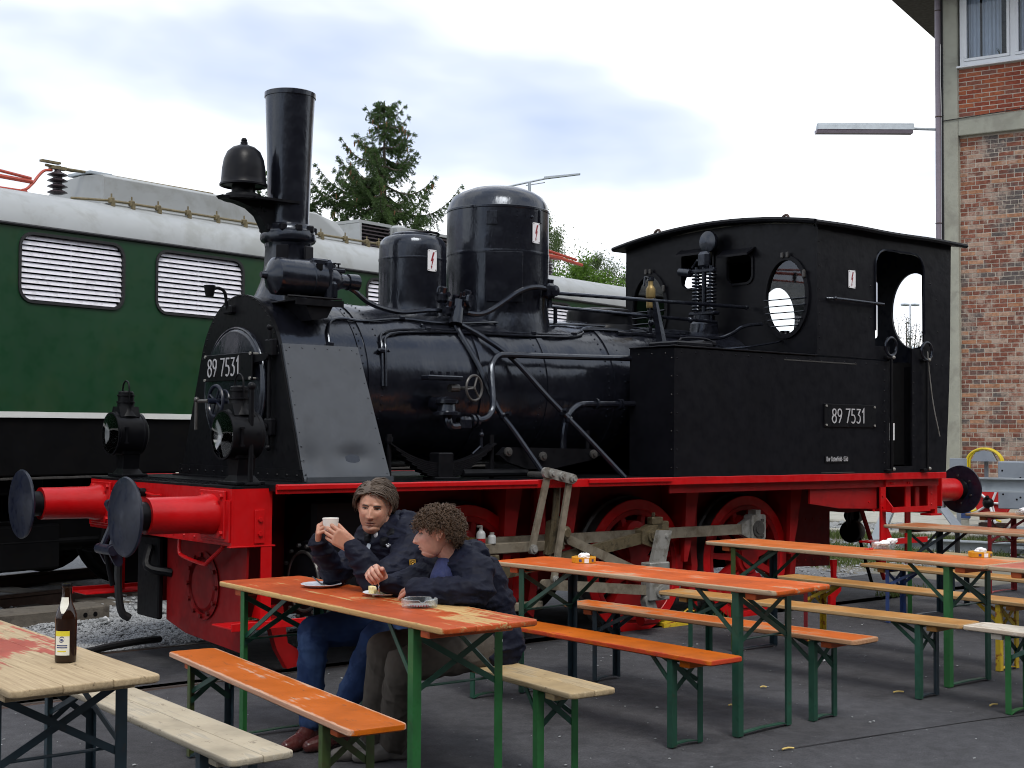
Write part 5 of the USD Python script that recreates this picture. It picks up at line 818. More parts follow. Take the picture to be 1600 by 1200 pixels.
P_('delivery_pipe', tube([(4.45, -0.70, 2.215), (4.0, -0.675, 2.205), (3.5, -0.665, 2.195), (3.16, -0.66, 2.19), (3.06, -0.665, 2.175), (2.985, -0.69, 2.11), (2.955, -0.72, 2.02), (2.93, -0.77, 1.87), (2.90, -0.80, 1.76), (2.83, -0.815, 1.70), (2.74, -0.81, 1.685), (2.64, -0.80, 1.69)], 0.024, 10, 6), 'black_gloss')
P_('blow_valve', J(cyl((2.50, -0.62, 1.80), (2.50, -0.80, 1.80), 0.055, n=16), lathe([(0.10, 0), (0.10, 0.02), (0.07, 0.03), (0.06, 0.08), (0.085, 0.085), (0.085, 0.11), (0.001, 0.12)], (2.50, -0.78, 1.72), n=20), box((2.50, -0.72, 1.99), (0.32, 0.10, 0.035), 0.008), [hexbolt((2.39+0.073*k, -0.74, 2.005), (0, 0, 1), 0.013, 0.03) for k in range(4)], tube([(2.50, -0.78, 1.72), (2.50, -0.80, 1.66), (2.53, -0.80, 1.635), (2.60, -0.80, 1.64)], 0.032, 10, 3), box((2.64, -0.80, 1.66), (0.11, 0.09, 0.10), 0.02), lathe([(0.05, 0), (0.05, 0.02), (0.03, 0.022), (0.03, 0.04), (0.05, 0.042), (0.05, 0.062), (0.001, 0.062)], (2.70, -0.80, 1.68), (1, 0, 0), 16), cyl((2.80, -0.80, 1.62), (2.80, -0.80, 1.48), 0.012, n=8), sphere((2.80, -0.80, 1.58), 0.022, 1), tube([(2.80, -0.8, 1.50), (2.72, -0.8, 1.44)], 0.008, 6)), 'black_gloss', smooth=30)
hv = P_('hand_wheel', J(torus((2.70, -0.84, 1.92), (0.25, -1, 0), 0.092, 0.010, 32, 8), [cyl((2.70, -0.84, 1.92), (2.70+0.09*math.cos(a), -0.84+0.022*math.cos(a), 1.92+0.09*math.sin(a)), 0.008, n=6) for a in np.arange(3)*2*PI/3+1.2], cyl((2.66, -0.66, 1.92), (2.70, -0.85, 1.92), 0.012, n=8), cyl((2.58, -0.70, 1.92), (2.66, -0.70, 1.92), 0.03, n=10)), 'steel_dark')
P_('injector_pipe', tube([(3.62, -0.78, 1.45), (3.63, -0.78, 1.62), (3.67, -0.78, 1.73), (3.76, -0.77, 1.80), (3.86, -0.76, 1.825), (4.1, -0.75, 1.83), (4.43, -0.75, 1.84)], 0.026, 10, 6), 'black_gloss')
each('pipe_flange', ([lathe([(0.045, 0), (0.045, 0.018), (0.001, 0.018)], (x, -0.755, 1.832), (1, 0, 0), 14) for x in (3.98, 4.22, 4.25)]), 'black_gloss')
# --- leaf spring and equalising beam on the running board
sg = []
for k in range(8):
    L = 0.47-k*0.045; pts = [(2.44+t*L, -0.80, 1.37-k*0.013+0.145*(t*L/0.47)**2) for t in np.linspace(-1, 1, 13)]
    v = []
    for i, p in enumerate(pts): v.append(np.array([[p[0], -0.845, p[2]-0.0055], [p[0], -0.755, p[2]-0.0055], [p[0], -0.755, p[2]+0.0055], [p[0], -0.845, p[2]+0.0055]]))
    sg.append(loft(v))
lsp = P_('leaf_spring', J(sg), 'black_dull', smooth=False)
P_('buckle', J(box((2.44, -0.80, 1.355), (0.13, 0.13, 0.19), 0.01), box((2.44, -0.80, 1.265), (0.22, 0.16, 0.02), 0.004), bx(2.40, 2.48, -0.84, -0.76, 1.26, 1.32)), 'black_dull', lsp, smooth=False)
P_('hanger', J(cyl((1.985, -0.80, 1.26), (1.985, -0.80, 1.58), 0.018, n=10), hexbolt((1.985, -0.80, 1.53), (0, 0, 1), 0.028, 0.03), cyl((2.90, -0.80, 1.26), (2.90, -0.80, 1.58), 0.018, n=10)), 'black_dull', lsp)
eq = P_('equalising_beam', prism(Polygon([(2.93, 1.43), (3.0, 1.49), (3.9, 1.475), (3.95, 1.43), (3.85, 1.39), (3.45, 1.325), (3.2, 1.325), (3.0, 1.38)]), 'xz', -0.86, -0.80), 'black_dull', smooth=False)
each('pin', ([lathe([(0.034, 0), (0.034, 0.02), (0.018, 0.022), (0.018, 0.035), (0.001, 0.036)], (x, -0.86, z), (0, -1, 0), 16) for x, z in ((3.0, 1.455), (3.34, 1.42), (3.86, 1.435))]), 'steel_dark', eq)
each('support', (bx(3.30, 3.38, -0.84, -0.76, 1.256, 1.34), cyl((3.86, -0.80, 1.45), (3.86, -0.80, 1.62), 0.015, n=8), cyl((2.6, -0.84, 1.30), (3.2, -0.84, 1.30), 0.03, n=10)), 'black_dull', eq, smooth=False)
# --- tanks
for s in (-1, 1):
    f = (lambda m: m) if s < 0 else mir
    tk_ = P_('water_tank', f(J(hullpts([(4.415, -1.2, 1.2595), (7.24, -1.2, 1.2595), (4.415, -0.70, 1.2595), (7.24, -0.70, 1.2595), (4.415, -1.2, 2.28), (7.24, -1.2, 2.285), (4.415, -0.70, 2.29), (7.24, -0.70, 2.29)]))), 'black_dull' if s > 0 else 'black_paint', smooth=False)
    P_('top_plate', f(J(bx(4.40, 6.19, -1.212, -0.70, 2.2905, 2.302, 0.003))), 'black_paint', tk_, smooth=False)
    if s < 0:
        rv = [rivet((4.45, -1.2, z), (0, -1, 0)) for z in np.linspace(1.33, 2.2, 7)]+[rivet((4.415, -1.17, z), (-1, 0, 0)) for z in np.linspace(1.33, 2.2, 7)]+[rivet((x, -1.2, 2.25), (0, -1, 0)) for x in np.arange(4.5, 7.2, 0.16)]+[rivet((4.415, y, 2.24), (-1, 0, 0)) for y in (-1.1, -0.95, -0.8)]+[rivet((7.17, -1.2, z), (0, -1, 0)) for z in np.linspace(1.35, 2.2, 10)]
        P_('rivets', J(rv), 'black_paint', tk_, smooth=False, kind='stuff'); P_('seam_strip', J(bx(5.75, 6.75, -1.203, -1.196, 2.236, 2.246), bx(6.25, 6.72, -1.203, -1.196, 1.268, 1.276)), 'steel_dark', tk_, smooth=False)
        P_('filler_lid', J(box((4.75, -0.95, 2.325), (0.42, 0.34, 0.045), 0.012), box((4.96, -0.95, 2.345), (0.16, 0.28, 0.05), 0.015), tube([(4.62, -1.08, 2.31), (4.62, -1.08, 2.37), (4.9, -1.08, 2.38), (5.02, -1.08, 2.34)], 0.009, 6, 3)), 'black_paint', tk_, smooth=False)
        ns = P_('number_plate', bx(6.285, 7.03, -1.212, -1.2005, 1.672, 1.876, 0.003), 'black_dull', tk_, smooth=False)
        tx, w = digits('89 7531', 0.132); P_('number', on_side(tx, 6.385, -1.2125, 1.706), 'number_silver', ns, smooth=False)
        P_('bolt', J([hexbolt((x, -1.212, z), (0, -1, 0), 0.011, 0.008) for x in (6.31, 7.005) for z in (1.69, 1.858)]), 'steel_grey', ns, smooth=False)
        tx = meshkit.text_mesh('Bw Osterfeld-Süd', 0.040, 0.003); tx.apply_scale([0.72, 1, 1]); tb_ = P_('depot_plate', bx(6.30, 6.64, -1.207, -1.2005, 1.360, 1.418), 'black_dull', tk_, smooth=False)
        k = 0.30/(tx.bounds[1, 0]-tx.bounds[0, 0]); tx.apply_scale([k, 1, 1]); P_('depot_name', on_side(tx, 6.315, -1.2075, 1.372), 'number_silver', tb_, smooth=False)
# --- cab
opening = unary_union([rrect(7.035, 7.795, 2.40, 3.31, 0.16).intersection(sbox(7, 2.56, 8, 3.4)), sbox(7.035, 2.42, 7.795, 2.75), sbox(7.255, 1.32, 7.605, 2.5)])
cabside = Polygon([(6.2, 1.26), (8.15, 1.26), (8.20, 1.9), (8.225, 2.34), (8.25, 3.45), (6.2, 3.45)]).difference(opening)
up = cabside.intersection(unary_union([sbox(6.1, 2.3, 7.242, 3.5), sbox(7.242, 1.2, 8.4, 3.5)]))
for s in (-1, 1):
    f = (lambda m: m) if s < 0 else mir
    cs_ = P_('cab_side', f(prism(up, 'xz', -1.199, -1.18)), 'black_dull' if s > 0 else 'black_paint', smooth=False)
    edge = np.array(opening.intersection(sbox(6.9, 2.43, 7.9, 3.4)).exterior.coords); edge = edge[(edge[:, 1] > 2.44)]
    e_ = sorted([tuple(p) for p in edge], key=lambda p: math.atan2(p[1]-2.5, p[0]-7.415)); P_('beading', f(tube([(a, -1.203, b) for a, b in e_], 0.011, 6)), 'black_gloss', cs_)
    P_('door_rail', f(J(cyl((7.23, -1.235, 1.29), (7.23, -1.235, 2.31), 0.014, n=10), cyl((7.793, -1.235, 1.29), (7.793, -1.235, 2.31), 0.014, n=10), [box((x, -1.22, z), (0.10, 0.05, 0.022), 0.005) for x in (7.21, 7.775) for z in (1.285, 2.315)])), 'black_dull', cs_)
    P_('rail_tips', f(J([sphere((x+0.02, -1.245, z), 0.018, 1) for x in (7.23, 7.793) for z in (1.295, 2.32)])), 'steel_grey', cs_)
    P_('grab_ring', f(J(torus((7.225, -1.235, 2.418), (0, 1, 0), 0.083, 0.013, 28, 8), torus((7.79, -1.235, 2.402), (0, 1, 0), 0.083, 0.013, 28, 8))), 'black_gloss', cs_)
    P_('handrail', f(J(cyl((6.38, -1.245, 2.805), (7.10, -1.245, 2.80), 0.014, n=10), cyl((6.33, -1.195, 2.805), (6.40, -1.245, 2.805), 0.014, n=8), sphere((6.39, -1.245, 2.805), 0.02), cyl((7.08, -1.195, 2.80), (7.08, -1.245, 2.80), 0.016, n=8))), 'black_gloss', cs_)
    if s < 0:
        warn(cs_, (6.685, -1.203, 3.0), -90, 0.10, 0.16)
        rv = [rivet((6.23, -1.199, z), (0, -1, 0), 0.007) for z in np.linspace(2.35, 3.4, 11)]+[rivet((x, -1.199, z), (0, -1, 0), 0.009) for x, z in ((6.97, 2.96), (6.97, 2.67), (8.0, 2.9), (8.02, 2.6), (7.9, 3.05))]+[rivet((x, -1.199, z), (0, -1, 0), 0.008) for x in (7.63,) for z in np.linspace(1.4, 2.2, 9)]+[rivet((x, -1.199, 2.28), (0, -1, 0), 0.008) for x in (7.9, 8.0, 8.1)]
        P_('rivets', J(rv), 'black_paint', cs_, smooth=False, kind='stuff')
        P_('cable', tube([(7.80, -1.235, 2.40), (7.83, -1.235, 2.2), (7.90, -1.23, 1.9), (8.02, -1.22, 1.6)], 0.005, 5, 4), 'steel_grey', cs_)
        P_('gusset', J(prism(Polygon([(6.2, 3.30), (6.2, 3.42), (6.42, 3.42)]), 'xz', -1.206, -1.1995)), 'black_paint', cs_, smooth=False)
        P_('doorway_panel', bx(7.242, 7.62, -1.10, -1.085, 1.26, 2.28), 'black_soot', cs_, smooth=False)
        P_('notice', bx(7.34, 7.46, -1.106, -1.1005, 1.56, 1.72), 'sign_white', cs_, smooth=False)
ov = lambda y: ell(y, 2.83, 0.225, 0.335, 10)
front = Polygon([(-1.179, 2.0), (1.179, 2.0), (1.179, 3.42)]+[(y, 3.44+0.10*(1-(y/1.2)**2)) for y in np.linspace(1.15, -1.15, 13)]+[(-1.179, 3.42)])
w1, w2, w3, w4 = ov(-0.86), ov(0.86), rrect(0.02, 0.42, 3.0, 3.36, 0.08), rrect(-0.46, -0.16, 3.0, 3.26, 0.05)
fw_ = P_('cab_front', prism(front.difference(unary_union([w1, w2, w3, w4])), 'yz', 6.2, 6.222), 'black_paint', smooth=False)
rearp = Polygon([(-1.179, 1.26), (1.179, 1.26), (1.179, 3.42)]+[(y, 3.44+0.10*(1-(y/1.2)**2)) for y in np.linspace(1.15, -1.15, 13)]+[(-1.179, 3.42)]).difference(unary_union([ell(-0.86, 2.83, 0.25, 0.37, 10), ell(0.86, 2.83, 0.25, 0.36, 10), rrect(-0.44, -0.20, 2.58, 3.16, 0.03)]))
rw_ = P_('cab_rear', prism(rearp, 'yz', 8.12, 8.145), 'blue_steel', smooth=False)
for k, (y0, xx, par, d) in enumerate(((-0.86, 6.2, fw_, -1), (0.86, 6.2, fw_, -1))):
    wo = P_('oval_window', prism(ell(y0, 2.83, 0.262, 0.372, 10).difference(ell(y0, 2.83, 0.222, 0.332, 10)), 'yz', xx-0.022, xx-0.0005), 'black_paint', par, smooth=False)
    P_('pane', flat(ell(y0, 2.83, 0.23, 0.34, 10), 'yz', xx+0.006), 'cab_pane', wo, smooth=False)
    for z in (2.57, 2.63, 2.69, 2.75, 2.81): hwid = 0.235*math.sqrt(max(0, 1-((z-2.83)/0.345)**2)); P_('guard_bar', cyl((xx-0.03, y0-hwid, z), (xx-0.03, y0+hwid, z), 0.0055, n=6), 'black_gloss', wo)
    P_('hinge', J(box((xx-0.03, y0-0.03, 3.205), (0.02, 0.03, 0.05), 0.006), box((xx-0.03, y0+0.03, 3.205), (0.02, 0.03, 0.05), 0.006), box((xx-0.03, y0-0.215, 3.02), (0.03, 0.03, 0.07), 0.008)), 'steel_dark', wo, smooth=False)
for (a, b, c, d) in ((0.02, 0.42, 3.0, 3.36), (-0.46, -0.16, 3.0, 3.26)): P_('square_window', prism(rrect(a-0.02, b+0.02, c-0.02, d+0.02, 0.08).difference(rrect(a, b, c, d, 0.07)), 'yz', 6.185, 6.1995), 'black_paint', fw_, smooth=False)
each('window_visor', (hullpts([(6.2, 0.0, 3.36), (6.2, 0.44, 3.36), (6.10, 0.02, 3.30), (6.10, 0.42, 3.30), (6.2, 0.0, 3.38), (6.2, 0.44, 3.38), (6.10, 0.02, 3.32), (6.10, 0.42, 3.32)]), hullpts([(6.2, -0.50, 3.30), (6.2, -0.10, 3.30), (6.10, -0.48, 3.24), (6.10, -0.12, 3.24), (6.2, -0.5, 3.32), (6.2, -0.10, 3.32), (6.10, -0.48, 3.26), (6.1, -0.12, 3.26)])), 'black_paint', fw_, smooth=False)
roofy = [(y, 3.47+0.115*(1-(y/1.27)**2)) for y in np.linspace(-1.27, 1.27, 25)]
P_('cab_roof', J(prism(Polygon(roofy+[(a, b-0.035) for a, b in roofy[::-1]]), 'yz', 6.08, 8.40), tube([(6.08, a, b-0.015) for a, b in roofy], 0.022, 6), tube([(x, -1.272, 3.453+0.004*math.sin(x*5)) for x in np.linspace(6.08, 8.4, 24)], 0.022, 6)), 'black_dull', smooth=30)
each('roof_hook', ([tube([(x, y, z), (x, y, z+0.06), (x, y-0.02, z+0.09), (x, y-0.06, z+0.10), (x, y-0.08, z+0.075)], 0.014, 7, 3) for x, y, z in ((6.75, -0.35, 3.58), (6.25, 0.85, 3.52))]), 'rust_rail')
P_('cab_interior', J(bx(6.3, 8.1, -1.1, 1.1, 1.30, 1.33), lathe([(0.62, 6.23), (0.62, 6.75), (0.001, 6.78)], (0, 0, 1.85), (1, 0, 0), 30), bx(7.65, 8.1, -1.0, 1.0, 1.34, 2.3)), 'black_soot', smooth=False)
P_('brake_wheel', J(torus((7.95, 0.82, 2.68), (1, 0, 0), 0.10, 0.014, 24, 6), cyl((7.95, 0.82, 2.3), (7.95, 0.82, 2.68), 0.02, n=8), torus((7.9, 0.95, 2.62), (1, 0.3, 0), 0.07, 0.018, 24, 6), cyl((7.95, 0.6, 2.3), (7.95, 0.6, 2.7), 0.05, n=8), cyl((7.95, 1.02, 2.3), (7.95, 1.02, 2.66), 0.06, n=8)), 'black_dull')
P_('headlamp', J(lathe([(0.001, 0), (0.06, 0.003), (0.10, 0.012), (0.104, 0.03), (0.09, 0.07), (0.05, 0.11), (0.001, 0.12)], (6.05, -0.03, 3.40), (1, 0, 0), 28)), 'black_gloss')
spv = [torus((0, 0, 0), (0, 0, 1), 0.042, 0.009, 14, 6)]
sv = P_('safety_valve', J([xf(spv[0], (6.0, y, 2.76+k*0.032)) for y in (0.04, -0.14) for k in range(11)]+[cyl((6.0, y, 2.58), (6.0, y, 3.16), 0.022, n=10) for y in (0.04, -0.05, -0.14)]+[cyl((5.98, 0.24, 3.13), (5.98, 0.10, 3.11), 0.04, n=14), box((6.0, -0.02, 3.12), (0.05, 0.34, 0.04), 0.01), box((6.0, -0.05, 3.22), (0.08, 0.14, 0.16), 0.03), box((6.0, -0.05, 2.72), (0.09, 0.32, 0.035), 0.01), lathe([(0.14, 2.5), (0.13, 2.62), (0.10, 2.66), (0.10, 2.70), (0.001, 2.71)], (6.0, -0.05, 0), n=20), tube([(6.0, 0.1, 3.16), (5.98, 0.02, 3.22), (6.0, -0.1, 3.2)], 0.012, 6)]), 'black_gloss', smooth=30)
each('pull_rod', (cyl((3.78, -0.45, 2.725), (6.15, -0.45, 2.76), 0.016, n=8), cyl((3.85, -0.30, 2.63), (5.9, -0.30, 2.62), 0.015, n=8), cyl((3.95, -0.30, 2.5), (3.95, -0.30, 2.63), 0.016, n=8), sphere((6.13, -0.45, 2.76), 0.022, 1), sphere((5.55, -0.30, 2.62), 0.028, 1), tube([(5.05, -0.3, 2.62), (5.12, -0.3, 2.60), (5.14, -0.3, 2.54)], 0.012, 6)), 'black_gloss')
P_('rod_stand', J(hullpts([(4.93, -0.44, 2.73), (4.96, -0.44, 2.73), (4.93, -0.48, 2.73), (4.96, -0.48, 2.73), (4.97, -0.46, 2.33), (5.02, -0.46, 2.33), (4.97, -0.54, 2.33), (5.02, -0.54, 2.33)])), 'black_gloss', smooth=False)
P_('whistle', J(lathe([(0.001, 2.70), (0.035, 2.70), (0.04, 2.715), (0.04, 2.775), (0.030, 2.785), (0.038, 2.79), (0.042, 2.80), (0.042, 2.865), (0.03, 2.885), (0.022, 2.90), (0.022, 2.935), (0.001, 2.937)], (5.02, -0.33, -0.01), n=20)), 'brass')
P_('whistle_valve', J(cyl((5.02, -0.33, 2.45), (5.02, -0.33, 2.70), 0.014, n=8), box((5.02, -0.33, 2.64), (0.05, 0.05, 0.08), 0.01), sphere((5.0, -0.36, 2.56), 0.03, 1), cyl((5.02, -0.33, 2.93), (5.02, -0.33, 2.96), 0.03, n=10), tube([(5.02, -0.33, 2.95), (4.95, -0.33, 2.955), (4.94, -0.33, 2.88)], 0.010, 6)), 'black_gloss')
each('cab_cable', (tube([bpt(4.6, 0.62), bpt(5.3, 0.6), (5.75, -0.42, 2.46), (5.85, -0.52, 2.50), (5.95, -0.58, 2.57), (6.15, -0.62, 2.60)], 0.016, 7, 4), tube([(5.3, -0.7, 2.32), (5.7, -0.8, 2.36), (6.1, -0.8, 2.42), (6.19, -0.8, 2.44)], 0.010, 6, 4)), 'black_gloss')
P_('bunker', bx(7.645, 8.118, -1.178, 1.178, 1.262, 2.25), 'black_dull', smooth=False)
# --- wheels, axles and motion
AX, AZ, WR = (2.66, 4.40, 5.73), 0.530, 0.540
CO = (-0.05, 0.265)
def wheel(x, s):
    y0 = s*0.80; ax = (0, -s, 0); w = None     # axis pointing towards the middle of the track
    t = P_('wheel', J(lathe([(0.062, -0.03), (0.13, -0.03), (0.14, -0.015), (0.14, 0.12), (0.062, 0.12)], (x, y0, AZ), ax, 28), lathe([(0.415, 0.005), (0.425, 0.0), (0.455, 0.0), (0.455, 0.11), (0.415, 0.11), (0.415, 0.005)], (x, y0, AZ), ax, 56)), 'red_worn')
    P_('tyre', lathe([(0.456, 0.004), (0.462, -0.004), (0.536, -0.004), (0.540, 0.002), (0.456, 0.003)], (x, y0, AZ), ax, 64), 'red_paint', t)
    P_('tread', lathe([(0.457, 0.004), (WR, 0.004), (WR+0.003, 0.10), (WR+0.024, 0.108), (WR+0.026, 0.13), (0.457, 0.132)], (x, y0, AZ), ax, 64), 'steel_dark', t)
    for k in range(11):
        a = k*2*PI/11+0.2; d = np.array([math.cos(a), 0, math.sin(a)]); u = np.array([-math.sin(a), 0, math.cos(a)]); c = np.array([x, y0, AZ])
        P_('spoke', hullpts([c+d*0.12+u*q*0.034+np.array([0, -s*h, 0]) for q in (-1, 1) for h in (0.0, 0.07)]+[c+d*0.425+u*q*0.022+np.array([0, -s*h, 0]) for q in (-1, 1) for h in (0.015, 0.06)]), 'red_worn', t, smooth=False)
    a = np.linspace(-0.75, 0.75, 15)-PI/2; cw = [(x+0.43*math.cos(q), AZ+0.43*math.sin(q)) for q in a]+[(x+0.24*math.cos(a[-1]), AZ+0.19*math.sin(a[-1])), (x+0.24*math.cos(a[0]), AZ+0.19*math.sin(a[0]))]
    P_('counterweight', prism(Polygon(cw), 'xz', min(y0, y0-s*-0.012), max(y0-s*0.09, y0+s*0.012)) if s > 0 else prism(Polygon(cw), 'xz', y0-0.012, y0+0.09), 'red_worn', t, smooth=False)
    P_('crank_boss', J(lathe([(0.075, -0.05), (0.105, -0.045), (0.105, 0.10), (0.001, 0.1)], (x+CO[0], y0, AZ+CO[1]), ax, 24), flatbar((x, y0+s*0.01, AZ), (x+CO[0], y0+s*0.01, AZ+CO[1]), 0.19, 0.07)), 'red_worn', t)
for x in AX:
    for s in (-1, 1): wheel(x, s)
    P_('axle', cyl((x, -0.70, AZ), (x, 0.70, AZ), 0.075, n=20), 'black_soot')
for s in (-1, 1):
    cy = P_('cylinder', J(lathe([(0.001, -0.04), (0.10, -0.035), (0.20, -0.02), (0.255, 0), (0.265, 0.02), (0.265, 0.06), (0.235, 0.07), (0.235, 0.60), (0.265, 0.61), (0.265, 0.65), (0.10, 0.68), (0.001, 0.68)], (1.22, s*0.99, 0.62), (1, 0, 0), 40), bx(1.26, 1.84, min(s*0.6, s*1.0), max(s*0.6, s*1.0), 0.45, 1.15, 0.03)), 'black_dull')
    each('bolt', ([hexbolt((1.20, s*0.99+0.235*math.cos(a), 0.62+0.235*math.sin(a)), (-1, 0, 0), 0.013, 0.02) for a in np.arange(14)*2*PI/14]), 'steel_dark', cy, smooth=False)
    P_('cover_ring', torus((1.20, s*0.99, 0.62), (1, 0, 0), 0.19, 0.012, 36, 6), 'steel_dark', cy)
YR = -1.02
def stud(x, y, z, r=0.03, h=0.03): return lathe([(r, 0), (r, h*0.6), (r*0.6, h*0.62), (r*0.6, h), (0.001, h)], (x, y, z), (0, -1, 0), 16)
cr2, cr3, cr1 = [(x+CO[0], AZ+CO[1]) for x in (AX[1], AX[2], AX[0])]
P_('slide_bar', J(bx(1.88, 3.36, YR-0.03, YR+0.03, 0.725, 0.80, 0.006), bx(1.88, 3.2, YR-0.03, YR+0.03, 0.30, 0.36, 0.006)), 'steel', smooth=False)
ch_ = P_('crosshead', J(box((2.62, YR, 0.55), (0.22, 0.12, 0.20), 0.02), box((2.62, YR, 0.69), (0.30, 0.10, 0.06), 0.008), box((2.64, YR, 0.40), (0.30, 0.10, 0.07), 0.008), prism(ell(2.60, 0.53, 0.085, 0.16, 8), 'xz', YR-0.10, YR-0.06), [stud(2.60+a, YR-0.10, 0.53+b, 0.022) for a, b in ((-0.03, 0.09), (0.03, 0.02), (-0.02, -0.08))], cyl((1.9, YR, 0.62), (2.55, YR, 0.57), 0.03, n=12), box((2.72, YR-0.01, 0.372), (0.34, 0.16, 0.03), 0.006)), 'steel_oily')
P_('connecting_rod', J(flatbar((2.64, YR-0.02, 0.56), (cr2[0]-0.02, YR-0.02, cr2[1]), 0.085, 0.045), prism(Polygon([(cr2[0]-0.16, cr2[1]-0.055), (cr2[0]-0.16, cr2[1]+0.045), (cr2[0]-0.05, cr2[1]+0.085), (cr2[0]+0.09, cr2[1]+0.085), (cr2[0]+0.09, cr2[1]-0.085), (cr2[0]-0.05, cr2[1]-0.09)]), 'xz', YR-0.06, YR+0.02), stud(cr2[0]-0.05, YR-0.06, cr2[1]+0.005, 0.055, 0.03)), 'steel_oily')
P_('oil_cup', J(box((cr2[0]+0.02, YR-0.02, cr2[1]+0.115), (0.12, 0.07, 0.06), 0.008), cyl((cr2[0]+0.0, YR-0.02, cr2[1]+0.14), (cr2[0]+0.0, YR-0.02, cr2[1]+0.18), 0.014, n=8), box((cr2[0]+0.115, YR, cr2[1]+0.06), (0.09, 0.09, 0.10), 0.01)), 'steel_oily', smooth=False)
each('crank_pin', (cyl((cr2[0], -0.80, cr2[1]), (cr2[0], YR-0.12, cr2[1]), 0.05, n=18), cyl((cr3[0], -0.80, cr3[1]), (cr3[0], -0.98, cr3[1]), 0.05, n=18), cyl((cr1[0], -0.80, cr1[1]), (cr1[0], -0.98, cr1[1]), 0.05, n=18)), 'brass')
YC = -0.93
co = P_('coupling_rod', J(flatbar((cr1[0], YC, cr1[1]), (cr2[0], YC, cr2[1]), 0.08, 0.04), flatbar((cr2[0], YC, cr2[1]), (cr3[0], YC, cr3[1]), 0.085, 0.04), prism(Polygon([(cr2[0]+0.06, cr2[1]-0.06), (cr2[0]+0.18, cr2[1]-0.045), (cr2[0]+0.18, cr2[1]+0.045), (cr2[0]+0.06, cr2[1]+0.06)]), 'xz', YC-0.03, YC+0.03)), 'steel', smooth=False)
P_('rod_end', J(prism(rrect(cr3[0]-0.085, cr3[0]+0.10, cr3[1]-0.095, cr3[1]+0.12, 0.03).union(sbox(cr3[0]-0.03, cr3[1]+0.12, cr3[0]+0.03, cr3[1]+0.16)), 'xz', YC-0.05, YC+0.04), prism(Polygon([(cr3[0]-0.18, cr3[1]-0.045), (cr3[0]-0.08, cr3[1]-0.085), (cr3[0]-0.08, cr3[1]+0.085), (cr3[0]-0.18, cr3[1]+0.045)]), 'xz', YC-0.03, YC+0.03)), 'steel_grey', co, smooth=False)
P_('rod_cap', J(stud(cr3[0], YC-0.05, cr3[1], 0.07, 0.02), [box((cr3[0]+a, YC-0.052, cr3[1]+b), (0.035, 0.012, 0.026)) for a, b in ((0.05, 0.07), (0.05, -0.06), (-0.01, 0.02), (-0.01, -0.05))]), 'steel_dark', co, smooth=False)
# return crank and eccentric rod
rc = P_('return_crank', J(prism(Polygon([(cr2[0]-0.04, cr2[1]+0.05), (cr2[0]+0.10, cr2[1]+0.04), (cr2[0]+0.03, cr2[1]-0.21), (cr2[0]-0.12, cr2[1]-0.21)]), 'xz', YR-0.13, YR-0.09), stud(cr2[0]+0.04, YR-0.13, cr2[1]+0.0, 0.02, 0.01)), 'steel_grey', smooth=False)
P_('eccentric_block', J(bx(cr2[0]-0.17, cr2[0]+0.05, YR-0.16, YR-0.05, 0.30, cr2[1]-0.20, 0.008), stud(cr2[0]-0.06, YR-0.16, 0.37, 0.05, 0.03), stud(cr2[0]-0.14, YR-0.16, cr2[1]-0.25, 0.02, 0.03), stud(cr2[0]-0.10, YR-0.16, 0.22, 0.02, 0.03), flatbar((cr2[0]-0.14, YR-0.10, 0.30), (cr2[0]-0.10, YR-0.10, 0.20), 0.10, 0.06)), 'steel_grey', rc)
P_('eccentric_rod', J(flatbar((3.15, YR-0.10, 0.49), (cr2[0]-0.06, YR-0.10, 0.37), 0.075, 0.03), flatbar((3.42, YR-0.06, 0.80), (cr2[0]-0.15, YR-0.06, 0.50), 0.07, 0.03)), 'steel')
YH = -1.235
P_('link_hanger', flatbar((3.075, YH, 1.30), (2.925, YH, 0.755), 0.05, 0.022), 'steel')
P_('link_hanger', flatbar((3.285, YH, 1.26), (3.14, YH, 0.535), 0.05, 0.022), 'steel')
rl_ = P_('reach_lever', flatbar((3.05, YH-0.012, 1.312), (3.295, YH-0.012, 1.262), 0.075, 0.026), 'steel_grey')
for x, z in ((3.085, 1.305), (3.185, 1.285), (3.29, 1.265)): P_('pin', stud(x, YH-0.024, z, 0.03, 0.04), 'steel_grey', rl_)
P_('pin', stud(2.93, YH-0.011, 0.765, 0.034, 0.03), 'steel_grey', rl_); P_('pin', stud(3.143, YH-0.011, 0.54, 0.026, 0.025), 'steel_grey', rl_); P_('shaft', cyl((3.185, YH, 1.285), (3.185, -0.9, 1.285), 0.025, n=12), 'steel_dark', rl_)
P_('expansion_link', J(tube([(3.27, YR-0.10, 1.25), (3.25, YR-0.10, 1.0), (3.24, YR-0.07, 0.80), (3.22, YR-0.05, 0.70)], 0.028, 8, 4), prism(Polygon([(3.23, 0.94), (3.34, 0.98), (3.36, 0.74), (3.20, 0.70)]), 'xz', YR-0.08, YR-0.02), lathe([(0.05, 0), (0.05, 0.04), (0.03, 0.06), (0.001, 0.06)], (3.34, YR-0.08, 0.86), (0, -1, 0), 16)), 'steel_oily', smooth=30)
P_('motion_bracket', J(prism(Polygon([(3.28, 1.20), (3.36, 1.20), (3.36, 0.64), (3.30, 0.64)]), 'xz', -0.88, -0.84)), 'red_worn', smooth=False)
each('sand_pipe', (tube([(2.0, -0.78, 1.2), (2.05, -0.78, 0.6), (2.08, -0.78, 0.12)], 0.018, 6), tube([(5.05, -0.78, 1.2), (5.08, -0.78, 0.5), (5.14, -0.76, 0.12)], 0.018, 6)), 'red_worn')
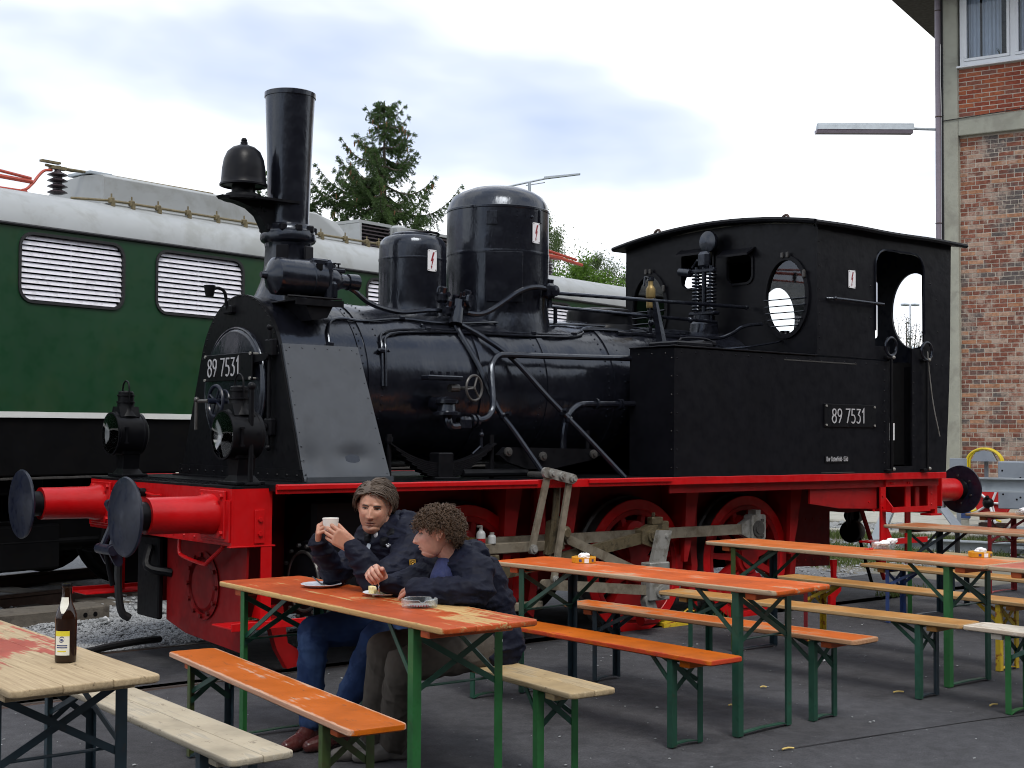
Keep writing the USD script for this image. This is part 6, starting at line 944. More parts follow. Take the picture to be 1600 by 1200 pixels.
for x in (3.30, 5.06, 6.35): P_('brake_block', J(prism(Polygon([(x-0.05, 0.75), (x+0.02, 0.80), (x+0.06, 0.5), (x+0.02, 0.2), (x-0.05, 0.25), (x-0.01, 0.5)]), 'xz', -0.80, -0.70), bx(x+0.03, x+0.07, -0.78, -0.74, 0.5, 1.2)), 'red_worn', smooth=False)
P_('red_tab', J(cyl((4.35, -0.90, 0.115), (4.52, -0.90, 0.115), 0.05, n=10)), 'red_worn')
# --- rear steps and brake gear
for s in (-1, 1):
    f = (lambda m: m) if s < 0 else mir
    rs = P_('rear_step', f(J(bx(7.16, 7.24, -1.165, -1.15, 0.40, 1.13), bx(7.64, 7.72, -1.10, -1.085, 0.40, 1.13), bx(7.24, 7.66, -1.165, -1.15, 1.13, 1.197))), 'red_paint', smooth=False)
    P_('tread', f(J(bx(7.18, 7.78, -1.26, -1.0, 0.905, 0.92), bx(7.18, 7.78, -1.275, -1.26, 0.90, 0.95), hullpts([(7.24, -1.16, 1.03), (7.24, -1.16, 0.92), (7.24, -1.26, 0.92), (7.255, -1.16, 1.03), (7.255, -1.16, 0.92), (7.255, -1.26, 0.92)]), bx(7.06, 7.72, -1.27, -1.0, 0.62, 0.635), bx(7.06, 7.72, -1.285, -1.27, 0.615, 0.665), hullpts([(7.24, -1.16, 0.80), (7.24, -1.16, 0.635), (7.34, -1.16, 0.635), (7.24, -1.17, 0.80), (7.24, -1.17, 0.635), (7.34, -1.17, 0.635)]))), 'red_paint', rs, smooth=False)
    P_('bolts', f(J([hexbolt((x, -1.165, z), (0, -1, 0), 0.011, 0.01) for x, z in ((7.19, 1.05), (7.19, 0.95), (7.32, 1.165), (7.58, 1.165), (7.35, 1.165), (7.61, 1.165), (6.98, 1.0), (7.05, 0.92))])), 'red_paint', rs, smooth=False)
    P_('frame_side', f(J(bx(7.18, 8.0, -1.12, -1.105, 1.13, 1.197), bx(7.80, 7.86, -1.10, -1.085, 0.92, 1.12), prism(Polygon([(6.2, 1.13), (7.16, 1.13), (7.16, 0.93), (6.6, 0.95), (6.2, 1.0)]), 'xz', -1.12, -1.10))), 'red_paint' if False else 'red_worn', smooth=False)
P_('guard_iron', J(prism(Polygon([(6.93, 0.45), (7.00, 0.45), (6.99, 0.30), (7.06, 0.2), (7.06, 0.16), (6.98, 0.10), (6.98, 0.0), (6.90, 0.0), (6.90, 0.12), (6.95, 0.2)]), 'xz', -0.80, -0.77)), 'red_paint', smooth=False)
P_('brake_rigging', J(lathe([(0.10, 0), (0.11, 0.03), (0.11, 0.14), (0.09, 0.17), (0.001, 0.17)], (7.65, -0.45, 0.66), (1, 0.3, 0), 18), lathe([(0.08, 0), (0.085, 0.02), (0.085, 0.12), (0.001, 0.13)], (7.95, -0.25, 0.80), (1, 0.3, 0), 18), tube([(7.60, -0.5, 0.95), (7.62, -0.46, 0.75), (7.7, -0.42, 0.66)], 0.025, 7), tube([(7.76, -0.4, 0.95), (7.74, -0.4, 0.72)], 0.02, 7), tube([(7.8, -0.3, 0.95), (7.92, -0.25, 0.82)], 0.02, 7), tube([(7.72, -0.5, 0.66), (7.80, -0.52, 0.4), (7.9, -0.55, 0.1)], 0.018, 6)), 'black_dull')
P_('brake_rod', tube([(7.62, -0.6, 0.92), (7.78, -0.62, 0.55), (7.95, -0.64, 0.2)], 0.022, 7), 'red_worn')
# ------------------------------------------------------------------ beer tables and benches
wood('wood_t0', (0.36, 0.075, 0.045), 2.2, 0.5, 0.065, (0.48, 0.37, 0.22), (0.31, 0.22, 0.12), 0.025, 0.12, patch=(0.10, -1.1, 0.42, 0.62, 0.22))
wood('wood_t1', (0.42, 0.072, 0.016), 2.2, 0.5, 0.0, (0.52, 0.36, 0.15), (0.38, 0.22, 0.09), 0.012, patch=(0.16, -0.45, 0.16, 0.55, 0.11))
wood('wood_t2', (0.56, 0.100, 0.012), 2.2, 0.5, -0.02, (0.46, 0.36, 0.24), (0.32, 0.22, 0.13), 0.014)
wood('wood_t3', (0.56, 0.14, 0.030), 2.3, 0.5, -0.02, (0.46, 0.36, 0.24), (0.32, 0.22, 0.13), 0.014)
wood('wood_t3b', (0.44, 0.12, 0.075), 2.2, 0.5, -0.01, (0.42, 0.32, 0.2), (0.3, 0.2, 0.12), 0.014, 0.2)
wood('wood_t4', (0.42, 0.15, 0.06), 2.2, 0.5, 0.05, (0.45, 0.33, 0.2), (0.30, 0.20, 0.12), 0.012, 0.15)
wood('bench_orange', (0.43, 0.095, 0.003), 2.2, 0.25, -0.035, (0.52, 0.34, 0.24), (0.40, 0.17, 0.09), 0.017)
wood('bench_orange_red', (0.48, 0.105, 0.003), 2.2, 0.25, -0.045, (0.46, 0.05, 0.015), (0.38, 0.035, 0.012), 0.007, 0.0)
wood('bench_streaky', (0.54, 0.11, 0.008), 2.2, 0.25, 0.03, (0.42, 0.24, 0.13), (0.30, 0.14, 0.07), 0.024)
wood('bench_natural', (0.40, 0.29, 0.15), 2.2, 0.25, 0.04, (0.44, 0.34, 0.20), (0.26, 0.19, 0.10), 0.012, 0.1, 0.6)
wood('bench_grey', (0.42, 0.36, 0.26), 2.2, 0.25, 0.05, (0.47, 0.42, 0.32), (0.33, 0.28, 0.2), 0.01, 0.35, 0.65)
wood('bench_ochre', (0.42, 0.20, 0.055), 2.3, 0.25, 0.02, (0.44, 0.30, 0.15), (0.33, 0.19, 0.08), 0.012, 0.0, 0.5)
wood('bench_white', (0.55, 0.50, 0.42), 2.2, 0.25, 0.02, (0.5, 0.40, 0.3), (0.42, 0.30, 0.2), 0.01, 0.4, 0.65)
wood('batten_orange', (0.48, 0.10, 0.03), 3.0, 3.0, -0.04)
def board(x0, x1, L, z, t, rl, rr):
    """One board of a top: long in y; rl, rr: corner radius on its left and right side."""
    b = 0.006; ring = []
    def out(ins):
        pts = []; 
        for (cx, cy, r, a0) in ((x1, L/2, rr, 0), (x0, L/2, rl, 90), (x0, -L/2, rl, 180), (x1, -L/2, rr, 270)):
            sx = 1 if cx == x1 else -1; sy = 1 if cy > 0 else -1; ix = ins if r > 0 else min(ins, 0.0012); ox, oy = cx-sx*max(r, 0.004), cy-sy*max(r, 0.004)
            for k in range(5): a = math.radians(a0+22.5*k); pts.append((ox+(max(r, 0.004)-0)*math.cos(a)-sx*ix, oy+(max(r, 0.004))*math.sin(a)-sy*ins))
        return np.array(pts)
    R_ = [np.c_[out(i), np.full(20, zz)] for i, zz in ((b, z-t), (0.0, z-t+b), (0.0, z-b), (b*0.3, z-b*0.3), (b, z))]
    return loft(R_)
def lprof(x, y, z0, z1, sx, sy, w=0.040, t=0.004):
    return J(bx(x, x+sx*w, y, y+sy*t, z0, z1), bx(x, x+sx*t, y+sy*(t+0.0002), y+sy*w, z0, z1))
def trestle(t, W, H, yc, inn, mats, xleg, tall, xb, wleg=0.042):
    """Folding trestle: two angle-iron legs, foot strip, top strip, crossed braces and two stays; inn = +1 or -1 towards the middle of the table."""
    mL, mR, mB = mats
    obj('leg', lprof(-xleg, yc, 0.006, H-0.03, 1, inn, wleg), mL, t, smooth=False)
    obj('leg', lprof(xleg, yc, 0.006, H-0.03, -1, inn, wleg), mR, t, smooth=False)
    obj('foot_bar', tube([(-xleg+0.005, yc+inn*0.02, 0.006), (-xleg+0.06, yc+inn*0.02, 0.022), (0, yc+inn*0.02, 0.028), (xleg-0.06, yc+inn*0.02, 0.022), (xleg-0.005, yc+inn*0.02, 0.006)], [0.006]*5, 6) if False else
        loft([np.array([[x, yc+inn*0.005, z], [x, yc+inn*0.038, z], [x, yc+inn*0.038, z+0.005], [x, yc+inn*0.005, z+0.005]]) for x, z in ((-xleg+0.002, 0.002), (-xleg+0.05, 0.016), (0, 0.02), (xleg-0.05, 0.016), (xleg-0.002, 0.002))]), mR, t, smooth=False)
    obj('top_bar', bx(-xleg+0.045, xleg-0.045, yc+inn*0.006, yc+inn*0.040, H-0.046, H-0.0305), mB, t, smooth=False)
    z0, z1 = xb
    for s in (-1, 1): obj('brace', flatbar((-s*(xleg-0.02), yc+inn*(0.010+0.004*s), z0), (s*(xleg-0.02), yc+inn*(0.010+0.004*s), z1), 0.026, 0.004, (0, 1, 0)), mB, t, smooth=False)
    for s in (-1, 1):
        a = np.array([s*(xleg-0.02), yc+inn*0.03, H-tall]); b = np.array([s*(xleg-0.09), yc+inn*(tall*1.05+0.08), H-0.036])
        obj('stay', flatbar(a, b, 0.024, 0.006, (1, 0, 0)), mB, t, smooth=False)
    if tall > 0.2: obj('tie_bar', cyl((-xleg+0.02, yc+inn*0.02, H-tall-0.02), (xleg-0.02, yc+inn*0.02, H-tall-0.02), 0.006, n=6), mB, t)
def furniture(kind, label, x, y, rot, L, W, H, woodm, matsN, matsF, nb, group, zoff=0.0):
    t = thing('beer_table' if kind == 'table' else 'beer_bench', label, kind, (x, y, zoff), rot, group)
    w = W/nb
    for k in range(nb):
        a, b = -W/2+k*w, -W/2+(k+1)*w
        obj('board', board(a+(0.0007 if k else 0), b-(0.0007 if k < nb-1 else 0), L, H, 0.027, 0.03 if k == 0 else 0, 0.03 if k == nb-1 else 0), woodm, t, smooth=40)
    ins = 0.25 if kind == 'table' else 0.27; xl = 0.235 if kind == 'table' else W/2-0.012
    for s, mats in ((-1, matsN), (1, matsF)):
        yc = s*(L/2-ins); trestle(t, W, H, yc, -s, mats, xl, 0.26 if kind == 'table' else 0.15, (H-0.30, H-0.06) if kind == 'table' else (H-0.20, H-0.05), 0.042 if kind == 'table' else 0.036)
        obj('batten', bx(-W/2+0.03, W/2-0.03, yc+s*0.03, yc+s*0.10, H-0.062, H-0.0275, 0.004), 'batten_orange' if woodm in ('wood_t1', 'wood_t2', 'wood_t3', 'bench_orange', 'bench_streaky', 'wood_t3b') else woodm, t, smooth=False)
    return t
def line(far, near): 
    f, n = np.array(far), np.array(near); d = f-n; return (f+n)/2, math.atan2(-d[0], d[1]), np.linalg.norm(d)
TG, BGp = 'folding beer tables set out in the yard', 'folding beer benches beside the tables'
g3 = lambda a, b=None, c=None: (a, b or a, c or b or a)
def place(kind, label, far, near, woodm, mN, mF, W=None, H=None, nb=None, L=None):
    c, r, d = line(far, near); L = L or d
    return furniture(kind, label, c[0], c[1], r, L, W or (0.5 if kind == 'table' else 0.25), H or (0.785 if kind == 'table' else 0.475), woodm, mN, mF, nb or (3 if kind == 'table' else (2 if woodm in ('bench_natural', 'bench_grey') else 1)), TG if kind == 'table' else BGp)
TH = 0.785
place('table', 'bare worn beer table with red paint patches and a brown bottle on it', (-1.62, -2.28), (-1.655, -4.48), 'wood_t0', g3('leg_teal_dark'), g3('leg_teal_dark'))
place('table', 'scratched red beer table where the two people sit with plates', (0.295, -2.06), (0.195, -4.23), 'wood_t1', ('leg_bright_green', 'leg_bright_green', 'leg_green'), ('leg_bright_green', 'leg_green', 'leg_green'))
place('table', 'orange beer table in front of the driving wheels with one yellow ashtray', (2.17, -2.01), (2.32, -4.17), 'wood_t2', g3('leg_green'), ('leg_green', 'leg_teal_dark', 'leg_green'))
place('table', 'long pale orange beer table with a clear and a yellow ashtray', (4.40, -1.77), (4.40, -4.075), 'wood_t3', ('leg_bright_green', 'leg_green', 'leg_green'), ('leg_olive', 'leg_teal_dark', 'leg_green'))
place('table', 'faded red beer table cut off by the right picture edge', (4.40, -4.085), (4.42, -6.3), 'wood_t3b', g3('leg_green'), g3('leg_green'))
place('table', 'worn pale beer table in front of the red rear steps', (7.01, -1.47), (7.0, -3.68), 'wood_t4', g3('leg_green'), ('leg_bright_green', 'leg_teal_dark', 'leg_teal_dark'))
place('table', 'farthest beer table on red legs beside the rear buffer', (9.13, -0.93), (9.15, -3.15), 'wood_t4', g3('leg_red'), g3('leg_red'))
place('bench', 'bleached grey beer bench in the lower left corner', (-0.97, -2.34), (-1.05, -4.53), 'bench_grey', g3('leg_teal_dark'), g3('leg_teal_dark'))
place('bench', 'orange beer bench with chipped edges in front of the red table', (-0.215, -2.28), (-0.485, -4.40), 'bench_orange', g3('leg_olive'), ('leg_olive', 'leg_teal_dark', 'leg_green'))
place('bench', 'bare wooden beer bench that the boy and man sit on', (0.84, -2.18), (0.65, -4.37), 'bench_natural', ('leg_bright_green', 'leg_bright_green', 'leg_green'), g3('leg_green'))
place('bench', 'bright orange beer bench with a red front edge', (1.735, -1.95), (1.735, -4.16), 'bench_orange_red', g3('leg_green'), g3('leg_green'))
place('bench', 'streaky orange beer bench with bare edges behind the yellow ashtray table', (2.675, -1.98), (2.83, -4.19), 'bench_streaky', g3('leg_green'), g3('leg_teal_dark'))
place('bench', 'ochre beer bench in front of the long pale orange table', (3.64, -1.90), (3.83, -4.19), 'bench_ochre', ('leg_green', 'leg_teal_dark', 'leg_green'), g3('leg_green'))
place('bench', 'whitish beer bench at the right picture edge', (3.83, -4.20), (3.86, -6.4), 'bench_white', ('leg_green', 'leg_green', 'leg_green'), ('leg_bright_green', 'leg_bright_green', 'leg_green'))
place('bench', 'brown beer bench with chipped yellow legs', (5.10, -1.76), (5.06, -3.97), 'bench_ochre', g3('leg_yellow'), ('leg_red', 'leg_yellow', 'leg_yellow'))
place('bench', 'brown beer bench on blue legs in front of the rear steps', (6.46, -1.54), (6.36, -3.75), 'bench_ochre', g3('leg_blue'), g3('leg_blue'))
place('bench', 'pale beer bench behind the worn table at the rear steps', (7.83, -1.28), (7.72, -3.5), 'bench_natural', g3('leg_green'), g3('leg_teal_dark'))
place('bench', 'farthest beer bench with dark red legs', (9.85, -0.95), (9.8, -3.1), 'bench_natural', g3('leg_red'), g3('leg_red'))
# ------------------------------------------------------------------ things on the tables
def T_(name, label, cat, loc, rz=0, group=None): return thing(name, label, cat, loc, rz, group)
bt = T_('beer_bottle', 'brown beer bottle with white and yellow label on the bare table', 'bottle', (-1.565, -4.05, TH))
BP = [(0.001, 0), (0.030, 0), (0.0355, 0.004), (0.0365, 0.012), (0.0365, 0.150), (0.035, 0.165), (0.029, 0.185), (0.021, 0.203), (0.0165, 0.222), (0.0145, 0.240), (0.014, 0.258), (0.0155, 0.260), (0.016, 0.268), (0.0145, 0.272), (0.001, 0.272)]
obj('glass_body', lathe(BP, (0, 0, 0), n=32), 'bottle_glass', bt)
def wrap(r, a0, a1, z0, z1, n=14, zf=None):
    a = np.radians(np.linspace(a0, a1, n)); v = np.vstack([np.c_[r*np.cos(a), r*np.sin(a), np.full(n, z0) if zf is None else zf(np.linspace(0, 1, n))[0]], np.c_[r*np.cos(a), r*np.sin(a), np.full(n, z1) if zf is None else zf(np.linspace(0, 1, n))[1]]]); i = np.arange(n-1)
    return trimesh.Trimesh(v, np.vstack([np.stack([i, i+1, n+i+1], 1), np.stack([i, n+i+1, n+i], 1)]), process=False)
lb = obj('label', wrap(0.0369, 185, 268, 0.028, 0.112), 'label_paper', bt)
obj('label_top', wrap(0.0371, 185, 268, 0.094, 0.112), 'label_yellow', lb); obj('emblem', J([wrap(0.0371, 226-14*math.cos(t), 226-14*math.cos(t+0.35), 0.081+0.009*math.sin(t), 0.081+0.009*math.sin(t)+0.0035, 3) for t in np.linspace(0, 5.9, 18)]+[wrap(0.0371, 219, 233, 0.078, 0.085, 4)]), 'label_blue', lb)
for z in (0.060, 0.053): obj('print_line', wrap(0.0371, 196, 256, z, z+0.004), 'label_blue', lb)
obj('print_line', wrap(0.0371, 200, 250, 0.040, 0.044), 'label_yellow', lb)
NR = np.array([[0.0312, 0.178], [0.0165, 0.222]])
def neck(a0, a1, z0, z1, n=9):
    rr = lambda z: np.interp(z, [0.165, 0.185, 0.203, 0.222, 0.24], [0.0353, 0.0293, 0.0214, 0.0169, 0.0149]); rows = []
    for z in np.linspace(z0, z1, 8):
        f = (z-z0)/(z1-z0); w = 0.15+0.85*min(1, f*1.6); a = np.radians((a0+a1)/2+(np.linspace(a0, a1, n)-(a0+a1)/2)*w); rows.append(np.c_[rr(z)*np.cos(a), rr(z)*np.sin(a), np.full(n, z)])
    i, j = np.meshgrid(np.arange(7), np.arange(n-1), indexing='ij'); k = (i*n+j).ravel(); return trimesh.Trimesh(np.vstack(rows), np.vstack([np.stack([k, k+1, k+n+1], 1), np.stack([k, k+n+1, k+n], 1)]), process=False)
nl = obj('neck_label', neck(180, 275, 0.172, 0.226), 'label_paper', bt); 
obj('crown_rim', lathe([(0.0148, 0.262), (0.0162, 0.264), (0.0162, 0.270), (0.0148, 0.272)], (0, 0, 0.0005), n=20), 'black_dull', bt)
PLT = [(0.001, 0.004), (0.05, 0.004), (0.055, 0.003), (0.06, 0.004), (0.085, 0.012), (0.104, 0.018), (0.106, 0.017), (0.104, 0.015), (0.085, 0.009), (0.06, 0.0), (0.001, 0.0)]
p1 = obj('plate', xf(lathe(PLT[::-1], (0, 0, 0), n=40), (0.338, -2.625, TH+0.001)), 'plate_white'); tag(p1, 'empty white plate with a dark fork on the red table', 'plate', None)
p2 = obj('plate', xf(lathe(PLT[::-1], (0, 0, 0), n=40), (0.392, -3.125, TH+0.001)), 'plate_white'); tag(p2, 'white plate with a piece of yellow cake on the red table', 'plate', None)
fk = obj('dessert_fork', tube([(0.335, -2.655, TH+0.012), (0.330, -2.63, TH+0.02), (0.318, -2.57, TH+0.05)], [0.008, 0.004, 0.003], 6), 'steel_dark'); tag(fk, 'dark dessert fork resting on the empty white plate', 'fork')
ck = hullpts([(x, y, z) for x, y in ((0.315, -3.15), (0.435, -3.19), (0.455, -3.11), (0.335, -3.07)) for z in (TH+0.006, TH+0.044)]); ck = ck.subdivide().subdivide().subdivide(); v = ck.vertices.copy(); v += (meshkit.fbm(v*60, 3, 2)[:, None]-0.5)*0.018; ck.vertices = v
c_ = obj('cake_slice', ck, 'cake', smooth=40); tag(c_, 'crumbly yellow cake piece on the white plate in front of the boy', 'cake')
def ashtray(name, label, loc, m, r=0.082, h=0.034, notch=True):
    t = T_(name, label, 'ashtray', loc); pr = [(0.001, 0.0), (r*0.92, 0.0), (r*0.97, 0.003), (r, h), (r-0.003, h+0.002), (r-0.008, h), (r-0.012, 0.010), (r*0.7, 0.008), (0.001, 0.008)]
    b = lathe(pr, (0, 0, 0), n=48)
    if notch:
        v = b.vertices.copy(); a = np.arctan2(v[:, 1], v[:, 0]); 
        for q in (-2.0, 0.1, 2.2): k = (np.abs((a-q+PI) % (2*PI)-PI) < 0.11) & (v[:, 2] > h*0.7); v[k, 2] -= 0.010
        b.vertices = v
    obj('bowl', b, m, t, smooth=40); return t
a1 = ashtray('ashtray', 'clear glass ashtray with red print on the red table', (0.277, -3.585, TH), 'clear_glass', 0.084, 0.038)
obj('print', J([wrap(0.0845, 205+k*5, 208.2+k*5, 0.012, 0.018, 4) for k in range(12)]), 'sign_red', a1); obj('ash', lathe([(0.001, 0.0115), (0.05, 0.0112), (0.06, 0.009)], (0, 0, 0), n=20), 'stone_grey', a1)
def crumple(c, r, seed, sc=(1, 1, 0.6)):
    m = trimesh.creation.icosphere(3, r); v = m.vertices.copy(); n = meshkit.fbm(v/r*1.7+seed*5, 3, seed)[:, None]; v *= 0.55+0.95*n; v *= sc; m.vertices = v+c; return m
def yellow_ash(label, loc, sd):
    t = ashtray('ashtray', label, loc, 'ash_yellow', 0.076, 0.034, False)
    obj('print', J(wrap(0.0762, 205, 218, 0.010, 0.026, 6), wrap(0.0762, 268, 281, 0.010, 0.026, 6)), 'label_blue', t); obj('paper_band', wrap(0.0762, 231, 252, 0.004, 0.030, 6), 'tissue', t)
    n_ = obj('tissue', J(crumple((loc[0]-0.008, loc[1]-0.01, loc[2]+0.04), 0.034, sd), crumple((loc[0]+0.03, loc[1]+0.02, loc[2]+0.038), 0.03, sd+1)), 'tissue', smooth=25); tag(n_, 'crumpled white tissue in the yellow ashtray '+('on the orange table' if sd == 1 else 'on the long pale table'), 'tissue')
yellow_ash('yellow ashtray with black dots on the orange table', (2.32, -2.46, TH), 1)
yellow_ash('yellow ashtray near the end of the long pale table', (4.652, -3.74, TH), 5)
a3 = ashtray('ashtray', 'clear plastic ashtray in the middle of the long pale table', (4.665, -2.98, TH), 'clear_glass', 0.082, 0.04)
n_ = obj('tissue', J(crumple((4.665, -2.99, TH+0.04), 0.036, 3), crumple((4.71, -3.02, TH+0.055), 0.034, 4), crumple((4.62, -2.96, TH+0.035), 0.022, 6)), 'tissue', smooth=25); tag(n_, 'crumpled white tissue heaped on the clear ashtray', 'tissue')
cpn = obj('bottle_cap', J(lathe([(0.001, 0), (0.016, 0), (0.014, 0.007), (0.001, 0.008)], (4.515, -2.95, TH), n=16), box((4.545, -2.965, TH+0.006), (0.03, 0.02, 0.012), 0.003)), 'plastic_red'); tag(cpn, 'small red cap lying on the long pale table', 'cap')
a5 = ashtray('ashtray', 'clear ashtray on the farthest table with red legs', (9.08, -1.47, TH), 'clear_glass', 0.08, 0.035)
n_ = obj('tissue', J(crumple((9.08, -1.47, TH+0.045), 0.05, 8), crumple((9.15, -1.5, TH+0.04), 0.05, 9)), 'tissue', smooth=25); tag(n_, 'white tissue crumpled on the farthest table', 'tissue')
# oil and cleaner bottles standing on the slide bar
for k, (dx, m, hh, lab, rr) in enumerate(((0.0, 'plastic_white', 0.115, 'white spray bottle with red band standing on the slide bar', 0.033), (0.10, 'plastic_white', 0.075, 'short white plastic bottle on the slide bar beside the spray bottle', 0.030))):
    b = T_('plastic_bottle', lab, 'bottle', (2.63+dx, -1.03, 0.788))
    obj('body', lathe([(0.001, 0), (rr, 0), (rr, hh*0.62), (rr*0.8, hh*0.76), (0.014, hh*0.84), (0.014, hh*0.92), (0.001, hh*0.92)], (0, 0, 0), n=18), m, b); obj('cap', J(cyl((0, 0, hh*0.9), (0, 0, hh*1.1), 0.014, n=10), box((-0.012, 0, hh*1.1), (0.045, 0.014, 0.016), 0.003)) if k == 0 else cyl((0, 0, hh*0.9), (0, 0, hh*1.05), 0.017, n=12), 'steel_grey', b)
    if k == 0: obj('label', lathe([(rr+0.0006, 0.004), (rr+0.0006, 0.04)], (0, 0, 0), n=18), 'plastic_red', b)
# litter and small marks on the asphalt
for k, (x, y, L, m) in enumerate(((3.777, -3.72, 0.07, 'crisp'), (3.88, -4.30, 0.07, 'crisp'), (2.36, -3.86, 0.04, 'crisp'), (2.06, -4.27, 0.07, 'crisp'), (4.37, -2.72, 0.07, 'tissue'), (2.66, -3.36, 0.035, 'crisp'), (3.25, -3.10, 0.04, 'crisp'))):
    p = obj('crisp' if m == 'crisp' else 'paper_scrap', xf(tube([(-L/2, 0, 0.008), (0, L*0.06, 0.011), (L/2, 0, 0.008)], 0.005, 6, 4), (x, y, 0.001), rz=rng.uniform(-0.6, 0.3)), m)
    tag(p, ['yellow crisp on the asphalt beside the ochre bench legs', 'yellow crisp on the asphalt below the right picture edge bench', 'short yellow crisp beside the streaky bench foot', 'yellow crisp on the open asphalt nearest the viewer', 'white paper scrap on the asphalt under the ochre bench', 'tiny yellow crisp between two bench legs', 'yellow crumb on the asphalt under the streaky bench'][k], 'litter')
g = np.random.default_rng(77); cr = []
for k in range(420):
    x, y = g.uniform(-2.5, 6.5), g.uniform(-5.2, -1.0); r = 0.003+0.007*g.random()**3; m = trimesh.creation.icosahedron(); v = m.vertices*r*(0.6+0.7*g.random((12, 1)))*[1.3, 1, 0.5]; cr.append(trimesh.Trimesh(v+[x, y, r*0.3+0.002], m.faces, process=False))
p = obj('grit', J(cr), 'stone_grey', None, 'pale grit and crumbs scattered on the dark asphalt', smooth=False, kind='stuff'); keys(p, cat='grit')
sm = tube([(2.015, -4.245, 0.003), (2.6, -4.33, 0.004), (3.03, -4.40, 0.003), (3.6, -4.50, 0.003), (3.95, -4.62, 0.003)], [0.004, 0.006, 0.004, 0.005, 0.003], 5, 5); v = sm.vertices.copy(); v[:, 2] = v[:, 2]*0.2+0.003; sm.vertices = v
struct('tar_seam', sm, 'rubber', 'dark tar seam running across the asphalt')
# wheel chock, sleeper, hose, rubble near the track
wc = T_('wheel_chock', 'yellow painted wheel chock under the middle driving wheel', 'chock', (4.86, -0.75, 0.0), 0.0)
obj('wedge', J(prism(Polygon([(-0.16, 0.0), (0.14, 0.0), (0.14, 0.06), (0.05, 0.09), (-0.02, 0.05), (-0.16, 0.025)]), 'xz', -0.11, 0.05), bx(-0.22, 0.18, -0.13, -0.112, 0.0, 0.03)), 'leg_yellow', wc, smooth=False)
obj('handle', tube([(0.10, -0.03, 0.08), (0.16, -0.03, 0.11), (0.24, -0.03, 0.09)], 0.008, 6), 'leg_yellow', wc)
sl_ = T_('wooden_sleeper', 'weathered wooden sleeper lying on the gravel behind the beer bottle', 'sleeper', (0.35, 2.42, 0.055), 0.115)
sb = box((0, 0, 0), (1.9, 0.38, 0.125), 0.012).subdivide().subdivide().subdivide(); v = sb.vertices.copy(); v += (meshkit.fbm(v*[3, 14, 14], 3, 6)[:, None]-0.5)*0.018; sb.vertices = v; obj('beam', sb, 'timber', sl_, smooth=30)
obj('bolt_holes', J([cyl((x, -0.19, 0.0), (x, -0.196, 0.0), 0.02, n=10) for x in (0.72, 0.81)]), 'black_soot', sl_); obj('end_plate', bx(0.95, 0.955, -0.13, 0.13, -0.04, 0.04), 'rust_rail', sl_, smooth=False)
bh = obj('black_hose', tube([(0.45, 0.70, 0.02), (0.70, 0.79, 0.03), (0.95, 0.84, 0.035), (1.08, 0.87, 0.03)], 0.026, 8, 4), 'hose_black'); tag(bh, 'short black hose end lying along the rail below the gravel', 'hose')
p = obj('rubble', J(stones(60, 1.75, 2.15, 2.45, 2.95, 0.03, 0.075, 0.0, 51), stones(14, 1.0, 1.9, 1.2, 1.9, 0.015, 0.03, 0.0, 52), stones(12, 0.9, 1.4, 2.0, 2.2, 0.02, 0.035, 0.0, 53)), 'stone_grey', None, 'pale broken stones heaped where the gravel meets the front plate', smooth=False, kind='stuff'); keys(p, cat='rubble')
sh_ = obj('white_shard', hullpts(np.array([(0, 0, 0), (0.07, 0.0, 0.01), (0.06, 0.05, 0.03), (0.01, 0.04, 0.04), (0.03, 0.02, 0.055)])+[1.17, 2.14, 0.0]), 'sign_white', smooth=False); tag(sh_, 'small white shard on the gravel at the sleeper end', 'shard')
# ------------------------------------------------------------------ yard clutter on the right
cb = T_('electrical_cabinet', 'grey steel electrical cabinet with black scuffs at the right picture edge', 'cabinet', (14.88, 2.03, 0.43), -1.25)
obj('box', box((0.35, 0, 0.41), (1.1, 0.5, 0.68), 0.01), 'cabinet_grey', cb, smooth=False); obj('leg', bx(0.14, 0.20, -0.2, -0.14, -0.43, -0.002), 'pipe_purple', cb, smooth=False); obj('leg', bx(0.80, 0.86, -0.2, -0.14, -0.43, -0.002), 'pipe_purple', cb, smooth=False)
obj('scuff', J([prism(affinity.translate(Polygon([(0, 0.05), (0.02, 0.10), (0.03, 0.04), (0.09, 0.02), (0.02, 0.0), (0.04, -0.07), (-0.01, -0.01), (-0.05, -0.05), (-0.03, 0.01)]), 0.03, 0.42), 'xz', -0.2560, -0.2515)]+[prism(Point(x, z).buffer(0.014, quad_segs=4), 'xz', -0.2530, -0.2515) for x, z in ((0.10, 0.33), (0.11, 0.52), (-0.14, 0.62), (-0.13, 0.28), (0.06, 0.21), (0.11, 0.24))]), 'black_dull', cb, smooth=False)
obj('upper_panel', box((0.62, 0.15, 0.98), (0.9, 0.06, 0.44), 0.01), 'cabinet_grey', cb, smooth=False)
sf = T_('steel_trestle', 'galvanised steel trestle with sloping legs behind the rear buffer', 'trestle', (12.6, 2.3, 0.0), -1.21)
obj('base_channel', J(bx(-0.1, 2.6, -0.04, 0.04, 0.02, 0.16), bx(-0.1, 2.6, -0.10, -0.0405, 0.14, 0.155)), 'galv', sf, smooth=False)
for a in (-0.55, 1.55):
    obj('sloping_leg', hullpts([(a+dx*0.16+q*0.28, dy*0.06+q*0.35, z) for dx in (0, 1) for dy in (-1, 1) for q, z in ((0, 0.0), (1, 0.92))]), 'galv', sf, smooth=False)
for k in range(3): obj('rung', bx(1.38, 1.62, -0.30, -0.12, 0.10+0.13*k, 0.13+0.13*k), 'galv', sf, smooth=False)
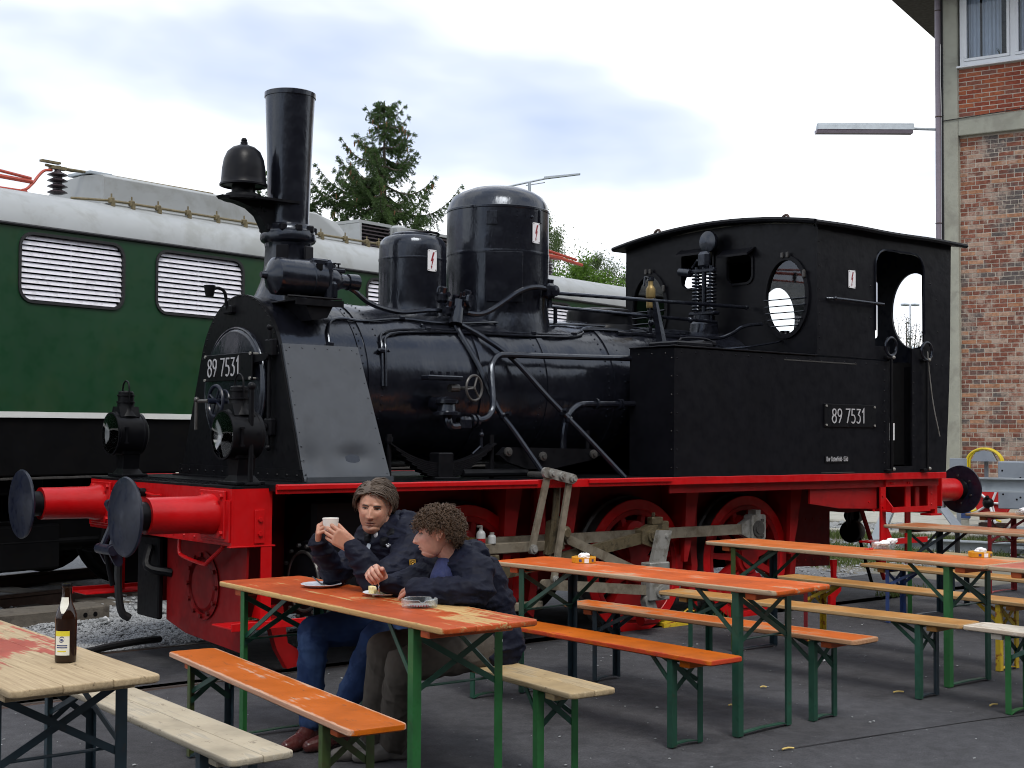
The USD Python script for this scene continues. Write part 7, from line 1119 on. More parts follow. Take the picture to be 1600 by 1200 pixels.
obj('top_channel', J(bx(-1.2, 3.2, 0.36, 0.44, 0.80, 0.99), bx(-1.2, 3.2, 0.30, 0.3595, 0.97, 0.99), bx(-1.2, 3.2, 0.30, 0.3595, 0.80, 0.82)), 'galv', sf, smooth=False)
ht = T_('yellow_hose', 'coiled yellow hose hung on a grey bracket against the brick wall', 'hose', (16.44, 3.47, 0.0), -1.25)
for k in range(5):
    o = 0.02*k; a = np.linspace(-0.25, PI+0.25, 22); W_ = 0.25+0.018*(k % 3)
    obj('coil', tube([(W_*math.cos(t)+0.02*math.sin(k*3), -0.06-o*0.8, 1.12+0.22*math.sin(t)-(0.42 if abs(t-PI/2) > 1.75 else 0)*(0.5+0.1*k)) for t in a], 0.018, 7), 'hose_yellow', ht)
obj('hanger', J(hullpts([(x, y, z) for x, z in ((-0.19, 1.14), (-0.12, 1.28), (0, 1.31), (0.12, 1.28), (0.19, 1.14)) for y in (-0.03, -0.20)])), 'cabinet_grey', ht, smooth=False); obj('post', bx(-0.03, 0.03, -0.02, 0.02, 0.16, 1.2), 'cabinet_grey', ht, smooth=False)
obj('trailing_hose', tube([(-0.24, -0.1, 0.8), (-0.1, -0.2, 0.4), (-0.25, -0.25, 0.32), (0.1, -0.3, 0.25), (0.3, -0.35, 0.2)], 0.016, 7, 5), 'hose_yellow', ht)
rl = T_('hose_reel', 'red hose reel with white spokes and a black pump', 'hose reel', (15.62, 2.88, 0.16), -1.25)
obj('drum', lathe([(0.001, 0), (0.25, 0.0), (0.25, 0.02), (0.12, 0.03), (0.12, 0.16), (0.25, 0.17), (0.25, 0.19), (0.001, 0.19)], (0, 0, 0.36), (0, 1, 0), 32), 'plastic_red', rl); obj('spokes', J([cyl((0, -0.012, 0.36), (0.24*math.cos(a), -0.012, 0.36+0.24*math.sin(a)), 0.018, n=8) for a in np.arange(5)*2*PI/5+1.2]), 'sign_white', rl)
obj('pump', J(sphere((-0.03, -0.10, 0.36), 0.085), cyl((-0.08, -0.12, 0.40), (-0.02, -0.16, 0.46), 0.03, n=10)), 'black_dull', rl); obj('lever', cyl((0.0, -0.12, 0.32), (0.10, -0.2, 0.06), 0.02, n=8), 'sign_white', rl); obj('stand', J(bx(-0.2, 0.2, 0.0, 0.2, 0.0, 0.05), bx(-0.02, 0.02, 0.08, 0.12, 0.05, 0.34)), 'rust_rail', rl, smooth=False)
gp = T_('information_board', 'dark grey blank board standing above the rear buffer', 'board', (14.32, 2.62, 0.0), -1.1)
obj('sheet', box((0, 0, 1.06), (0.24, 0.02, 0.32), 0.004), 'cabinet_grey', gp, smooth=False); obj('post', bx(-0.03, 0.03, 0.011, 0.05, -0.1, 0.95), 'cabinet_grey', gp, smooth=False)
rp = T_('sheet_chute', 'dark sheet metal chute propped under the rear buffer', 'chute', (11.58, 1.0, 0.0), -0.9)
obj('sheet', hullpts([(-0.12, -0.12, 0.66), (0.0, 0.2, 0.66), (0.06, -0.2, 0.40), (0.2, 0.12, 0.40), (-0.12, -0.12, 0.64), (0.0, 0.2, 0.64), (0.06, -0.2, 0.38), (0.2, 0.12, 0.38)]), 'cabinet_grey', rp, smooth=False); obj('frame', J(cyl((-0.35, -0.08, 0.70), (-0.1, -0.1, 0.68), 0.02, n=8), cyl((0.06, -0.2, 0.39), (0.2, 0.12, 0.39), 0.03, n=8), cyl((0.1, 0, 0.38), (0.1, 0, -0.05), 0.03, n=8)), 'rubber', rp)
bu = T_('blue_crate', 'small blue box on the terrace below the hose reel', 'box', (15.0, 2.95, 0.0), -1.1); obj('box', box((0, 0, 0.36), (0.16, 0.12, 0.12), 0.01), 'leg_blue', bu, smooth=False); obj('foot', box((0, 0, 0.12), (0.12, 0.10, 0.34), 0.01), 'concrete_pale', bu, smooth=False)
# ------------------------------------------------------------------ people
def unit(a): a = np.asarray(a, float); return a/np.linalg.norm(a)
def chain(P, R):
    return hullchain(P, R)
def hand(wrist, d, n, thumb, curls, thumbc, s=1.0, spread=0.05):
    """A hand as Manifolds: d = from the wrist to the knuckles, n = the way the palm faces, thumb = the way the thumb side lies; curls = per finger three bends towards n."""
    d, n = unit(d), np.asarray(n, float); n = unit(n-d*(n@d)); t = np.cross(d, n); t = unit(t if t@np.asarray(thumb, float) > 0 else -t); w = np.asarray(wrist, float); out = []
    sp = lambda p, r: manifold3d.Manifold.sphere(r*s, 14).translate([float(a) for a in p])
    kn = [w+d*s*L+t*s*o for L, o in ((0.088, 0.030), (0.092, 0.010), (0.088, -0.010), (0.080, -0.028))]
    out.append(manifold3d.Manifold.batch_hull([sp(w+t*s*0.016, 0.021), sp(w-t*s*0.016, 0.021)]+[sp(k-n*s*0.001, 0.0125) for k in kn]+[sp(w+d*s*0.04+t*s*0.032, 0.014)]))
    Ls = [(0.040, 0.025, 0.021), (0.045, 0.028, 0.022), (0.041, 0.026, 0.021), (0.032, 0.021, 0.018)]; rs = [0.0098, 0.0102, 0.0096, 0.0086]
    for i in range(4):
        a = 0.0; p = kn[i]; P, R = [p-d*s*0.015, p], [rs[i]*1.15*s, rs[i]*1.1*s]; fd = unit(d+t*(1.5-i)*spread)
        for j in range(3):
            a += curls[i][j]; q = fd*math.cos(a)+n*math.sin(a); p = p+q*Ls[i][j]*s; P.append(p); R.append(rs[i]*s*(1-0.10*j))
        out += chain(P, R)
    b = w+d*s*0.028+t*s*0.026; a0, b1, b2 = thumbc; q = unit(d*math.cos(a0)+t*math.sin(a0)+n*0.45); P = [b, b+q*0.040*s]
    q2 = unit(q*math.cos(b1)+n*math.sin(b1)+d*0.2); P.append(P[-1]+q2*0.030*s); q3 = unit(q2*math.cos(b2)+n*math.sin(b2)); P.append(P[-1]+q3*0.024*s)
    out += chain(P, [0.016*s, 0.0125*s, 0.0112*s, 0.0098*s])
    return out
def head_mesh(kind):
    m = trimesh.creation.icosphere(6, 1.0); u = m.vertices.copy()
    man = kind == 'man'
    def exitd(c, r):
        c, r = np.array(c), np.array(r); a = ((u/r)**2).sum(1); b = -2*((u*c)/r**2).sum(1); cc = ((c/r)**2).sum()-1; q = b*b-4*a*cc
        return np.where(q > 0, (-b+np.sqrt(np.maximum(q, 0)))/(2*a), 0)
    E = [exitd((-0.012, 0, 0.030), (0.098, 0.077, 0.090)), exitd((0.020, 0, -0.050), (0.070, 0.058, 0.070) if man else (0.066, 0.053, 0.062)), exitd((0.034, 0, -0.020), (0.060, 0.060, 0.070) if man else (0.058, 0.056, 0.066)), exitd((0.030, 0, -0.090), (0.052, 0.040, 0.030)) if man else exitd((0.038, 0, -0.086), (0.036, 0.029, 0.025))]
    k = 70.0; r = np.log(sum(np.exp(k*e*1.0) for e in E)-3)/k; v = u*r[:, None]; x, y, z = v.T; fr = np.clip((x-0.01)/0.05, 0, 1)
    G = lambda yc, zc, sy, sz: np.exp(-((y-yc)/sy)**2-((z-zc)/sz)**2)
    S = lambda yc, zc, sy, sz: G(yc, zc, sy, sz)+G(-yc, zc, sy, sz)
    nz = np.clip((0.012-z)/0.050, 0, 1)*np.clip((z+0.056)/0.011, 0, 1); w = 0.0085+0.0045*nz
    dx = 0.027*np.exp(-(y/w)**2)*nz**0.8+0.0075*S(0.0125, -0.040, 0.0065, 0.006)
    dx += 0.0055*S(0.030, 0.021, 0.022, 0.008)-0.0125*S(0.031, 0.001, 0.015, 0.011)-0.006*G(0, 0.012, 0.012, 0.012)
    dx += 0.005*S(0.040, -0.028, 0.018, 0.016)-0.003*S(0.030, -0.060, 0.014, 0.018)
    dx += 0.0065*G(0, -0.0655, 0.017, 0.0050)+0.0068*G(0, -0.0775, 0.015, 0.0055)-0.0045*G(0, -0.0715, 0.022, 0.0022)-0.002*G(0, -0.058, 0.006, 0.006)
    dx += (0.007 if man else 0.002)*G(0, -0.106, 0.019, 0.014)-0.004*G(0, -0.090, 0.016, 0.006)
    if man: dx += 0.002*S(0.026, -0.058, 0.006, 0.018)*-1.2+0.0028*S(0.018, -0.052, 0.010, 0.012)
    v[:, 0] += dx*fr; v[:, 1] *= 1.0
    m.vertices = v; return m
def ear_parts(T):
    out = []
    for s in (-1, 1):
        k_ = 1.0
        P = [(-0.006, s*0.074, -0.030), (0.000, s*0.080, -0.012), (-0.004, s*0.084, 0.010), (-0.018, s*0.085, 0.018), (-0.026, s*0.083, 0.004), (-0.016, s*0.078, -0.018)]
        out += chain([T(p) for p in P], [0.0065, 0.0065, 0.006, 0.006, 0.006, 0.006])
        out.append(manifold3d.Manifold.batch_hull([manifold3d.Manifold.sphere(0.007, 12).translate([float(q) for q in T(p)]) for p in ((-0.004, s*0.074, -0.02), (-0.012, s*0.077, 0.005), (-0.010, s*0.072, -0.005))]))
    return out
class HeadFrame:
    def __init__(self, c, fwd, up=(0, 0, 1), s=1.0):
        self.c = np.asarray(c, float); f = unit(fwd); l = unit(np.cross(up, f)); self.R = np.stack([f, l, np.cross(f, l)], 1)*s; self.s = s
    def __call__(self, p): return np.asarray(p, float)@self.R.T+self.c
    def inv(self, q): return (np.asarray(q, float)-self.c)@self.R/self.s**2
def tint_mesh(name, tri, tint, parent):
    p = usdkit.mesh(stage, numbered(ppath(parent), name), tri, M['skin'], smooth=True)
    UsdGeom.PrimvarsAPI(p).CreatePrimvar('tint', Sdf.ValueTypeNames.Color3fArray, 'vertex').Set([Gf.Vec3f(*map(float, c)) for c in tint]); return p.GetPrim()
def skin_tint(V, H, base, lip, stubble, cheeks=0.0):
    q = H.inv(V); x, y, z = q.T; c = np.tile(np.array(base, float), (len(V), 1)); near = (np.linalg.norm(q, axis=1) < 0.17)
    def mixin(col, w): w = np.clip(w*near, 0, 1)[:, None]; c[:] = c*(1-w)+np.array(col)*w
    mixin(lip, 0.75*np.exp(-((y/0.022)**2))*np.exp(-((z+0.0715)/0.0065)**2)*(x > 0.05))
    mixin(np.array(lip)*0.35, 0.8*np.exp(-((y/0.023)**4))*np.exp(-((z+0.0715)/0.0016)**2)*(x > 0.05))
    mixin(np.array(base)*[1.05, 0.74, 0.72], 0.35*(np.exp(-((np.abs(y)-0.045)/0.02)**2-((z+0.032)/0.02)**2)+0.8*np.exp(-(y/0.012)**2-((z+0.040)/0.012)**2))*(x > 0.03))
    mixin(np.array(base)*[0.62, 0.55, 0.56], 0.55*np.exp(-((np.abs(y)-0.031)/0.014)**2-((z-0.002)/0.008)**2)*(x > 0.03))
    if stubble: mixin(np.array(base)*[0.70, 0.70, 0.74], 0.30*np.clip((-0.045-z)/0.02, 0, 1)*(x > 0.0))
    return c
def locks(roots, H, flow, n, L, step, r0, seed, curl=0.0, lift=0.004, gravity=0.0, centre=(-0.012, 0, 0.028), radii=(0.108, 0.086, 0.100), wave=0.0):
    g = np.random.default_rng(seed); out = []; c, rd = np.array(centre), np.array(radii); roots = roots[g.choice(len(roots), n)]
    for p in roots:
        p = p+g.normal(0, 0.0025, 3); P = [p.copy()]; ns = max(3, int(L(p, g)/step)); ph = g.uniform(0, 6.28); lf = g.uniform(0.2, 1.0)*lift; cs = g.choice([-1, 1])
        for k in range(ns):
            nr = (p-c)/rd**2; nr /= np.linalg.norm(nr); d = flow(p, g, k/ns); d = d-nr*(d@nr)*0.85; d[2] -= gravity*k/ns; d /= np.linalg.norm(d)+1e-9
            if wave: b = np.cross(nr, d); d = d+b*wave*math.sin(ph+k*0.9)
            p = p+d*step; e = np.linalg.norm((p-c)/rd); tgt = 1.0+lf*(0.3+k/ns)/0.1
            if e < tgt: p = c+(p-c)*(tgt/max(e, 1e-6))**0.8
            q = p.copy()
            if curl: b = np.cross(nr, d); q = q+curl*(b*math.cos(ph+cs*k*1.15)+nr*(1+math.sin(ph+cs*k*1.15)))
            P.append(q)
        r = r0*g.uniform(0.6, 1.25); P = np.array(P); out.append(tube(H(P), np.linspace(r, r*0.25, len(P))*H.s, 4))
    return out
def wrinkle(t, amp, f, seed, aniso=(1, 1, 1)):
    v = t.vertices; n = t.vertex_normals; q = v*np.array(aniso)*f
    w = (meshkit.fbm(q+3.3, 3, seed)-0.5)*2; q2 = q*1.2+9+1.2*np.stack([meshkit.noise(q*0.7+k*5, seed+k) for k in range(3)], 1); rdg = (1-np.abs(meshkit.noise(q2, seed+3)*2-1))**3
    t.vertices = v+n*((w*0.5+(rdg-0.25)*1.5)*amp)[:, None]; return t
def nearest(t, p):
    i = int(np.argmin(((t.vertices-np.asarray(p))**2).sum(1))); return t.vertices[i], unit(t.vertex_normals[i])
def patch_on(t, p, w, h, up=(0, 0, 1), lift=0.003, toward=None):
    q, n = nearest(t, p); n = unit(n if toward is None else n+unit(toward)*0.5); s = unit(np.cross(up, n)); u = np.cross(n, s); P = [q+n*lift+s*a*w/2+u*b*h/2 for a, b in ((-1, -1), (1, -1), (1, 1), (-1, 1))]
    return hullpts(np.array(P+[a-n*0.004 for a in P]))
def shoe(ankle, toe, r=0.04):
    a, b = np.asarray(ankle, float), np.asarray(toe, float); d = unit((b-a)*[1, 1, 0]); heel = a-d*0.055; s = np.array([-d[1], d[0], 0]); sp = lambda p, r_: manifold3d.Manifold.sphere(r_, 16).translate([float(x) for x in p])
    g0 = 0.032
    A = manifold3d.Manifold.batch_hull([sp([heel[0], heel[1], g0], 0.031), sp([a[0], a[1], 0.095], 0.036), sp([*(a+d*0.07)[:2], 0.05], 0.040), sp([*(heel)[:2], 0.07], 0.030)])
    B = manifold3d.Manifold.batch_hull([sp([*(a+d*0.05)[:2], 0.045], 0.042), sp([*(a+d*0.13+s*0.008)[:2], 0.036], 0.040), sp([*(a+d*0.185)[:2], 0.03], 0.029)])
    return soft(union([A, B]), 0.012, 6)
def L_(off): return lambda p: np.asarray(p, float)-off
def nails(ms): return ms
# ---------------------------------------------------------------- the man
O = np.array([0.80, -2.72, 0.0]); W = L_(O)
man = thing('person', 'man in dark navy jacket and jeans holding a cup with both hands and looking out', 'person', O)
HM = HeadFrame((0.612-O[0], -2.705-O[1], 1.192), (-0.71, -0.70, -0.05), (0.10, -0.02, 1), 1.06)
cup = np.array([0.292, -2.785, 1.088])
jl = [W(p) for p in ((0.735, -2.885, 1.000), (0.450, -2.955, 0.835), (0.362, -2.875, 1.012))]
jr = [W(p) for p in ((0.690, -2.545, 1.010), (0.430, -2.600, 0.840), (0.268, -2.705, 1.018))]
spine = [W(p) for p in ((0.82, -2.72, 0.58), (0.84, -2.72, 0.74), (0.775, -2.72, 0.92), (0.715, -2.715, 1.015), (0.672, -2.712, 1.07), (0.64, -2.708, 1.125))]
hp = [W((0.82, -2.63, 0.565)), W((0.82, -2.81, 0.565))]; kn = [W((0.29, -2.62, 0.555)), W((0.46, -2.945, 0.545))]; an = [W((0.235, -2.70, 0.10)), W((0.335, -2.80, 0.11))]
hL = hand(jl[2], (-0.74, 0.36, 0.50), (0.55, 0.83, 0.05), (0.2, 0.1, 1), [(0.35, 0.55, 0.5), (0.38, 0.60, 0.5), (0.42, 0.62, 0.5), (0.5, 0.6, 0.5)], (0.30, 0.5, 0.4), 1.08)
hR = hand(jr[2], (-0.20, -0.40, 0.78), (0.80, -0.55, 0.0), (0.4, 0.5, 0.5), [(0.80, 0.70, 0.5), (0.85, 0.72, 0.5), (0.9, 0.75, 0.5), (1.0, 0.7, 0.5)], (0.6, 0.5, 0.4), 1.0)
hd = head_mesh('man'); hd.vertices = HM(hd.vertices); hdM = manifold3d.Manifold(manifold3d.Mesh(np.asarray(hd.vertices, np.float32), np.asarray(hd.faces, np.uint32)))
trunk = chain(spine[:4], [0.13, 0.125, 0.135, 0.11])+chain(spine[3:], [0.09, 0.060, 0.056])+chain([spine[3], jl[0]], [0.1, 0.07])+chain([spine[3], jr[0]], [0.1, 0.07])
limbs = chain(jl, [0.052, 0.040, 0.026])+chain(jr, [0.052, 0.040, 0.026])+chain([hp[0], kn[0], an[0]], [0.085, 0.055, 0.038])+chain([hp[1], kn[1], an[1]], [0.085, 0.055, 0.038])+chain([hp[0], hp[1]], [0.1, 0.1])
low = soft(union(trunk+limbs), 0.03, 8); hands_ = soft(union(hL+hR), 0.0045, 5)
def as_man(t): return manifold3d.Manifold(manifold3d.Mesh(np.asarray(t.vertices, np.float32), np.asarray(t.faces, np.uint32)))
body = to_tri(union([as_man(low), as_man(hands_), hdM]+ear_parts(HM)))
V = body.vertices; tint = skin_tint(V, HM, (0.43, 0.215, 0.140), (0.33, 0.105, 0.085), True)
bm = tint_mesh('body', body, tint, man)
def eyes(H, parent, open_, browm, browz=0.021, wide=1.0, hm=None):
    fv = hm[hm[:, 0] > 0.02]
    def sx(y, z): d = (fv[:, 1]-y)**2+(fv[:, 2]-z)**2; return fv[np.argsort(d)[:3], 0].max()
    for s in (-1, 1):
        e = obj('eye', J(xf(sphere((0, 0, 0), 0.0105, 2, (0.75, 1.25, 0.62*open_)), (0, 0, 0))), 'eye_white', None) if False else None
        c = np.array([sx(s*0.031, 0.0)-0.0035, s*0.031, 0.000]); m = sphere((0, 0, 0), 0.0105, 2, (0.62, 1.15, 0.55*open_)); m.vertices = H(m.vertices+c); p = obj('eye', m, 'eye_white', parent, smooth=True)
        m = sphere((0, 0, 0), 0.0052, 2, (0.5, 1.0, 1.0*min(1, 0.75*open_+0.2))); m.vertices = H(m.vertices+c+[0.0052, 0.0, 0.0005]); obj('iris', m, 'eye_dark', p, smooth=True)
        obj('lash_line', tube(H(np.array([[sx(s*0.031+t*0.0145, 0.0045*open_)+0.0012, s*0.031+t*0.0145, 0.0052*open_+0.0012-0.003*t*t] for t in np.linspace(-1, 1, 9)])), 0.0017 if open_ < 0.6 else 0.0013, 5), browm, p)
        obj('eyebrow', tube(H(np.array([[sx(s*(0.012+0.036*(t+1)/2), browz+0.004*(1-((t-0.1))**2)-0.002)+0.0008, s*(0.012+0.036*(t+1)/2), browz+0.004*(1-((t-0.1))**2)-0.002] for t in np.linspace(-1, 1, 10)])), [0.0022*wide, 0.0032*wide, 0.0028*wide, 0.0014], 6), browm, parent)
    obj('mouth', tube(H(np.array([[sx(t*0.0235, -0.0715+0.0025*t*t)+0.0002, t*0.0235, -0.0715+0.0025*t*t] for t in np.linspace(-1, 1, 11)])), [0.0008, 0.0017, 0.0017, 0.0008], 5), 'lip_dark', parent)
eyes(HM, man, 0.42, 'brow', 0.0150, 1.25, head_mesh('man').vertices)
# hair: an under-cap close to the skull and several hundred locks combed back from a side parting
hv = head_mesh('man').vertices
def cap(H, mask, off, m, parent, seed, kind):
    t = head_mesh(kind); keep = mask(t.vertices); f = t.faces[keep[t.faces].all(1)]; n = t.vertex_normals; v = t.vertices+n*off*(0.8+0.6*meshkit.noise(t.vertices*60, seed)[:, None])
    q = trimesh.Trimesh(H(v), f, process=False); q.remove_unreferenced_vertices(); return q
mm = lambda v: (v[:, 2] > 0.070-0.20*np.clip(np.abs(v[:, 1]-0.01)-0.03, 0, 0.1)-0.30*np.clip(0.055-v[:, 0], 0, 0.09)-0.62*np.clip(0.0-v[:, 0], 0, 0.2)*1.2) & ~((v[:, 0] > 0.018) & (v[:, 2] < 0.040))
roots = hv[mm(hv)]
def flow_man(p, g, t):
    part = -0.030; side = 1.0 if p[1] > part else -1.0; top = np.clip((p[2]-0.02)/0.08, 0, 1); fr = np.clip((p[0]-0.01)/0.06, 0, 1)
    return np.array([-0.75*(1-0.75*fr)+0.22*g.normal(), side*(0.75*top+0.55*fr+0.05)+0.2*g.normal(), 0.45*fr*(1-1.6*t)*top-0.80*(1-top)-0.25*t+0.15*g.normal()])
def len_man(p, g): return g.uniform(0.09, 0.135) if p[2] > 0.03 else g.uniform(0.05, 0.08)
hair = locks(roots, HM, flow_man, 1500, len_man, 0.012, 0.0042, 5, lift=0.020, gravity=0.35, wave=0.30, radii=(0.114, 0.094, 0.107))
obj('hair', J([cap(HM, mm, 0.013, None, None, 3, 'man')]+hair), 'hair_greybrown', man, smooth=True)
# clothes
jk = chain(spine[:4], [0.165, 0.165, 0.172, 0.135])+chain([spine[3], jl[0]], [0.13, 0.092])+chain([spine[3], jr[0]], [0.13, 0.092])+chain([spine[3]+[0.02, 0, 0], spine[4]+[0.028, 0, -0.01]], [0.115, 0.080])
jk += chain([jl[0], (jl[0]+jl[1])/2+[0.02, -0.02, -0.02], jl[1]], [0.090, 0.084, 0.073])+chain([jl[1], (jl[1]*0.45+jl[2]*0.55), jl[2]-unit(jl[2]-jl[1])*0.012], [0.073, 0.062, 0.044])
jk += chain([jr[0], (jr[0]+jr[1])/2+[0.02, 0.02, -0.02], jr[1]], [0.085, 0.076, 0.062])+chain([jr[1], jr[1]*0.45+jr[2]*0.55, jr[2]+unit(jr[2]-jr[1])*0.010], [0.062, 0.056, 0.043])
jk += chain([spine[0]+[0, 0.06, -0.0], spine[0]-[0, 0.06, 0.0]], [0.155, 0.155])
jm = soft(union(jk), 0.009, 14); jm = wrinkle(jm, 0.010, 9, 4, (0.8, 0.8, 1.7)); jm = wrinkle(jm, 0.003, 24, 9, (0.7, 0.7, 1.6))
fc = jm.triangles_center; front = fc
obj('jacket', jm, 'jacket_navy', man, smooth=True)
nk = spine[4]
hood = union(chain([nk+[0.03, -0.115, 0.02], nk+[0.105, -0.085, 0.035], nk+[0.135, 0.0, 0.035], nk+[0.105, 0.085, 0.03], nk+[0.03, 0.105, 0.01]], [0.040, 0.055, 0.062, 0.055, 0.040])+chain([nk+[0.09, -0.05, 0.0], nk+[0.15, 0.0, -0.06], nk+[0.09, 0.05, 0.0]], [0.05, 0.06, 0.05]))
obj('hood', wrinkle(soft(hood, 0.012, 6), 0.010, 22, 3), 'jacket_navy', man, smooth=True)
col = union(chain([nk+[-0.060, -0.085, -0.055], nk+[-0.010, -0.105, -0.005], nk+[0.055, -0.075, 0.035]], [0.026, 0.030, 0.034])+chain([nk+[-0.085, 0.02, -0.045], nk+[-0.04, 0.085, -0.01], nk+[0.05, 0.085, 0.03]], [0.024, 0.028, 0.030]))
obj('collar', wrinkle(soft(col, 0.010, 6), 0.006, 26, 6), 'jacket_black', man, smooth=True)
obj('shirt', soft(union(chain([nk+[-0.060, -0.030, -0.055], nk+[-0.033, -0.050, -0.008], nk+[0.03, -0.064, 0.015]], [0.021, 0.021, 0.018])+chain([nk+[-0.055, 0.0, -0.06], nk+[-0.045, 0.04, -0.005]], [0.02, 0.018])), 0.008, 5), 'shirt', man, smooth=True)
obj('undershirt', sphere(nk+[-0.068, -0.036, -0.020], 0.022, 2), 'tee_white', man, smooth=True)
zf = nk+np.array([-0.085, -0.06, -0.075]); q0, n0 = nearest(jm, W((0.565, -2.80, 0.985)))
cd = unit(np.array([-3.406, -8.7524, 1.6])-np.array([0.6, -2.8, 1.0]))
bd = obj('sleeve_badge', patch_on(jm, W((0.625, -2.985, 0.915)), 0.034, 0.040, toward=cd, lift=0.013), 'badge_yellow', man, smooth=False)
b2 = patch_on(jm, W((0.625, -2.985, 0.915)), 0.026, 0.032, toward=cd, lift=0.0148); obj('badge_field', b2, 'jacket_black', bd, smooth=False)
obj('paw_mark', J([xf(sphere((0, 0, 0), r_, 1), tuple(b2.vertices.mean(0)+cd*0.004+np.array(o))) for r_, o in ((0.007, (0, 0, -0.004)), (0.0035, (-0.006, 0.004, 0.006)), (0.0038, (0.0, 0, 0.009)), (0.0035, (0.006, -0.004, 0.006)))]), 'badge_yellow', bd, smooth=True)
q1, n1 = nearest(jm, W((0.605, -2.835, 0.995))); obj('chest_logo', J([sphere(q1+cd*0.006+np.array(o), r_, 1) for r_, o in ((0.0075, (0, 0, 0)), (0.004, (-0.006, 0.005, 0.008)), (0.004, (0.002, -0.002, 0.012)), (0.004, (0.008, -0.006, 0.006)))]), 'tee_white', man, smooth=True)
a_, _ = nearest(jm, W((0.515, -2.74, 0.99))); b_, _ = nearest(jm, W((0.50, -2.79, 0.93))); obj('zip_flap', flatbar(a_+cd*0.006, b_+cd*0.006, 0.020, 0.006, cd), 'cabinet_grey', man, smooth=False)
tr_ = chain([hp[0], kn[0]+[0.01, 0, 0.005], (kn[0]+an[0])/2, an[0]+[0, 0, 0.03]], [0.112, 0.080, 0.068, 0.058])+chain([hp[1], kn[1]+[0.01, 0, 0.005], (kn[1]+an[1])/2, an[1]+[0, 0, 0.03]], [0.112, 0.080, 0.068, 0.058])+chain([hp[0]+[0.03, 0, 0], hp[1]+[0.03, 0, 0]], [0.12, 0.12])
obj('jeans', wrinkle(soft(union(tr_), 0.012, 10), 0.0065, 8, 8, (1, 1, 1.3)), 'denim', man, smooth=True)
for k in range(2):
    toe = an[k]+np.array([-0.17, -0.06 if k == 0 else -0.02, 0]); obj('shoe', shoe(an[k], toe), 'shoe', man, smooth=True); obj('sock', cyl(an[k]+[0, 0, -0.02], an[k]+[0, 0, 0.06], 0.042, n=16), 'sock', man)
cp_ = obj('cup', xf(lathe([(0.001, 0.0), (0.022, 0.0), (0.024, 0.004), (0.036, 0.03), (0.041, 0.075), (0.0425, 0.078), (0.041, 0.079), (0.038, 0.076), (0.033, 0.03), (0.001, 0.008)], (0, 0, 0), n=32), (cup[0], cup[1], cup[2]-0.016)), 'cup_white', smooth=40); tag(cp_, 'white coffee cup held between the hands of the man', 'cup')
# ---------------------------------------------------------------- the boy
O = np.array([0.85, -3.44, 0.0]); W = L_(O)
boy = thing('person', 'curly haired boy in dark navy jacket seen in profile with a spoon', 'person', O)
HB = HeadFrame((0.502-O[0], -3.412-O[1], 1.102), (-0.80, 0.60, -0.03), (0.10, -0.02, 1), 0.95)
jl = [W(p) for p in ((0.605, -3.580, 0.925), (0.485, -3.665, 0.845), (0.372, -3.43, 0.838))]
jr = [W(p) for p in ((0.600, -3.290, 0.930), (0.430, -3.215, 0.835), (0.318, -3.215, 0.868))]
spine = [W(p) for p in ((0.775, -3.45, 0.58), (0.785, -3.45, 0.72), (0.715, -3.445, 0.865), (0.635, -3.435, 0.945), (0.580, -3.43, 0.985), (0.535, -3.42, 1.035))]
hp = [W((0.77, -3.37, 0.56)), W((0.77, -3.53, 0.56))]; kn = [W((0.265, -3.33, 0.565)), W((0.225, -3.53, 0.515))]; an = [W((0.34, -3.12, 0.10)), W((0.40, -3.22, 0.09))]
hR = hand(jr[2], (-0.62, -0.10, 0.50), (-0.42, -0.80, -0.35), (-0.3, 0.0, 1), [(1.15, 1.15, 0.7), (1.2, 1.2, 0.7), (1.2, 1.2, 0.7), (1.25, 1.15, 0.7)], (0.45, 0.4, 0.4), 1.04)
hL = hand(jl[2], (0.25, 0.95, -0.02), (0.0, 0.0, -1), (-1, 0, 0), [(0.25, 0.3, 0.2)]*4, (0.5, 0.2, 0.2), 0.90)
hd = head_mesh('boy'); hd.vertices = HB(hd.vertices); hdM = as_man(hd)
trunk = chain(spine[:4], [0.11, 0.105, 0.112, 0.09])+chain(spine[3:], [0.075, 0.056, 0.053])+chain([spine[3], jl[0]], [0.08, 0.058])+chain([spine[3], jr[0]], [0.08, 0.058])
limbs = chain(jl, [0.045, 0.036, 0.024])+chain(jr, [0.045, 0.036, 0.024])+chain([hp[0], kn[0], an[0]], [0.075, 0.05, 0.034])+chain([hp[1], kn[1], an[1]], [0.075, 0.05, 0.034])+chain([hp[0], hp[1]], [0.09, 0.09])
low = soft(union(trunk+limbs), 0.03, 8); hands_ = soft(union(hL+hR), 0.0045, 5)
body = to_tri(union([as_man(low), as_man(hands_), hdM]+ear_parts(HB)))
tint_mesh('body', body, skin_tint(body.vertices, HB, (0.50, 0.27, 0.195), (0.42, 0.15, 0.12), False), boy)
eyes(HB, boy, 0.8, 'brow', 0.020, 1.0, head_mesh('boy').vertices)
mb = lambda v: (v[:, 2] > 0.050-0.35*np.clip(0.058-v[:, 0], 0, 0.07)-0.9*np.clip(-0.012-v[:, 0], 0, 0.2)) & ~((v[:, 0] > 0.015) & (v[:, 2] < 0.034)) & ~((np.abs(v[:, 1]) > 0.05) & (v[:, 2] < 0.034) & (v[:, 0] > -0.040))
hv = head_mesh('boy').vertices; roots = hv[mb(hv)]
flow_boy = lambda p, g, t: np.array([0.25*np.sign(p[0]+0.02)+0.6*g.normal(), 0.5*np.sign(p[1])*abs(p[1])/0.05+0.6*g.normal(), -0.35+0.55*g.normal()])
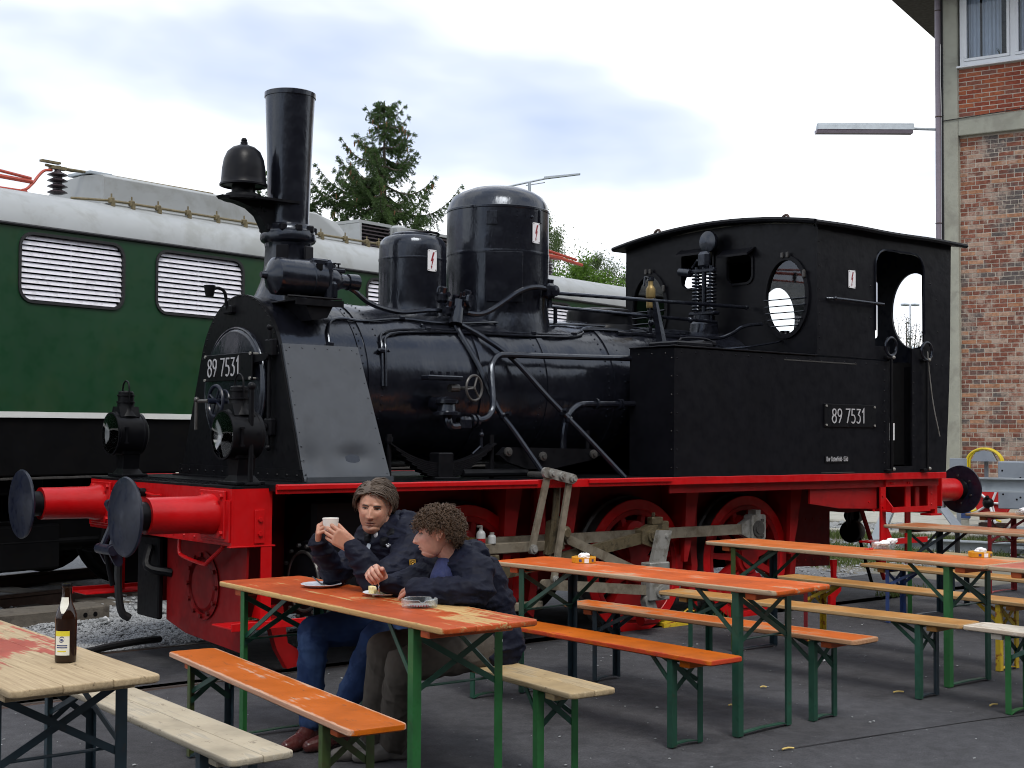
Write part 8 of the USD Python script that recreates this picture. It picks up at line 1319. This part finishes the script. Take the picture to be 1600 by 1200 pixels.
hair = locks(roots, HB, flow_boy, 1000, lambda p, g: g.uniform(0.05, 0.09), 0.0062, 0.0033, 6, curl=0.0095, lift=0.020, gravity=0.3, radii=(0.110, 0.088, 0.102))
obj('hair', J([cap(HB, mb, 0.009, None, None, 5, 'boy')]+hair), 'hair_brown', boy, smooth=True)
jk = chain(spine[:4], [0.138, 0.136, 0.138, 0.112])+chain([spine[3], jl[0]], [0.115, 0.088])+chain([spine[3], jr[0]], [0.11, 0.085])+chain([spine[3]+[0.02, 0, 0], spine[4]+[0.028, 0, -0.018]], [0.10, 0.070])
jk += chain([jl[0], (jl[0]+jl[1])/2+[0.03, -0.02, -0.03], jl[1]], [0.080, 0.077, 0.066])+chain([jl[1], jl[1]*0.5+jl[2]*0.5, jl[2]-unit(jl[2]-jl[1])*0.0], [0.066, 0.060, 0.052])
jk += chain([jr[0], (jr[0]+jr[1])/2+[0.02, 0.02, -0.02], jr[1]], [0.082, 0.076, 0.064])+chain([jr[1], jr[2]-unit(jr[2]-jr[1])*0.020], [0.060, 0.043])
jk += chain([spine[0]+[0.01, 0.06, -0.02], spine[0]+[0.01, -0.06, -0.02]], [0.138, 0.138])+chain([spine[0]+[0.03, -0.08, -0.03], spine[0]+[-0.10, -0.11, -0.06]], [0.11, 0.06])
jm = wrinkle(wrinkle(soft(union(jk), 0.009, 14), 0.010, 9, 14, (0.8, 0.8, 1.6)), 0.003, 24, 19, (0.7, 0.7, 1.6))
obj('jacket', jm, 'jacket_navy', boy, smooth=True)
nk = spine[4]
hood = union(chain([nk+[0.02, -0.088, -0.005], nk+[0.09, -0.082, 0.010], nk+[0.130, 0.0, 0.012], nk+[0.09, 0.080, 0.008], nk+[0.02, 0.08, 0.0]], [0.038, 0.054, 0.062, 0.052, 0.036])+chain([nk+[0.11, -0.06, -0.03], nk+[0.185, -0.01, -0.065], nk+[0.11, 0.05, -0.03]], [0.05, 0.062, 0.05]))
obj('hood', wrinkle(soft(hood, 0.012, 6), 0.009, 22, 13), 'jacket_navy', boy, smooth=True)
col = union(chain([nk+[-0.055, -0.035, -0.045], nk+[-0.005, -0.072, -0.01], nk+[0.05, -0.060, 0.025]], [0.022, 0.026, 0.030])+chain([nk+[-0.06, 0.025, -0.045], nk+[-0.02, 0.072, -0.012], nk+[0.05, 0.065, 0.025]], [0.022, 0.025, 0.028]))
obj('collar', wrinkle(soft(col, 0.010, 6), 0.005, 26, 16), 'jacket_black', boy, smooth=True)
obj('shirt', soft(union(chain([nk+[-0.04, 0.0, -0.035], nk+[-0.07, -0.02, -0.10], nk+[-0.075, -0.03, -0.15]], [0.05, 0.065, 0.07])), 0.01, 5), 'shirt_blue', boy, smooth=True)
tr_ = chain([hp[0], kn[0], (kn[0]+an[0])/2, an[0]+[0, 0, 0.01]], [0.105, 0.082, 0.080, 0.074])+chain([hp[1], kn[1], (kn[1]+an[1])/2, an[1]+[0, 0, 0.01]], [0.105, 0.082, 0.080, 0.074])+chain([hp[0], hp[1]], [0.11, 0.11])
obj('trousers', wrinkle(soft(union(tr_), 0.012, 10), 0.008, 8, 18, (1.3, 1.3, 0.8)), 'trousers_brown', boy, smooth=True)
for k in range(2): obj('shoe', shoe(an[k], an[k]+np.array([-0.15, 0.06, 0])), 'shoe_grey', boy, smooth=True)
obj('toggle', J(torus(W((0.70, -3.66, 0.60)), (0.3, -1, 0), 0.010, 0.003, 14, 6)), 'tee_white', boy)
hc = np.array([0.262, -3.255, 0.905])
sp_ = obj('spoon', J(tube([hc+[-0.02, 0.01, 0.045], hc+[0.0, 0.0, 0.0], hc+[0.018, 0.012, -0.052]], [0.003, 0.003, 0.0024], 7), xf(sphere((0, 0, 0), 0.013, 2, (0.75, 0.35, 1.5)), tuple(hc+[0.024, 0.016, -0.068]), rz=0.7)), 'spoon'); tag(sp_, 'metal spoon held in the fist of the boy above his cake', 'spoon')
